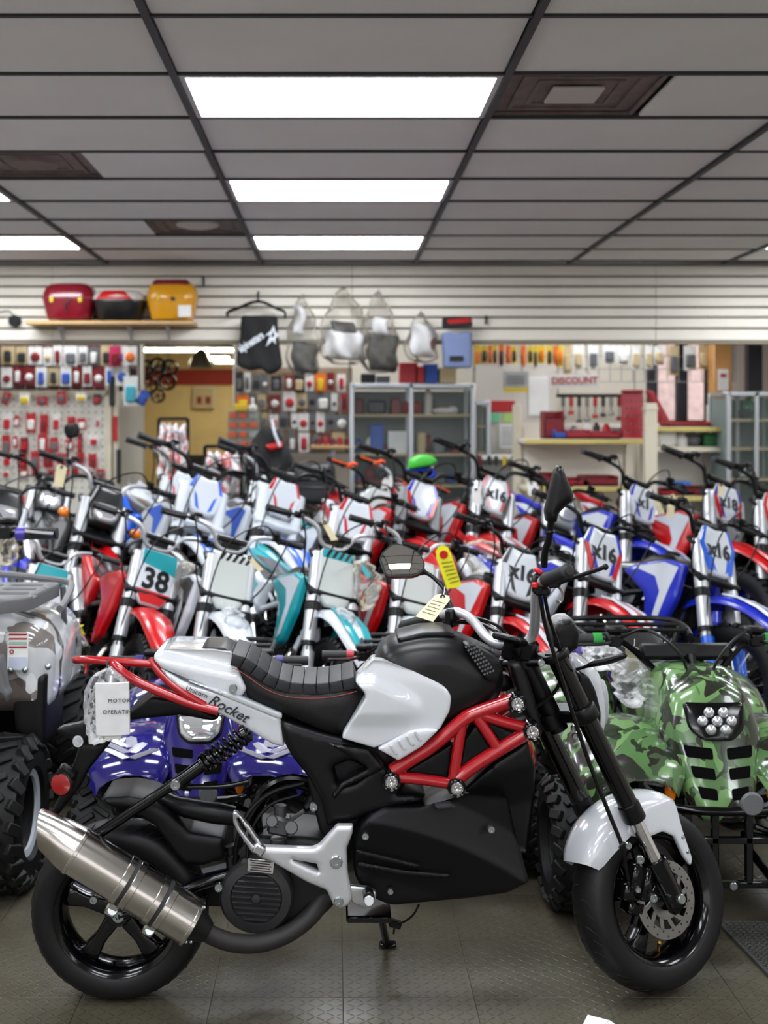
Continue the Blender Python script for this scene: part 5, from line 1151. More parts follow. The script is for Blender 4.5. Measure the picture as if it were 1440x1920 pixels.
    if bumper:
        def bm_():
            m = MB()
            m.tube(cr([(.56, -.2, .40), (.70, -.17, .40), (.735, 0, .40), (.70, .17, .40), (.56, .2, .40)], 5), .013, 10)
            for y in (-.13, -.05, .05, .13): m.box((.715, y, .29), (.018, .022, .22), bv=.003)
            for z in (.31, .18): m.box((.715, 0, z), (.018, .3, .02), bv=.003)
            for y in (-1, 1): m.tube([(.71, y*.13, .18), (.55, y*.11, .22)], .012, 8)
            return m
        bp2 = cpart('bumper', 'qbm', bm_, GLOSSB, t)
        for i, y in enumerate((-.13, 0, .13)): cpart('bumper_bolt', ('qbb', i), lambda: MB().cyl((.722, y, .18), (.735, y, .18), .012, 10, bv=.002), BOLT, bp2)
        cpart('front_reflector', 'qrl', lambda: MB().cyl((.735, .05, .425), (.75, .05, .425), .034, 20, bv=.004), mat('reflector_grey', (92, 94, 96), .4, bump=.5, bscale=200), t)
    # rear rack
    def rk():
        m = MB()
        for y in (-1, 1): m.tube(cr([(-.35, y*.2, .72), (-.5, y*.22, .73), (-.68, y*.2, .73), (-.72, 0, .73)], 4), .011, 8); m.tube([(-.5, y*.2, .73), (-.45, y*.12, .56)], .01, 8)
        for x in (-.42, -.55): m.tube([(x, -.21, .73), (x, .21, .73)], .009, 8)
        return m
    if not util: cpart('rear_rack', 'qrk', rk, BKP, t)
    return t
FACE = -pi/2
green = quad('green camouflage quad with clustered headlight, facing the camera at the right', (1.165, 4.18, 0), FACE, 1.0, GCAM, mat('ring_green', (40, 150, 60), .4))
blue = quad('dark blue quad with silver fender chevrons behind the rear of the motorcycle', (-.445, 4.36, 0), FACE, .86, BLUP, mat('ring_blue', (38, 34, 120), .4), fender2=mat('chevron_silver', (190, 190, 206), .15, metal=.5), text_='COOLSTER', led=False, spring=ALU)
redq = quad('red quad with red grip rings mostly hidden behind the black tank', (.30, 4.46, 0), FACE, .86, REDQ, mat('ring_red', (170, 20, 36), .4), led=False)
# ---- large grey camouflage quad at the left edge, seen from behind
GX = -1.60
gq = quad('large grey camouflage quad with grey rack, cut by the left edge', (GX, 4.42, 0), pi/2, 1.22, SCAM, CP, util=True, bumper=False, spring=BKP)
RKM = mat('rack_grey', (98, 98, 100), .5, metal=.3)
def wq(u, v, Y): return P(u, v, Y)
gi = Matrix.Translation((GX, 4.42, 0)) @ Matrix.Rotation(pi/2, 4, 'Z') @ Matrix.Diagonal((1.22, 1.22, 1.22, 1)); gi = gi.inverted()
def gbuild(mb, name, m_, par=None, sm=38): mb.v = [gi @ v for v in mb.v]; return mb.build(name, m_, par or gq, sm)
# rack: slab with slots and a raised tube rim
rz = 0.935
rk_mp = lambda u, v, w_: (u, v, rz+w_)
slots = []
for sx in (0, 1):
    for k_ in range(3): slots.append(rnd([(-1.30+sx*.0+.12*0+.14*sx, 3.98+.1*k_), (-1.19+.14*sx, 3.98+.1*k_), (-1.19+.14*sx, 4.04+.1*k_), (-1.30+.14*sx, 4.04+.1*k_)], .008))
for k_ in range(3): slots.append(rnd([(-1.44, 3.97+.1*k_), (-1.36, 3.97+.1*k_), (-1.36, 3.985+.1*k_), (-1.44, 3.985+.1*k_)], .003))
rs = gbuild(MB().pil(rnd([(-1.95, 3.86), (-1.10, 3.86), (-1.02, 3.94), (-1.0, 4.3), (-1.95, 4.3)], .03), rk_mp, .012, -.025, .06, rad=.012, bulge=.012, holes=slots), 'rear_rack', RKM)
gbuild(MB().tube(cr([wq(-40, 1072, 4.5), wq(60, 1082, 4.45), wq(120, 1090, 4.4), wq(134, 1098, 4.3), wq(122, 1128, 4.12), wq(112, 1142, 4.0)], 4), .013, 8), 'rack_rail', RKM, rs)
gbuild(MB().tube(cr([wq(118, 1100, 4.3), wq(120, 1160, 4.3), wq(122, 1178, 4.35)], 4), .011, 8), 'rack_stay', RKM, rs)
# rear body shell, warning sticker, mud guard
gb = gbuild(MB().pil(rnd([(-1.9, .88), (-1.12, .88), (-1.0, .84), (-.96, .76), (-.965, .56), (-1.08, .555), (-1.9, .555)], .05), lambda u, v, w_: (u, 4.04+w_, v), -.02, .42, .05, rad=.07, bulge=-.05, bback=.05), 'rear_shell', SCAM)
sq = MB().pil(rnd([(15, 1186), (54, 1186), (52, 1258), (13, 1256)], 2), lambda u, v, w_: P(u, v, 3.966+w_), -.004, .004, 14)
st2 = gbuild(sq, 'warning_sticker', PAPER, gb)
for i, (v0, v1, mm) in enumerate(((1188, 1191, RED), (1196, 1199, RED), (1203, 1209, mat('sticker_green', (150, 180, 170), .6)), (1212, 1215, RED), (1232, 1256, mat('sticker_blue', (190, 196, 214), .6)))):
    gbuild(MB().pil([(17, v0), (51, v0), (50.5, v1), (16, v1)], lambda u, v, w_: P(u, v, 3.960+w_), -.001, .001, 20), 'sticker_print', mm, st2)
gbuild(MB().lathe([(.004, 0), (.0075, 0), (.0075, .001), (.004, .001)], 16, frame(P(22, 1222, 3.959), (1, 0, 0), (0, 0, 1)), closed=True), 'sticker_symbol', RED, st2)
for u in (20, 47, 90): gbuild(MB().ball(P(u, 1256 if u < 60 else 1250, 3.96), .011, 10), 'shell_bolt', BOLT, gb)
gbuild(MB().pil(rnd([(18, 1262), (90, 1262), (86, 1380), (84, 1398), (60, 1414), (52, 1400), (30, 1370), (22, 1300)], 5), lambda u, v, w_: P(u, v, 3.99)+Vector((0, w_, 0)), 0, .25, 12, rad=10, bulge=-.015), 'mud_guard', BKP)
gbuild(MB().pil(rnd([(-60, 1225), (2, 1230), (12, 1290), (18, 1300), (14, 1318), (2, 1300), (-60, 1300)], 5), lambda u, v, w_: P(u, v, 3.86)+Vector((0, w_, 0)), 0, .04, 12, rad=6, bulge=-.01), 'fender_flare', RKM)
# ================================================================== back of the shop
YP = 10.35      # plane of the pegboards and grid panels
def bx(name, label, cat, p, d, m, bv=.004, group=None, rot=None):
    return tag(MB().box((0, 0, 0), d, rot, bv=bv).build(name, m, smooth=0), label, cat, group) if False else _place(MB().box((0, 0, 0), d, rot, bv=bv).build(name, m, smooth=0), p, label, cat, group)
def _place(o, p, label, cat, group=None): o.location = p; return tag(o, label, cat, group)
HOOK = mat('hook_steel', (150, 150, 150), .35, metal=1)
PEG = mat('pegboard_white', (214, 212, 202), .6)
# --- left pegboard
def pegboard():
    x0, x1 = P(-60, 0, YP).x, P(204, 0, YP).x; z0, z1 = .55, P(0, 737, YP).z
    t = thing('pegboard', 'white pegboard hung with red packaged tools at the left', 'pegboard', ((x0+x1)/2, YP, z0))
    m = MB().box((0, .02, (z1-z0)/2), (x1-x0, .02, z1-z0)); bo = m.build('board', PEG, t, smooth=0)
    m = MB()
    for s_ in (-1, 1): m.box((s_*(x1-x0)/2, .01, (z1-z0)/2-.1), (.05, .06, z1-z0+.5), bv=.004)
    m.box((0, .01, z1-z0), (x1-x0, .06, .05), bv=.004); m.build('frame', mat('post_cream', (206, 198, 178), .6), t)
    m = MB(); nx = int((x1-x0)/.06); nz = int((z1-.9)/.06)
    for i in range(nx):
        for j in range(nz): m.box((-(x1-x0)/2+.04+.06*i, .0095, z1-z0-.05-.06*j), (.014, .001, .014))
    m.build('peg_holes', mat('hole_grey', (120, 118, 110), .8), t, smooth=0)['kind'] = 'stuff'
pegboard()
def card(label, px, py, w_, h, cm, pm, Y, cat='package', group=None, rot=0., shape=0, name='blister_pack'):
    """hanging card with a moulded blister and a hook"""
    k = Y/F; p = P(px, py, Y); W_, H_ = w_*k, h*k
    t = thing(name, label, cat, p, group=group); t.rotation_euler = (0, rot, 0)
    key = ('card', round(W_, 3), round(H_, 3))
    cpart('backing_card', key, lambda: MB().pil(rnd([(-W_/2, -H_/2), (W_/2, -H_/2), (W_/2, H_/2), (-W_/2, H_/2)], .008, 2), lambda u, v, q: (u, q, v), -.003, .003, max(W_, H_)), cm, t, smooth=0)
    key2 = ('blis', round(W_, 3), round(H_, 3), shape)
    if shape == 0: f = lambda: MB().pil(rnd([(-W_*.36, -H_*.38), (W_*.36, -H_*.38), (W_*.36, H_*.16), (-W_*.36, H_*.16)], W_*.12, 2), lambda u, v, q: (u, q, v), -.003, 0, max(W_, H_)*.5, rad=min(W_, H_)*.14, bulge=-.028)
    elif shape == 1: f = lambda: MB().lathe([(0, -.03), (W_*.24, -.026), (W_*.36, -.003), (W_*.3, 0)], 12, Matrix.Rotation(-pi/2, 4, 'X') @ Matrix.Translation((0, H_*.08, 0)))
    else: f = lambda: MB().box((0, -.018, -H_*.06), (W_*.5, .03, H_*.62), bv=.008)
    cpart('contents', key2, f, pm, t)
    cpart('hook', ('hk', round(H_, 3)), lambda: MB().tube([(0, .055, H_/2-.012), (0, -.04, H_/2-.012), (0, -.048, H_/2-.004)], .003, 5), HOOK, t)
    return t
TR = mat('tool_red', (176, 16, 30), .4); TR2 = mat('tool_dark_red', (120, 12, 26), .45); TGY = mat('tool_grey', (96, 98, 102), .4); TBK = mat('tool_black', (34, 34, 38), .45); TYE = mat('tool_yellow', (222, 190, 30), .45); TWH = mat('card_white', (222, 222, 218), .6); TBL = mat('card_blue', (40, 80, 170), .5); TOR = mat('card_orange', (226, 110, 30), .5); TTN = mat('card_tan', (190, 170, 130), .6)
rg = random.Random(3)
rows = [(748, 'first'), (792, 'second'), (830, 'third'), (862, 'fourth'), (886, 'fifth')]
for r_i, (cy, rn) in enumerate(rows):
    x = 4; k = 0
    while x < 196:
        w_ = rg.choice((9, 12, 15, 18)) if r_i else rg.choice((14, 17, 20)); h = (rg.choice((22, 28, 36)) if r_i < 4 else 16) if r_i else rg.choice((16, 20, 24))
        if r_i == 0: cm, pm, nm = rg.choice(((TWH, TYE, 'white and yellow'), (TR, TGY, 'red and grey'), (TR, TBK, 'red and black'), (TBK, TR, 'black and red')))
        else: cm, pm, nm = rg.choice(((TR, TR2, 'red'), (TR, TGY, 'red and grey'), (TR2, TR, 'dark red'), (TR, TWH, 'red and white'), (TWH, TR, 'white and red')))
        card('%s tool pack, %s from the left in the %s row of the pegboard' % (nm, ORD[k], rn), x+w_/2, cy+rg.uniform(-4, 4), w_, h, cm, pm, YP-.047, group='tool packs on the pegboard', rot=rg.uniform(-.06, .06) if (r_i, k) != (0, 0) else .35, shape=rg.choice((0, 0, 2)))
        x += w_+rg.choice((5, 8, 13, 18)); k += 1
# --- grid panel with blister packs above the pegboard
def grid_panel(label, px0, px1, py0, py1, Y, step=.1, back=None):
    a, b = P(px0, py1, Y), P(px1, py0, Y); t = thing('grid_panel', label, 'display rack', ((a.x+b.x)/2, Y, a.z)); w_, h = b.x-a.x, b.z-a.z
    if back: MB().box((0, .035, h/2), (w_, .02, h), bv=.003).build('backing_board', back, t, smooth=0)
    m = MB()
    n = max(1, int(w_/step))
    for i in range(n+1): m.box((-w_/2+w_*i/n, 0, h/2), (.006, .006, h))
    m.build('upright_wires', HOOK, t, smooth=0)['kind'] = 'stuff'
    m = MB(); n = max(1, int(h/step))
    for i in range(n+1): m.box((0, -.004, h*i/n), (w_, .006, .006))
    m.build('cross_wires', HOOK, t, smooth=0)['kind'] = 'stuff'
    for x in (-w_/2+.02, w_/2-.02): MB().cyl((x, .012, 0), (x, .012, CEIL-a.z+.058), .008, 6).build('hanger_rod', HOOK, t)
grid_panel('wire grid holding blister packs above the red pegboard', -60, 262, 646, 734, YP, back=mat('board_maroon', (92, 56, 52), .7, var=.2, vscale=8))
for r_i, (cy, rn) in enumerate(((668, 'top'), (706, 'bottom'))):
    x = 2; k = 0
    while x < 236:
        w_ = rg.choice((17, 21, 26)); h = rg.choice((34, 38))
        cm, pm, nm = rg.choice(((TWH, TGY, 'white and grey'), (TWH, TR2, 'white and dark red'), (TTN, TBK, 'tan and black'), (TWH, TTN, 'white and tan'), (TR2, TWH, 'dark red and white'), (TWH, TBL, 'white and blue'), (TGY, TWH, 'grey and white')))
        card('%s pack, %s from the left in the %s row above the pegboard' % (nm, ORD[k], rn), x+w_/2, cy+rg.uniform(-2, 2), w_, h, cm, pm, YP-.05, group='packs on the left wire grid', shape=rg.choice((0, 1, 2)))
        x += w_+2; k += 1
PINK = mat('card_pink', (190, 40, 90), .5); CYN = mat('card_cyan', (60, 170, 190), .5)
card('pink carded pack at the upper right of the left display', 216, 668, 22, 38, PINK, TR2, YP-.08, group='posters by the doorway'); card('white and orange carded pack next to the pink one', 244, 667, 26, 36, TWH, TOR, YP-.08, group='posters by the doorway', shape=1)
card('tall white, cyan and yellow carded pack below the orange one', 245, 733, 27, 56, TWH, CYN, YP-.09, group='posters by the doorway'); card('small blue card leaning below the cyan pack', 268, 746, 18, 28, TBL, TBL, YP-.09, group='posters by the doorway', rot=.5)
# rack post with long tools
t = thing('tool_post', 'upright post hung with long dark tools beside the pegboard', 'post', P(218, 900, YP))
MB().box((0, 0, .35), (.04, .04, 1.3), bv=.004).build('post', MC['post_cream'], t)
for i, (dz, L, mm) in enumerate(((.78, .26, TBK), (.45, .22, TR), (.12, .3, TBK))): MB().cyl((.03*(i-1), -.05, dz-L/2), (.03*(i-1), -.05, dz+L/2), .022, 10, bv=.004).build('long_tool', mm, t)
# --- workshop things seen through the doorway
def spokewheel(px, py, Y, r, i):
    t = thing('hanging_wheel', 'black bare wheel hanging in the doorway, %s' % ['top left of the cluster', 'top middle of the cluster', 'top right of the cluster', 'lower left of the cluster', 'lower right of the cluster', 'lowest of the cluster'][i], 'wheel', P(px, py, Y), group='hanging wheels')
    MB().lathe([(r, .03), (r, -.03), (r*.72, -.02), (r*.72, .02)], 28, YAX, closed=True).build('rim', BKP, t)
    m = MB(); m.lathe([(0, .03), (r*.18, .03), (r*.18, -.03), (0, -.03)], 12, YAX)
    for k in range(5): m.box((r*.5*cos(k*1.257), 0, r*.5*sin(k*1.257)), (r*.85, .02, r*.14), (0, -k*1.257, 0))
    m.build('spokes', BKP, t); MB().tube([(0, .0, r), (0, .0, CEIL-P(px, py, Y).z+.06)], .004, 5).build('hanger_wire', HOOK, t)
for i, q in enumerate(((276, 690, 10.95, .075), (296, 686, 11.1, .08), (318, 690, 11.3, .085), (281, 722, 11.0, .08), (314, 716, 11.4, .085), (296, 742, 11.2, .07))): spokewheel(*q, i)
t = thing('bell_lamp', 'grey bell shaped pendant lamp in the cream workshop', 'lamp', P(377, 690, 12.4)); MB().lathe([(.02, .2), (.05, .18), (.09, .12), (.125, .06), (.13, 0), (.12, 0), (.08, .11), (.0, .15)], 24).build('shade', mat('lamp_grey', (150, 150, 148), .35, metal=.6), t); MB().cyl((0, 0, .18), (0, 0, CEIL-P(377, 690, 12.4).z+.06), .008, 8).build('rod', HOOK, t)
t = thing('wall_notice', 'pale framed notice on the cream workshop wall', 'notice', P(382, 745, 16.35)); MB().box((0, .02, 0), (.3, .03, .3), bv=.005).build('frame', mat('post_cream', (206, 198, 178), .6), t); MB().box((0, .0, 0), (.25, .01, .25)).build('sheet', TTN, t); [MB().box((dx, -.008, -.04), (.07, .004, .1)).build('picture', TR2, t) for dx in (-.06, .06)]
t = thing('work_chair', 'dark chair standing in the cream workshop', 'chair', (P(378, 0, 14).x, 14, 0)); MB().box((0, 0, .5), (.42, .42, .07), bv=.02).build('seat', BLACKC, t); MB().box((0, .2, .92), (.4, .06, .5), (-.1, 0, 0), bv=.02).build('backrest', BLACKC, t); [MB().cyl((a*.17, b*.17, 0), (a*.17, b*.17, .47), .015, 8).build('leg', DARKM, t) for a in (-1, 1) for b in (-1, 1)]
t = thing('yellow_machine', 'tan and yellow machine head in the workshop doorway', 'machine', (P(318, 0, 11.6).x, 11.6, 0)); MB().box((0, 0, .4), (.3, .4, .8), bv=.03).build('cabinet', DARKM, t); MB().cyl((0, 0, .8), (0, 0, 1.15), .05, 14).build('column', mat('machine_yellow', (190, 160, 40), .5), t); MB().ball((0, 0, 1.25), .15, 16, (1, 1, .75)).build('motor_head', mat('machine_tan', (170, 150, 124), .5), t)
# --- stack of white bagged jackets in front of the doorway
SB = thin('white_sacks', (226, 222, 222), .72, .3, noise=.3, scale=10); SKM = camo('printed_sack', [(224, 222, 222), (150, 148, 150), (210, 120, 120)], 14, rough=.35, coat=.2)
def sack(label, px0, px1, py0, py1, Y, m, n):
    a, b = P(px0, py1, Y), P(px1, py0, Y); t = thing('garment_rack', label, 'clothes rack', ((a.x+b.x)/2, Y, 0)); w_ = b.x-a.x
    MB().tube([(-w_/2, 0, b.z+.02), (w_/2, 0, b.z+.02)], .012, 8).tube([(-w_/2, 0, 0), (-w_/2, 0, b.z+.02)], .014, 8).tube([(w_/2, 0, 0), (w_/2, 0, b.z+.02)], .014, 8).build('rack_frame', BKP, t)
    for i in range(n):
        x = -w_/2+w_*(i+.5)/n; h = b.z-a.z
        MB().pil(rnd([(x-w_/n*.5, b.z-h), (x+w_/n*.48, b.z-h*.97), (x+w_/n*.5, b.z-.05), (x+.01, b.z), (x-w_/n*.46, b.z-.06)], .03), lambda u, v, q: (u+.01*sin(v*31+i), q+.012*sin(v*23+u*30), v), -.06-.01*(i % 2), .05, .04, rad=.05, bulge=-.05, bback=.04).build('bagged_garment', m, t, smooth=60)
sack('rack of white printed bagged garments before the workshop doorway', 298, 352, 790, 900, 9.0, SKM, 4); sack('lower rack of white printed bags by the orange drawer cabinet', 384, 452, 842, 930, 8.75, SKM, 4)
# --- drawer cabinet with orange drawers
t = thing('drawer_cabinet', 'grey cabinet of small orange fronted drawers', 'cabinet', P(456, 860, 10.0)); a, b = P(428, 860, 10.0), P(486, 770, 10.0); cw_, ch = b.x-a.x, b.z-a.z
MB().box((0, .1, ch/2), (cw_, .2, ch), bv=.005).build('body', mat('cabinet_grey', (126, 134, 126), .5), t); MB().box((0, .1, -a.z/2), (cw_, .2, a.z), bv=.005).build('plinth', mat('cabinet_grey', (126, 134, 126), .5), t)
for i in range(5):
    for j in range(3): MB().box((-cw_/3+cw_/3*j, -.008, ch*(.1+.2*i)), (cw_*.26, .02, ch*.12), bv=.003).build('drawer', mat('drawer_orange', (206, 84, 40), .4) if j < 2 or i % 2 else mat('drawer_clear', (150, 156, 150), .3), t)
bx('yellow_box', 'small yellow box on top of the orange drawer cabinet', 'box', P(451, 764, 9.95), (.11, .08, .06), TYE, .008); bx('white_tub', 'small white tub beside the yellow box on the drawers', 'tub', P(474, 765, 9.95), (.07, .07, .06), TWH, .015)
# --- middle display wall of packs
grid_panel('wire grid of mixed parts between doorway and glass cabinet', 440, 660, 690, 850, YP, back=mat('board_tan', (150, 126, 98), .7, var=.2, vscale=6))
for r_i, (cy, rn) in enumerate(((716, 'top'), (752, 'second'), (790, 'third'), (828, 'bottom'))):
    x = 443 if r_i < 2 else 490; k = 0
    while x < 650:
        w_ = rg.choice((12, 16, 20, 24)); h = rg.choice((28, 33, 37))
        cm, pm, nm = rg.choice(((TBK, TGY, 'black and grey'), (TWH, TGY, 'white and grey'), (TBK, TTN, 'black and tan'), (TR, TBK, 'red and black'), (TTN, TGY, 'tan and grey'), (TGY, TBK, 'grey and black'), (TOR, TYE, 'orange and yellow'), (TGY, TWH, 'grey and white'), (TR2, TWH, 'dark red and white'), (TWH, TR, 'white and red')))
        card('%s part pack, %s in the %s row left of the glass cabinet' % (nm, ORD[k], rn), x+w_/2, cy+rg.uniform(-3, 3), w_, h, cm, pm, YP-.05, group='part packs on the middle wire grid', shape=rg.choice((0, 1, 2)))
        x += w_+rg.choice((1, 3, 6)); k += 1
t = thing('display_shelf', 'wooden shelf board of red boxed parts left of the glass cabinet', 'shelf', P(625, 838, 9.95)); MB().box((0, .1, 0), (.38, .25, .03), bv=.004).build('board', mat('pine_board', (196, 160, 110), .55, var=.1, vscale=9), t); MB().box((0, .2, -.05), (.04, .04, .1)).build('bracket', HOOK, t)
for i in range(5): bx('red_part_box', 'small red part box, %s from the left on the wooden shelf' % ORD[i], 'box', P(598+i*13, 828, 9.98), (.045, .06, .06+.012*(i % 2)), TR if i % 2 else TR2, .003, 'boxes on the wooden shelf')
# --- slat wall goods: shelf with top cases
t = thing('wall_shelf', 'pale wooden shelf on the slatted wall carrying three top cases', 'shelf', P(212, 605, YB-.16))
sw_ = (P(368, 0, 9.2).x-P(58, 0, 9.2).x); MB().box((0, 0, -.012), (sw_, .32, .028), bv=.004).build('board', mat('pine_board', (196, 160, 110), .55, var=.1, vscale=9), t)
for x in (-.42, .12, .42): MB().pil([(0, -.026), (-.22, -.026), (0, -.14)], lambda u, v, q: (x+q, .155+u, v), -.006, .006, .3).build('bracket', LFR, t, smooth=0)
def topcase(label, px0, px1, py0, py1, Y, lo, hi, band, kind):
    a, b = P(px0, py1, Y), P(px1, py0, Y); w_, h = b.x-a.x, b.z-a.z; t = thing('top_case', label, 'luggage case', ((a.x+b.x)/2, Y, P(0, 601, YB-.16).z+.002), group='top cases on the wall shelf')
    sp0 = .55 if kind != 1 else .6
    def rings(z0, z1, prof, m, nm, mt):
        vs_ = []; n = 28; fs = []
        for z, k, kd in prof:
            for j in range(n):
                c_, s__ = cos(2*pi*j/n), sin(2*pi*j/n); e = .55
                vs_.append((math.copysign(abs(c_)**e, c_)*w_/2*k, math.copysign(abs(s__)**e, s__)*.14*kd, z0+(z1-z0)*z))
        for i in range(len(prof)-1):
            for j in range(n): fs.append((i*n+j, i*n+(j+1) % n, (i+1)*n+(j+1) % n, (i+1)*n+j))
        fs += [tuple(range(n))[::-1], tuple((len(prof)-1)*n+j for j in range(n))]
        return m.add(vs_, fs).build(nm, mt, t)
    rings(0, h*sp0, ((0, .80, .8), (.08, .84, .85), (.8, .97, .97), (1, 1, 1)), MB(), 'lower_shell', lo)
    rings(h*sp0, h*(sp0+.06), ((0, 1.01, 1.01), (1, 1.01, 1.01)), MB(), 'seam', band)
    rings(h*(sp0+.05), h, ((0, 1, 1), (.35, .98, .97), (.7, .9, .88), (.92, .76, .72), (1, .6, .55)), MB(), 'lid', hi)
    return t, w_, h
tc1, w_, h_ = topcase('dark red top case with two yellow clips on the shelf', 83, 181, 534, 601, YB-.17, mat('case_red', (122, 8, 30), .2, coat=.5), mat('case_red', (122, 8, 30), .2, coat=.5), TR2, 0)
for dx in (-.28, .26): MB().box((dx*w_, -.142, h_*.52), (.03, .012, .04), bv=.005).build('clip', TYE, tc1)
MB().tube(cr([(.0, -.14, h_*.6), (.02, -.15, h_*.5), (-.01, -.148, h_*.35), (.005, -.14, h_*.18)], 4), .005, 6).build('key_cord', TBK, tc1)
tc2, w_, h_ = topcase('black and silver top case with red lid patch, middle of the shelf', 176, 273, 547, 601, YB-.18, CK, mat('case_silver', (196, 190, 182), .25, coat=.5), CK, 1)
MB().pil(rnd([(-.16, .0), (.12, .0), (.08, .05), (.05, .07), (-.1, .07), (-.13, .045)], .01), lambda u, v, q: (u, -.125+q+v*.35, h_*.66+v), -.012, .03, .03, rad=.01, bulge=-.006).build('lid_patch', CR, tc2)
tc3, w_, h_ = topcase('yellow top case with dark red lid at the right of the shelf', 277, 371, 534, 604, YB-.17, mat('case_yellow', (214, 150, 14), .25, coat=.5), mat('case_yellow', (214, 150, 14), .25, coat=.5), mat('case_yellow', (214, 150, 14), .25), 2)
MB().box((0, -.02, h_-.015), (w_*.74, .2, .06), bv=.025).build('lid_patch', mat('case_red', (122, 8, 30), .2), tc3)
MB().cyl((.02, -.15, h_*.52), (.02, -.135, h_*.52), .016, 14, bv=.002).build('lock', TBK, tc3); MB().box((.11, -.14, h_*.2), (.1, .006, .09)).build('paper_label', PAPER, tc3); MB().box((-.09, -.142, h_*.55), (.03, .01, .045), bv=.004).build('tag', TYE, tc3)
t = thing('cable_reel', 'round black wire reel on the slatted wall at the left edge', 'reel', P(28, 602, YB-.03)); MB().lathe([(0, .03), (.045, .03), (.048, .02), (.03, .018), (.03, -.005), (.048, -.008), (.048, -.018), (0, -.018)], 22, Matrix.Rotation(pi/2, 4, 'X')).build('reel_body', BKP, t); MB().tube(cr([(-.01, .0, .045), (-.05, .0, .08), (-.14, .0, .07)], 4), .004, 6).build('wire', BKP, t)
for i, (px, py) in enumerate(((382, 528), (911, 600))): bx('slat_hook', 'short black display hook on the slatted wall, %s' % ('left of the hanger' if i == 0 else 'right of the hung shirts'), 'hook', P(px, py, YB-.02), (.012, .05, .07), BKP, .002)
# hangers and hung goods
def hang(label, name, px, pytop, Y): return thing(name, label, 'hanging goods', P(px, pytop, Y))
YH = YB-.14
t = hang('black riding trousers with white star lettering on black hangers', 'riding_trousers', 484, 545, YH)
k = YH/F
for dy in (-.03, .03):
    MB().tube(cr([(0, dy+.1, .0), (0, dy, -.02), (0, dy, -.09)], 4), .006, 6).tube(cr([(-58*k, dy, -48*k), (-56*k, dy, -40*k), (-40*k, dy, -34*k), (0, dy, -20*k), (36*k, dy, -34*k), (50*k, dy, -40*k), (50*k, dy, -52*k)], 4), .009, 8).build('hanger', BKP, t)
tro = MB().pil(rnd([(-31*k, -47*k), (36*k, -47*k), (38*k, -90*k), (46*k, -140*k), (38*k, -150*k), (20*k, -158*k), (6*k, -146*k), (-16*k, -150*k), (-38*k, -142*k), (-40*k, -130*k), (-34*k, -90*k)], 6*k), lambda u, v, q: (u, q+.02*sin(u*40)*sin(v*12), v), -.03, .04, 7*k, rad=10*k, bulge=-.03, bback=.02).build('trousers', BLACKC, t, smooth=60)
text('lettering', 'alpinestars', 20*k, frame((-12*k, -.085, -98*k), (.84, 0, .54), (-.54, 0, .84)), CW, tro, bold=.003, sx=.62)
MB().pil([(16*k, -106*k), (24*k, -84*k), (14*k, -86*k), (26*k, -76*k), (30*k, -66*k), (33*k, -78*k), (40*k, -84*k), (33*k, -92*k), (34*k, -102*k), (28*k, -94*k)], lambda u, v, q: (u, q, v), -.085, -.06, 20*k, holes=[[(25*k, -88*k), (29*k, -76*k), (32*k, -86*k), (28*k, -90*k)]]).build('star_emblem', CW, tro)
def bag(label, name, px, py0, py1, wpx, Y, content, cm, hook=True, w2=1.0):
    t = thing(name, label, 'hanging bag', P(px, py0, Y), group='goods hung on the slatted wall'); k = Y/F; h = (py1-py0)*k; w_ = wpx*k/2
    def f(u, v, q): return (u+.012*sin(v*30), q+.018*sin(u*38+v*15), v)
    o = MB().pil(rnd([(-.02, 0), (.02, 0), (w_*.7, -h*.28), (w_, -h*.6), (w_*.92, -h*.93), (w_*.4, -h), (-w_*.5, -h*.99), (-w_*.95, -h*.9), (-w_, -h*.55), (-w_*.65, -h*.25)], .03), f, -.04, .05, .035, rad=.09, bulge=-.09, bback=.03).build('plastic_bag', BAG, t, smooth=60)
    for i, (u0, v0, u1, v1, mm) in enumerate(content): MB().pil(rnd([(u0*w_, -v0*h), (u1*w_, -(v0+.04)*h), (u1*w_*.92, -v1*h), (u0*w_*.9, -(v1-.03)*h)], .02), f, -.03, .03, .04, rad=.04, bulge=-.05, bback=.02).build('bag_contents', mm, t, smooth=60)
    MB().tube(cr([(0, .12, .02), (0, .02, .02), (0, .0, -.02)], 3), .005, 6).build('hook', HOOK, t); return t
GREYB = mat('bag_grey_cloth', (36, 38, 44), .8); WHB = mat('bag_white_cloth', (208, 208, 212), .8)
bag('clear bag with dark garment and green label beside the trousers', 'garment_bag', 568, 556, 706, 62, YH, [(-.7, .55, .85, .97, GREYB), (-.55, .1, .1, .5, WHB)], 0)
bag('large clear bag with white and grey garments, middle of the slatted wall', 'garment_bag', 645, 540, 684, 92, YH, [(-.8, .55, .9, .95, WHB), (-.5, .42, .5, .62, GREYB)], 0)
bag('tall clear bag with dark grey garments right of the largest bag', 'garment_bag', 710, 548, 700, 74, YH, [(-.6, .5, .95, .99, GREYB), (-.3, .3, .5, .55, WHB)], 0)
bag('small clear bag with white knee guards above the red boxes', 'garment_bag', 790, 588, 680, 62, YH, [(-.7, .2, .8, .9, WHB), (.3, .45, .85, .8, TR2)], 0)
t = thing('shirt_pack', 'pale blue packed shirt under a black and red header card', 'shirt pack', P(857, 596, YH), group='goods hung on the slatted wall'); k = YH/F
MB().pil(rnd([(-28*k, 0), (27*k, 2*k), (29*k, -17*k), (-28*k, -21*k)], 4*k), lambda u, v, q: (u, q, v), -.008, .008, 12*k).build('header_card', CK, t); MB().pil(rnd([(-20*k, -4*k), (24*k, 0), (26*k, -8*k), (-16*k, -12*k)], 4*k), lambda u, v, q: (u, q, v), -.011, -.008, 12*k).build('header_print', CR, t)
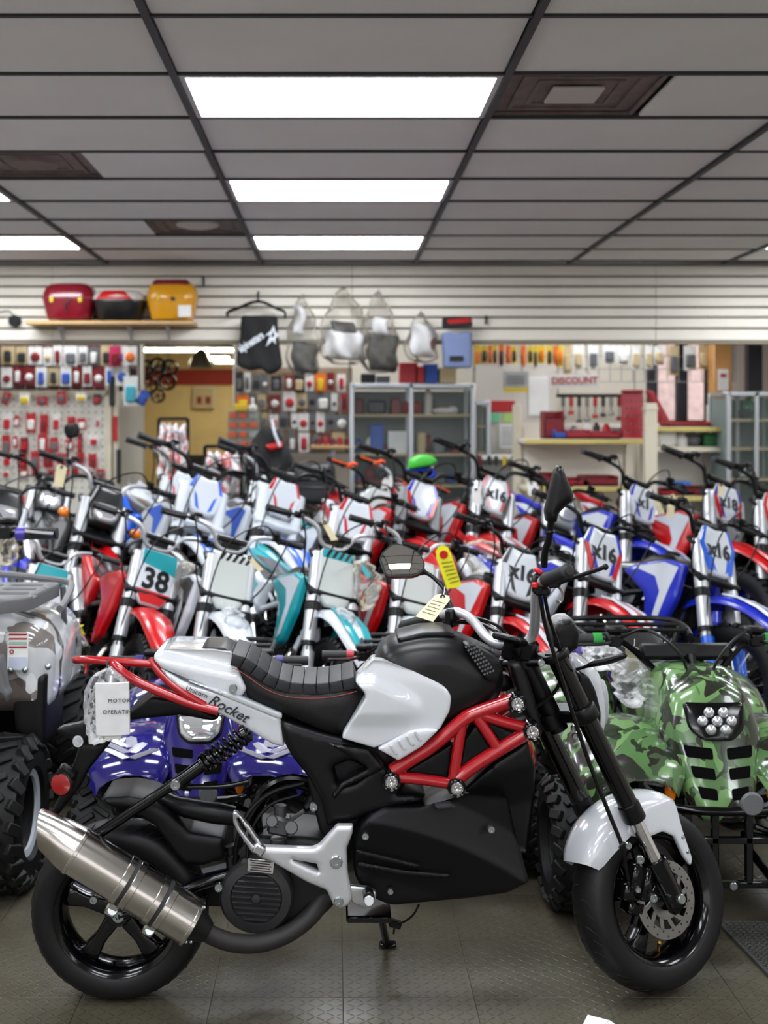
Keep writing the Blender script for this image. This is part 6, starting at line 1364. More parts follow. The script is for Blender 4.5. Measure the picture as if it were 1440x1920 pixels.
MB().pil(rnd([(-29*k, -28*k), (-12*k, -26*k), (0, -31*k), (12*k, -26*k), (27*k, -26*k), (27*k, -94*k), (-26*k, -94*k)], 5*k), lambda u, v, q: (u, q, v), -.015, .02, 8*k, rad=8*k, bulge=-.02).build('shirt', mat('shirt_blue', (120, 136, 178), .7), t); MB().box((-.01, -.042, -77*k), (26*k, .006, 10*k)).build('label_band', CK, t); MB().tube([(0, -.01, -2*k), (0, .16, -2*k)], .004, 6).build('hook', HOOK, t)
# --- glass cabinets
SHM = mat('cabinet_shelf', (196, 176, 136), .5); CFM = mat('cabinet_frame', (176, 180, 184), .35, metal=.8)
def cabinet(label, px0, px1, py0, Y, cols, shelves, items, seed, zb=0.):
    a, b = P(px0, 0, Y).x, P(px1, 0, Y).x; z1 = P(0, py0, Y).z; w_ = b-a; d = .45
    t = thing('glass_cabinet', label, 'display cabinet', ((a+b)/2, Y+d/2, zb)); h = z1-zb
    for i, x in enumerate([-w_/2+w_*c for c in cols]):
        for y in (-d/2, d/2): MB().box((x, y, h/2), (.035, .03, h), bv=.003).build('post', CFM, t)
    for z in (.05, h-.015):
        for y in (-d/2, d/2): MB().box((0, y, z), (w_, .03, .035), bv=.003).build('rail', CFM, t)
        for x in (-w_/2, w_/2): MB().box((x, 0, z), (.03, d, .035), bv=.003).build('rail', CFM, t)
    MB().box((0, d/2-.005, h/2), (w_-.04, .006, h-.1)).build('back_panel', mat('cabinet_back', (96, 102, 98), .35), t, smooth=0); MB().box((0, 0, .06), (w_-.03, d-.03, .02)).build('floor_board', SHM, t, smooth=0)
    MB().box((0, 0, h-.01), (w_-.03, d-.03, .012)).build('top_board', CFM, t, smooth=0)
    for i in range(len(cols)-1):
        x0, x1 = -w_/2+w_*cols[i]+.02, -w_/2+w_*cols[i+1]-.02; MB().box(((x0+x1)/2, -d/2+.002, h/2), (x1-x0, .005, h-.09)).build('door_pane', GLASS, t, smooth=0)
        for s_ in shelves:
            z = P(0, s_, Y).z-zb; MB().box(((x0+x1)/2, .0, z), (x1-x0, d-.08, .022), bv=.003).build('shelf', SHM, t)
    for x in (-w_/2, w_/2): MB().box((x, 0, h/2), (.005, d-.04, h-.09)).build('side_pane', GLASS, t, smooth=0)
    return t, (a+b)/2, z1, w_
YC = 9.75
cab, ccx, cz1, cw = cabinet('tall double glass cabinet with metal posts in the middle of the back', 660, 886, 720, YC, (0, .49, 1), (779, 853, 912), None, 1)
cab2, *_ = cabinet('narrow glass cabinet just right of the double one', 889, 916, 752, YC+.1, (0, 1), (800, 850), None, 2)
cab3, *_ = cabinet('glass cabinet cut by the right edge of the photo', 1366, 1470, 735, 9.3, (0, .5, 1), (788, 842, 900), None, 3)
def citem(name, label, cat, px, py, Y, d, m, kind=0, group='goods in the glass cabinets'):
    p = P(px, py, Y)
    o = MB()
    if kind == 0: o.box((0, 0, d[2]/2), d, bv=min(d)*.15)
    elif kind == 1: o.lathe([(0, 0), (d[0]/2, 0), (d[0]/2, d[2]*.7), (d[0]*.3, d[2]*.85), (d[0]*.25, d[2]), (0, d[2])], 14)
    else: o.ball((0, 0, d[2]/2), d[2]/2, 14, (d[0]/d[2], d[1]/d[2], 1))
    return _place(o.build(name, m), p, label, cat, group)
citem('dark_case', 'black case on the top shelf of the double cabinet', 'case', 706, 777, YC+.18, (.16, .15, .12), TBK); citem('red_blister_box', 'dark red box beside the black case in the cabinet', 'box', 742, 777, YC+.2, (.09, .1, .14), TR2)
citem('blue_knee_guard', 'bright blue guard standing on the middle cabinet shelf', 'guard', 707, 851, YC+.12, (.115, .07, .25), TBL, 0); citem('white_form', 'white printed sheet standing on the middle cabinet shelf', 'paper', 745, 851, YC+.1, (.155, .012, .19), PAPER); citem('silver_jug', 'cream curved canister on the right top cabinet shelf', 'canister', 803, 777, YC+.2, (.07, .07, .22), mat('canister_cream', (206, 200, 186), .4), 1); citem('white_plate_part', 'white oval part on the right top cabinet shelf', 'part', 830, 777, YC+.15, (.18, .1, .06), TWH, 2); citem('gold_box', 'tan box on the right middle cabinet shelf', 'box', 790, 851, YC+.15, (.07, .1, .18), TTN); citem('grey_part', 'grey metal part on the right middle cabinet shelf', 'part', 822, 851, YC+.2, (.1, .1, .1), TGY); citem('dark_red_part', 'dark red part on the right middle cabinet shelf, near the post', 'part', 852, 851, YC+.2, (.09, .1, .08), TR2); citem('red_flat_case', 'long red case on the lowest cabinet shelf', 'case', 700, 911, YC+.15, (.27, .2, .06), TR2); citem('red_flat_case', 'short red case right of the long one on the lowest shelf', 'case', 752, 911, YC+.18, (.12, .2, .08), TR)
for i, (px, w_, h, mm, nm) in enumerate(((690, .12, .08, TBK, 'low black'), (718, .11, .06, TGY, 'flat grey'), (765, .15, .17, TR, 'tall red'), (787, .09, .14, TR, 'square red'), (806, .12, .16, TBL, 'dark blue and red'), (838, .14, .13, TTN, 'kraft brown'))): bx('carton', nm+' carton on top of the double glass cabinet', 'box', P(px, 720, YC+.2)+Vector((0, 0, h/2+.005)), (w_, .2, h), mm, .004, 'cartons on the glass cabinet')
citem('tool_box_part', 'black tool on the right cabinet top shelf', 'tool', 1400, 786, 9.5, (.1, .1, .08), TBK); citem('green_bottle', 'green bottle in the right edge cabinet', 'bottle', 1406, 786, 9.5, (.09, .09, .2), mat('bottle_green', (40, 110, 60), .3), 1)
o = citem('black_carton', 'dark carton lettered BLAC in the right edge cabinet', 'carton', 1398, 899, 9.45, (.18, .12, .09), TBK); text('lettering', 'BLAC', .05, frame((-.01, -.0615, .045), (1, 0, 0), (0, 0, 1)), CW, o, bold=.002)
CI = [TBK, TGY, TR2, TTN, TWH, TBL, TR]
CIN = ['black', 'grey', 'dark red', 'tan', 'white', 'blue', 'red']
for i in range(26):
    c_ = rg.randrange(7); sh_ = (779, 853, 912)[i % 3]; row = ('top', 'middle', 'lowest')[i % 3]; right = i >= 13
    px = (672+(i//3)*22) if not right else (782+((i-13)//3)*22)
    z = P(0, sh_, YC).z+.012; o = citem('shelf_part', '%s part, back of the %s cabinet shelf, %s half, %s from left' % (CIN[c_], row, 'right' if right else 'left', ORD[(i-13)//3 if right else i//3]), 'part', px, sh_, YC+.36, (.07+.03*rg.random(), .07, .07+.09*rg.random()), CI[c_], rg.randrange(3)); o.location.z = z
t = thing('yellow_tag', 'round yellow tag hanging in the right edge cabinet', 'tag', P(1416, 748, 9.33)); MB().lathe([(0, .004), (.028, .004), (.028, -.004), (0, -.004)], 18, Matrix.Rotation(pi/2, 4, 'X')).build('disc', TYE, t); MB().box((0, 0, -.06), (.03, .006, .07)).build('strip', TBL, t)
# --- right: yellow tool packs, paper packs, shelves
grid_panel('wire grid of yellow tool packs above the discount sign', 886, 1380, 644, 716, YP)
x = 890; k_ = 0
while x < 1052:
    w_ = rg.choice((8, 10, 13)); h = rg.choice((34, 40, 46)); card('yellow tool pack, %s from the left under the slatted wall' % ORD[k_], x+w_/2, 646+h/2+rg.uniform(0, 4), w_, h, TYE if rg.random() < .75 else TOR, TBK if rg.random() < .4 else TOR, YP-.05, group='yellow tool packs', shape=2); x += w_+rg.choice((1, 3, 7)); k_ += 1
x = 1056; k_ = 0
while x < 1340:
    w_ = rg.choice((15, 19, 24)); h = rg.choice((36, 46, 56)); card('pale paper pack, %s from the yellow tool packs' % ORD[k_], x+w_/2, 646+h/2+rg.uniform(0, 3), w_, h, TWH if rg.random() < .7 else TTN, rg.choice((TGY, TTN, TWH)), YP-.05, group='pale packs on the right wire grid', shape=0); x += w_+rg.choice((2, 4, 9)); k_ += 1
t = thing('discount_sign', 'white sign with red handwriting DISCOUNT on the parts rack', 'sign', P(1077, 714, 10.1)); k = 10.1/F; MB().pil(rnd([(-45*k, -13*k), (45*k, -13*k), (45*k, 13*k), (-45*k, 13*k)], 2*k), lambda u, v, q: (u, q, v), -.006, .006, 30*k).build('board', TWH, t); text('lettering', 'DISCOUNT', 17*k, frame((0, -.008, 0), (1, 0, .02), (0, 0, 1)), TR, t, bold=.002, ext=.001); [MB().tube([(x*k, .0, 12*k), (x*k, YP-10.1+.01, 26*k)], .003, 5).build('wire', HOOK, t) for x in (-30, 30)]
t = thing('price_notice', 'grey and yellow notice left of the discount sign', 'sign', P(967, 716, 10.1)); MB().box((0, 0, .01), (48*k, .01, 34*k)).build('board', mat('notice_grey', (170, 172, 172), .6), t); MB().box((0, -.004, -15*k), (46*k, .008, 8*k)).build('band', TYE, t); [MB().tube([(x*k, .0, 16*k), (x*k, YP-10.1+.01, 30*k)], .003, 5).build('wire', HOOK, t) for x in (-18, 18)]; [MB().box((0, -.007, (10-6*i)*k), (34*k, .003, 1.6*k)).build('print_line', TGY, t) for i in range(3)]
bx('wall_sheet', 'white sheet with faint red writing beneath the discount sign', 'paper', P(1010, 742, 10.275), (38*k, .008, 74*k), PAPER, 0); bx('red_banner', 'plain red banner card above the green note on the right', 'card', P(940, 762, 10.275), (52*k, .01, 22*k), TR, .002)
for i, (px, mm, nm) in enumerate(((924, mat('note_green', (120, 206, 160), .7), 'mint green'), (956, mat('note_lime', (176, 206, 120), .7), 'lime green'))): bx('sticky_note', nm+' note below the red banner card', 'note', P(px, 783, 10.275), (26*k, .008, 18*k), mm, 0)
t = thing('notice_board', 'pale board behind the notices left of the bin shelf', 'board', P(968, 770, 10.29)); k = 10.29/F; MB().box((0, 0, 0), (150*k, .015, 175*k), bv=.004).build('panel', mat('board_pale', (206, 200, 190), .7), t); [MB().cyl((x*k, .01, -87*k), (x*k, .01, -P(0, 770, 10.29).z), .015, 8).build('leg', HOOK, t) for x in (-70, 70)]; k = 10.1/F
o = bx('typed_notice', 'white typed notice hanging below the lime note', 'notice', P(953, 818, 10.275), (35*k, .006, 47*k), PAPER, 0); [MB().box((0, -.005, (16-6*i)*k), (24*k, .002, 1.2*k)).build('print_line', TGY, o, smooth=0) for i in range(6)]
t = thing('tool_rail', 'dark rail under the discount sign holding a row of hand tools', 'rail', P(1118, 742, 10.4)); k = 10.4/F; MB().box((0, 0, 0), (150*k, .03, .03), bv=.004).build('bar', DARKM, t); [MB().cyl((x*k, .0, 0), (x*k, .0, CEIL-P(0, 742, 10.4).z+.058), .006, 6).build('hanger_rod', HOOK, t) for x in (-72, 72)]
for i in range(9):
    mm, nm, L_ = ((TGY, 'grey', .16), (TR, 'red', .12), (TBK, 'black', .2), (HOOK, 'steel', .18), (TR, 'red', .15), (TBK, 'black', .14), (HOOK, 'steel', .13), (TR2, 'dark red', .17), (TBK, 'black', .19))[i]
    tt = thing('hung_tool', '%s hand tool, %s from the left on the rail below the sign' % (nm, ORD[i]), 'tool', P(1056+15*i, 745, 10.37), group='tools on the rail'); MB().cyl((0, 0, -.08), (0, 0, .0), .018, 10, bv=.004).build('handle', mm, tt); MB().cyl((0, 0, -L_), (0, 0, -.08), .008, 8).build('shaft', HOOK, tt); MB().box((0, 0, -L_-.015), (.05, .02, .035), bv=.006).build('head', mm, tt)
# gondola shelves with red bins
GM = mat('gondola_cream', (212, 204, 184), .6)
def gondola(label, px0, px1, Y, ys, d, posts):
    a, b = P(px0, 0, Y).x, P(px1, 0, Y).x; w_ = b-a; t = thing('gondola_shelf', label, 'shelving', ((a+b)/2, Y+d/2, 0))
    for py, mm in ys:
        z = P(0, py, Y).z; s_ = MB().box((0, 0, z-.02), (w_, d, .04), bv=.005).build('shelf', mm, t)
        MB().box((0, -d/2-.006, z-.02), (w_, .012, .035)).build('price_strip', mat('strip_yellow', (206, 188, 110), .5) if py < 830 or py > 900 else GM, s_, smooth=0)
    for x in posts: MB().box((x*w_, d/2-.02, .85), (.07, .05, 1.7), bv=.005).build('upright', GM, t)
    MB().box((0, d/2, .8), (w_, .015, 1.5)).build('back_panel', mat('gondola_back', (220, 214, 202), .7), t, smooth=0)
    return t
gondola('cream shelf unit of red bins in the middle right', 985, 1205, 9.3, ((823, GM), (912, GM), (980, GM)), .45, (-.5, .5))
gondola('cream shelf unit of red boxes at the right of the cream post', 1228, 1362, 9.5, ((800, GM), (838, GM), (930, GM)), .4, (-.5, .5))
t = thing('cream_post', 'square cream post between the two shelf units', 'post', (P(1219, 0, 9.1).x, 9.1, 0)); MB().box((0, 0, .85), (.09, .09, 1.7), bv=.008).build('shaft', GM, t); pz = P(0, 760, 9.1).z; MB().box((0, 0, pz-.01), (.1, .1, .03), bv=.005).build('cap', GM, t)
t.children[0].scale = (1, 1, pz/1.7)
BINR = mat('bin_red', (150, 14, 34), .4)
def bin_(label, px, py, Y, w_, d, h, m=BINR, name='storage_bin'):
    t = thing(name, label, 'bin', P(px, py, Y), group='storage bins'); 
    MB().box((0, 0, .008), (w_, d, .012)).build('base', m, t, smooth=0)
    for s_ in (-1, 1): MB().box((s_*(w_/2-.005), 0, h/2), (.01, d, h), bv=.002).build('side', m, t); MB().box((0, s_*(d/2-.005), h/2 if s_ > 0 else h*.35), (w_, .01, h if s_ > 0 else h*.7), bv=.002).build('end', m, t)
    return t
t = thing('red_tray_panel', 'tall red perforated tray panel standing on the bin shelf', 'tray panel', P(1187, 822, 9.35)); k = 9.35/F
hs = [rnd([(-14*k+9*k*i, 12*k+14*k*j), (-10*k+9*k*i, 12*k+14*k*j), (-10*k+9*k*i, 16*k+14*k*j), (-14*k+9*k*i, 16*k+14*k*j)], 1*k, 1) for i in range(4) for j in range(5)]
MB().pil(rnd([(-20*k, 0), (21*k, 0), (20*k, 88*k), (-17*k, 90*k)], 3*k), lambda u, v, q: (u, q+v*.1, v), -.01, .05, 10*k, holes=hs).build('panel', BINR, t); MB().box((0, .03, 89*k), (38*k, .08, .02), bv=.004).build('rim', BINR, t)
t = thing('red_sloping_panel', 'red panel leaning to the right behind the tall tray', 'tray panel', P(1212, 800, 9.75)); MB().pil(rnd([(0, 70*k), (12*k, 70*k), (48*k, 4*k), (44*k, 0), (30*k, 0)], 3*k), lambda u, v, q: (u, q, v), -.03, .05, 12*k, rad=3*k, bulge=-.008).build('panel', BINR, t); MB().box((20*k, .02, 40*k), (.02, .06, .05)).build('clip', BINR, t)
for i, q in enumerate(((1035, 820, 9.5, .16, .2, .22, TR2, 'upright dark red bin at the left of the bin shelf'), (1080, 818, 9.42, .2, .2, .07, BINR, 'flat red bin in the middle of the bin shelf'), (1130, 820, 9.42, .24, .2, .06, BINR, 'wide low red bin right of the flat one'), (1050, 815, 9.4, .12, .15, .07, TBL, 'blue bin on the bin shelf'), (1062, 910, 9.45, .3, .25, .06, BINR, 'long red bin on the lower bin shelf'), (1120, 910, 9.45, .28, .25, .08, TR2, 'dark red bin on the lower bin shelf'), (1022, 910, 9.45, .16, .25, .1, TR2, 'square dark red bin at the left of the lower bin shelf'), (1262, 893, 9.65, .28, .25, .05, BINR, 'wide red bin on the right shelf unit'), (1310, 893, 9.65, .28, .25, .07, TR2, 'dark red bin at the right of the right shelf unit'), (1285, 798, 9.6, .36, .2, .04, BINR, 'shallow red bin on top of the right shelf unit'))):
    py = {820: 823, 818: 823, 815: 823, 910: 912, 893: 930, 798: 800}[q[1]]
    Ysh = 9.3 if q[0] < 1205 else 9.5
    o = bin_(q[7], q[0], py, q[2], q[3], q[4], q[5], q[6]); o.location.z = P(0, py, Ysh).z+.002
for i, (px, mm, nm, w_, h, kd) in enumerate(((1076, TGY, 'silver engine part', .08, .1, 1), (1102, TWH, 'white spray can', .06, .12, 1), (1118, TBK, 'black and blue can', .06, .13, 1), (1137, TR, 'red and grey can', .07, .12, 1), (1155, TGY, 'grey carton', .1, .09, 0))): o = citem('part_can', nm+' standing behind the red bins', 'can', px, 818, 9.6, (w_, w_, h), mm, kd, 'cans behind the red bins'); o.location.z = P(0, 823, 9.3).z+.002
for i, (px, mm, w_, h) in enumerate(((1250, TWH, .14, .12), (1278, TWH, .1, .1), (1300, TGY, .12, .1), (1330, mat('bottle_green', (40, 110, 60), .3), .12, .1))): o = citem('boxed_part', ['white wrapped part at the left', 'small white carton second from the left', 'grey carton third from the left', 'green canister at the right'][i]+' on the middle board of the right shelf unit', 'part', px, 838, 9.65, (w_, .12, h), mm, i % 3, 'parts on the right shelf unit'); o.location.z = P(0, 838, 9.5).z+.002
for i, (px, w_, mm) in enumerate(((1255, .3, mat('tote_blue', (60, 110, 190), .4)),)): o = citem('blue_tray', 'flat blue tray on the right shelf unit', 'tray', px, 875, 9.6, (w_, .2, .03), mm); o.location.z = P(0, 930, 9.5).z+.085
t = thing('wood_column', 'orange brown wooden column with a small notice by the window', 'column', (P(1350, 0, 10.2).x, 10.2, 0)); MB().box((0, 0, 1.3), (.16, .16, 2.6), bv=.01).build('shaft', mat('oak', (196, 142, 80), .5, var=.12, vscale=6), t); MB().box((0, -.083, P(0, 712, 10.1).z), (.09, .006, .18)).build('notice', PAPER, t, smooth=0); MB().box((0, -.088, P(0, 704, 10.1).z), (.05, .003, .03)).build('notice_print', TR, t, smooth=0)
t = thing('tool_counter', 'low pale counter with hanging dark tools between the cabinets', 'counter', (P(950, 0, 9.9).x, 9.95, 0)); cz = P(0, 853, 9.9).z; MB().box((0, 0, cz-.02), (.5, .3, .04), bv=.005).build('top', TWH, t); MB().box((0, .05, cz/2-.02), (.46, .2, cz-.04), bv=.005).build('body', mat('counter_grey', (176, 176, 172), .6), t)
for i, (px, mm) in enumerate(((900, TR2), (917, TBK), (930, TBK), (946, TYE), (962, TBK), (980, TYE))):
    z = P(px, 868, 9.75).z; tt = thing('hand_tool', ['dark red handled', 'black handled short', 'black handled long', 'yellow handled slim', 'black handled slim', 'yellow handled wide'][i]+' tool hanging on the pale counter front', 'tool', P(px, 868, 9.78), group='tools on the counter front'); MB().cyl((0, 0, -.02), (0, 0, .06), .014+.006*(i == 5), 10, bv=.003).build('handle', mm, tt); MB().cyl((0, 0, -.14), (0, 0, -.02), .006, 8).build('shaft', HOOK, tt)
t = thing('scooter_mirror', 'black mirror on a stalk standing before the red pegboard', 'mirror', P(135, 850, 8.2)); MB().pil(rnd([(-.05, .05), (.03, .06), (.055, .02), (.04, -.04), (-.03, -.05), (-.055, 0)], .02), lambda u, v, q: (u, q, v+.15), -.015, .02, .03, rad=.02, bulge=-.01).build('shell', BKP, t); MB().tube(cr([(.0, 0, .11), (-.03, 0, .04), (-.02, 0, -.12)], 4), .007, 6).build('stalk', BKP, t)
# ================================================================== small goods around the bikes
def paper_tag(label, pts, Y, m=TAGM, name='price_tag', lines=5, dy=0., string=True, tiltn=None, ink=INK):
    """manila tag from its four photo corners (top-left, top-right, bottom-right, bottom-left)"""
    c = sum((P(u, v, Y) for u, v in pts), Vector())/4; t = thing(name, label, 'tag', c, group='hang tags on handlebars', world=True)
    (ax_, ay), (bx_, by), (cx_, cy), (dx_, dy_) = pts
    cut = lambda a, b, f: (a[0]+(b[0]-a[0])*f, a[1]+(b[1]-a[1])*f)
    out = [cut(pts[0], pts[3], .12), cut(pts[0], pts[1], .2), cut(pts[0], pts[1], .8), cut(pts[1], pts[2], .12), pts[2], pts[3]]
    mp = (lambda u, v, q: P(u, v, Y)+Vector((0, q, 0))) if tiltn is None else plane_mp(c, tiltn)
    MB().pil(out, mp, -.0012, .0012, 40).build('card', m, t, smooth=0)
    e = cut(cut(pts[0], pts[1], .5), cut(pts[3], pts[2], .5), .1); q = P(e[0], e[1], Y)
    rr = .0075 if Y < 4 else .009
    MB().lathe([(rr*.35, .001), (rr, .001), (rr, -.003), (rr*.35, -.003)], 14, frame(mp(e[0], e[1], -.002), (1, 0, 0), (0, 0, 1)), closed=True).build('eyelet', INK, t)
    for i in range(lines):
        f = .3+.6*i/max(1, lines); a = cut(cut(pts[0], pts[3], f), cut(pts[1], pts[2], f), .12); b = cut(cut(pts[0], pts[3], f), cut(pts[1], pts[2], f), .85-.12*(i % 2))
        mm = MB(); n = 14; prev = None; qq = []
        for k in range(n): 
            s_ = k/(n-1); z = cut(a, b, s_); qq.append(mp(z[0]+.6*sin(k*2.1), z[1]+1.0*sin(k*2.6+i), -.0022))
        mm.tube(qq, .0008, 4).build('handwriting', ink, t)
    if string: MB().tube(cr([mp(e[0], e[1], -.003), mp(e[0]+3, e[1]-9, -.004), mp(e[0]+4, e[1]-20, .0)], 3), .0012, 5).build('string', PAPER, t)
    return t
paper_tag('cream handwritten tag lying on the left grip of the nearest motorcycle', [(820, 1112), (848, 1119), (812, 1166), (779, 1156)], 3.30, tiltn=(-.1, -.75, .6))
paper_tag('grey blank tag hanging from the handlebar of the green camouflage quad', [(1310, 1226), (1322, 1236), (1320, 1278), (1287, 1274)], 3.95, m=mat('tag_grey', (196, 192, 186), .8), lines=0)
paper_tag('cream tag with a black key on the green quad', [(1172, 1212), (1200, 1214), (1196, 1255), (1176, 1262)], 4.0, lines=0)
for i, (pts, Y, lab) in enumerate(((( (458, 1217), (494, 1217), (496, 1262), (458, 1262)), 4.25, 'cream tag behind the motorcycle seat below the lettered bar pad'), (((562, 1260-75), (578, 1185), (580, 1200), (564, 1200)), 5.0, ''), (((601, 976), (612, 977), (634, 1012), (621, 1014)), 5.1, 'slanted cream tag above the teal striped plate'), (((461, 1043), (470, 1042), (494, 1068), (484, 1072)), 5.1, 'slanted cream tag beside the black striped plate'), (((107, 868), (126, 876), (118, 914), (100, 911)), 6.5, 'cream tag on the black street trail bike handlebar'), (((718, 898), (735, 890), (738, 912), (714, 918)), 8.0, 'white square tag on the orange lever bike left of the helmet'), (((884, 915), (900, 914), (904, 946), (889, 948)), 7.05, 'cream tag beside the tall glass cabinet post above red and white bike'), (((986, 905), (1005, 902), (1012, 925), (992, 930)), 7.3, 'white slanted tag under an orange strap left of the black mirror'), (((1222, 932), (1234, 931), (1246, 962), (1236, 966)), 7.0, 'cream tag right of the plate reading x1'), (((1252, 930), (1266, 925), (1264, 968), (1250, 972)), 6.9, 'long cream tag between the x1 and x18 plates'), (((1346, 906), (1358, 908), (1356, 928), (1346, 930)), 6.75, 'small cream tag above the plate reading x18'), (((632, 918), (642, 908), (648, 925), (638, 940)), 8.0, 'white diamond tag on the orange lever bike by the luggage case'))):
    if lab: paper_tag(lab, list(pts), Y, m=TAGM if 'white' not in lab else PAPER, lines=0, string=False)
# yellow warning hang tag
c = P(842, 1062, 5.0); t = thing('warning_tag', 'yellow warning hang tag with red dot on a handlebar', 'tag', c, world=True)
mp = lambda u, v, q: P(u, v, 5.0)+Vector((0, q, 0))
arch = [(818, 1045), (817, 1034), (822, 1025), (831, 1022), (840, 1026), (845, 1036)]
MB().pil(arch+[(865, 1096), (860, 1101), (838, 1104)], mp, -.0015, .0015, 14).build('card', mat('tag_yellow', (226, 222, 20), .6), t, smooth=0)
MB().lathe([(0, .002), (.018, .002), (.018, .0), (0, 0)], 18, frame(P(832, 1040, 4.997), (1, 0, 0), (0, 0, 1))).build('red_dot', CR, t)
for i in range(6): MB().tube([mp(828+3*i, 1056+7.5*i, -.0022), mp(848+2.6*i, 1053+7.0*i, -.0022)], .002, 4).build('print_line', INK, t)
# operating manual in its bag, hung on the grab rail
c = hp(205, 1330, -.14); t = thing('manual_bag', 'rolled operating manual in clear plastic bag hanging from red rail', 'manual', c, world=True)
def roll(u, v, q): 
    p = hp(u, v, -.19); a = (u-210)/33.; p.y += .008*(a*a); return p+Vector((0, q, 0))
bo = MB().pil([(177, 1283), (240, 1281), (242, 1378), (180, 1380)], roll, -.0015, .012, 9).build('booklet', mat('booklet_paper', (206, 206, 208), .75, var=.05, vscale=30), t, smooth=60)
MB().pil([(182, 1376), (228, 1376), (224, 1389), (184, 1388)], lambda u, v, q: roll(u, v, q)+Vector((0, .012, 0)), 0, .008, 9).build('inner_page', PAPER, t, smooth=60)
text('lettering', 'MOTOR', 9.5*.00142, frame(roll(224, 1313.5, -.005), (1, .1, 0), (0, 0, 1)), INK, bo, space=1.25); text('lettering', 'OPERATIN', 10*.00142, frame(roll(220, 1334.5, -.005), (1, .07, 0), (0, 0, 1)), INK, bo, space=1.1)
MB().pil(rnd([(200, 1254), (206, 1254), (226, 1268), (240, 1282), (228, 1300), (226, 1380), (186, 1392), (172, 1394), (166, 1375), (160, 1340), (160, 1295), (172, 1268)], 5), lambda u, v, q: hp(u, v, -.14)+Vector((0, q+.008*sin(u*.5+v*.2), 0)), -.02, .03, 7, rad=14, bulge=-.014, bback=.01).build('plastic_bag', FILM, t, smooth=60)
MB().tube(cr([hp(203, 1255, -.13), hp(200, 1245, -.12), hp(203, 1236, -.1)], 4), .0022, 6).build('tie', INK, t)
# plastic wraps over goods
def wrap(label, name, pts, Y, dep, m, cat='plastic bag', rad=12, bulge=-.05):
    c = sum((P(u, v, Y) for u, v in pts), Vector())/len(pts); t = thing(name, label, cat, c, group='plastic wrapped parts', world=True)
    MB().pil(rnd(pts, 8), lambda u, v, q: P(u, v, Y)+Vector((.01*sin(v*.35), q+.01*sin(u*.4+v*.27), 0)), -dep/2, dep/2, 8, rad=rad, bulge=bulge, bback=.02).build('film', m, t, smooth=70)
    q = P(pts[0][0], pts[0][1], Y); MB().tube([q, q+Vector((0, .02, .03))], .004, 6).build('knot', m, t)
wrap('crinkled clear bag on the left fender of the green quad', 'clear_bag', [(1148, 1250), (1190, 1232), (1232, 1254), (1222, 1290), (1190, 1318), (1168, 1322), (1156, 1290)], 3.98, .08, FILM)
wrap('clear film over the headlamp region between the green quad and motorcycle', 'clear_bag', [(1092, 1222), (1130, 1210), (1165, 1216), (1160, 1248), (1110, 1252)], 4.1, .1, FILM)
wrap('white wrapped part hanging at the left edge below black handlebars', 'white_bag', [(0, 1005), (20, 1002), (34, 1030), (30, 1058), (8, 1060), (-8, 1040)], 5.8, .08, BAG)
wrap('large white film bundle over the red bike beside the yellow tag', 'white_bag', [(872, 1025), (900, 1012), (940, 1020), (945, 1045), (930, 1070), (890, 1075), (872, 1050)], 6.2, .12, BAG)
wrap('grey film bag right of the bike numbered 38', 'clear_bag', [(332, 1060), (352, 1052), (372, 1070), (366, 1120), (345, 1150), (330, 1110)], 5.6, .1, BAG)
wrap('clear film bag with brown contents right of the teal striped plate', 'clear_bag', [(664, 1055), (690, 1050), (715, 1085), (706, 1130), (680, 1146), (668, 1110)], 5.35, .08, BAG)
wrap('silver wrapped guard below the black striped plate', 'clear_bag', [(418, 1140), (440, 1138), (464, 1165), (462, 1182), (440, 1180), (424, 1162)], 5.1, .06, FILM)
wrap('silver wrapped guard below the teal striped plate', 'clear_bag', [(632, 1140), (650, 1140), (672, 1166), (668, 1178), (645, 1168)], 5.1, .06, FILM)
wrap('yellow wrapped pouch in the gap by the left quad', 'yellow_pouch', [(128, 1182), (152, 1170), (156, 1200), (146, 1238), (116, 1240), (120, 1210)], 5.2, .06, mat('pouch_yellow', (190, 176, 20), .4), cat='pouch', bulge=-.02)
# helmet on the handlebar
t = thing('motocross_helmet', 'green and blue motocross helmet with goggles above the red bike', 'helmet', P(793, 886, 7.6)); k = 7.6/F
MB().ball((0, 0, 0), 27*k, 22, (1, 1.15, 1.05)).build('shell', CK, t); MB().pil(rnd([(-30*k, 6*k), (-26*k, 26*k), (-8*k, 34*k), (14*k, 33*k), (26*k, 22*k), (14*k, 14*k), (-14*k, 10*k)], 6*k), lambda u, v, q: (u, q, v), -.13, .02, 8*k, rad=6*k, bulge=-.02).build('peak', mat('helmet_green', (70, 190, 60), .35), t)
MB().pil(rnd([(-34*k, 8*k), (-10*k, 10*k), (20*k, 8*k), (24*k, -6*k), (8*k, -14*k), (-10*k, -10*k), (-30*k, 0)], 4*k), lambda u, v, q: (u, q+abs(u)*.5, v), -.125, -.08, 8*k, rad=4*k, bulge=-.01, holes=[rnd([(-12*k, 4*k), (14*k, 4*k), (15*k, -4*k), (4*k, -7*k), (-8*k, -4*k)], 2*k)]).build('goggle_frame', mat('goggle_blue', (26, 60, 190), .35), t)
MB().pil(rnd([(-13*k, 5*k), (15*k, 5*k), (16*k, -5*k), (4*k, -8*k), (-9*k, -5*k)], 2*k), lambda u, v, q: (u, q+abs(u)*.5, v), -.115, -.09, 8*k).build('goggle_lens', GLOSSB, t)
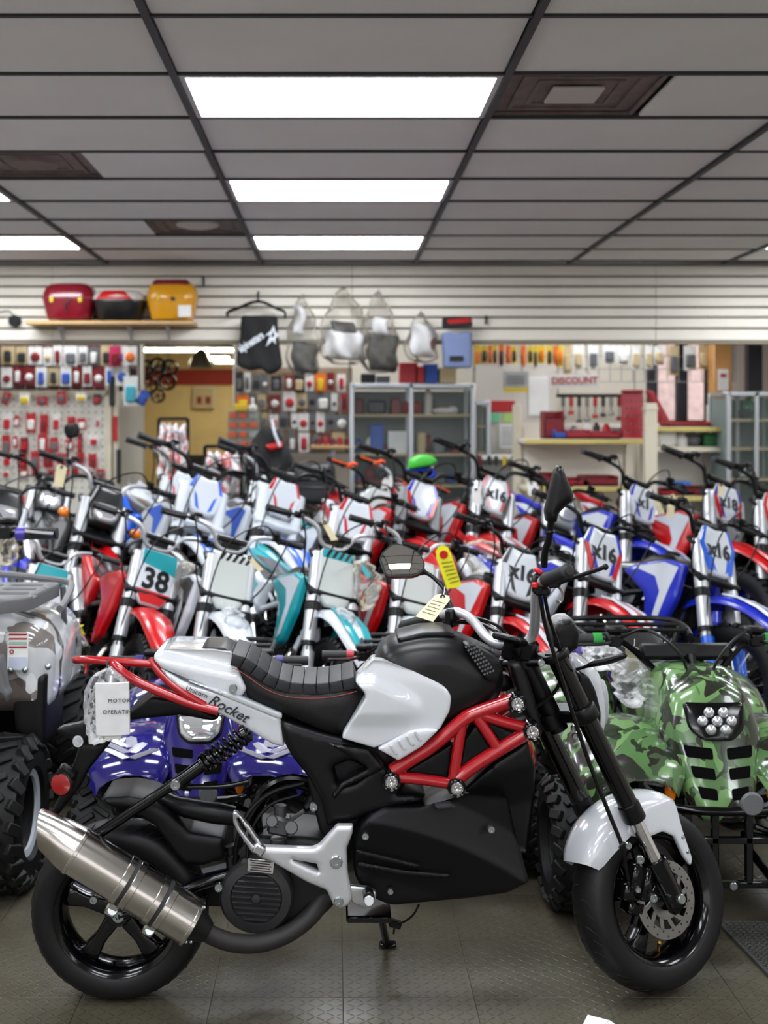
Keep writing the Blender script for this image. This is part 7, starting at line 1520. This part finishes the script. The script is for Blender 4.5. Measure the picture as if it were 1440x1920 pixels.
MB().pil(rnd([(-22*k, -18*k), (-6*k, -30*k), (6*k, -36*k), (18*k, -20*k), (22*k, -14*k), (8*k, -22*k), (-8*k, -20*k)], 4*k), lambda u, v, q: (u, q, v), -.13, .05, 8*k, rad=5*k, bulge=-.02).build('chin_guard', mat('helmet_green2', (30, 150, 60), .35), t); MB().cyl((0, .02, -60*k), (0, .02, -24*k), 10*k, 12).build('post', BKP, t)
# black luggage case
t = thing('luggage_case', 'large black hard luggage case behind the white bikes', 'luggage case', P(590, 930, 8.6)); k = 8.6/F
MB().pil(rnd([(-34*k, -12*k), (32*k, -16*k), (40*k, 20*k), (38*k, 56*k), (28*k, 64*k), (-28*k, 58*k), (-38*k, 40*k), (-38*k, 10*k)], 8*k), lambda u, v, q: (u, q, v), -.12, .18, 9*k, rad=9*k, bulge=-.05).build('shell', mat('case_black', (38, 40, 44), .4), t); MB().box((0, -.15, 32*k), (70*k, .05, 4*k), (0, -.03, 0), bv=.004).build('seam', GLOSSB, t); MB().box((0, -.17, 18*k), (66*k, .02, 3*k), bv=.004).build('ridge', mat('case_black', (38, 40, 44), .4), t)
# black jacket bag with red logo
t = thing('black_kit_bag', 'black kit bag with red patch and white strap behind the bikes', 'bag', P(505, 870, 9.0)); k = 9./F
MB().pil(rnd([(-40*k, -60*k), (30*k, -60*k), (52*k, -20*k), (40*k, 20*k), (20*k, 60*k), (-10*k, 74*k), (-34*k, 40*k), (-44*k, 0)], 14*k), lambda u, v, q: (u, q+.02*sin(u*30)*sin(v*22), v), -.08, .1, 9*k, rad=20*k, bulge=-.1).build('body', BLACKC, t, smooth=60); MB().pil(rnd([(-6*k, 36*k), (26*k, 44*k), (28*k, 32*k), (4*k, 26*k)], 4*k), lambda u, v, q: (u, q, v), -.19, -.15, 8*k, rad=4*k, bulge=-.01).build('red_patch', CR, t); MB().tube(cr([(8*k, -.2, 82*k), (12*k, -.21, 60*k), (22*k, -.2, 34*k)], 4), 3*k, 8).build('strap', CW, t)
# rubber mat and paper corner on the floor
m0 = P(1344, 1733, 3.61); t = thing('rubber_mat', 'dark ribbed rubber mat on the floor at the right edge', 'mat', (1.5, 3.2, 0))
def gz(px, py): Y = H*F/(py-CY); return (px-CX)*Y/F, Y
A, B_ = gz(1344, 1733), gz(1440, 1833); C_ = (A[0]+1.1, A[1]+.02); D_ = (B_[0]+1.0, B_[1])
E_ = (A[0]+(B_[0]-A[0])*1.7, A[1]+(B_[1]-A[1])*1.7)
MB().pil([(A[0]-1.5, A[1]-3.2), (E_[0]-1.5, E_[1]-3.2), (E_[0]-.6, E_[1]-3.2), (A[0]-.4, A[1]-3.2)], lambda u, v, q: (u, v, q), .006, .0005, .2).build('base', mat('mat_rubber', (46, 46, 44), .8), t, smooth=0)
m = MB(); d = Vector((E_[0]-A[0], E_[1]-A[1], 0)); s_ = Vector((1.1, 0, 0))
for i in range(34): a = Vector((A[0]-1.5, A[1]-3.2, .007))+d*(i/33.); m.box(a+s_*.5, (1.08, .006, .004))
for i in range(60): a = Vector((A[0]-1.5, A[1]-3.2, .007))+s_*(i/60.+.005)+d*.5; m.box(a, (.006, d.length, .004), (0, 0, atan2(d.y, d.x)-pi/2))
m.build('ribs', mat('mat_rib', (66, 66, 62), .8), t, smooth=0)['kind'] = 'stuff'
q0 = gz(1102, 1905); t = thing('paper_card', 'white folded card corner on the floor at the bottom edge', 'card', (q0[0], q0[1], 0)); MB().pil([(0, 0), (.05, -.03), (.1, -.13), (-.06, -.13)], lambda u, v, q: (u, v, q), .004, .001, .06).build('sheet', PAPER, t, smooth=0); MB().pil([(.0, -.01), (.045, -.035), (.03, -.06)], lambda u, v, q: (u, v, q+.003), .004, .001, .06).build('fold', PAPER, t, smooth=0)
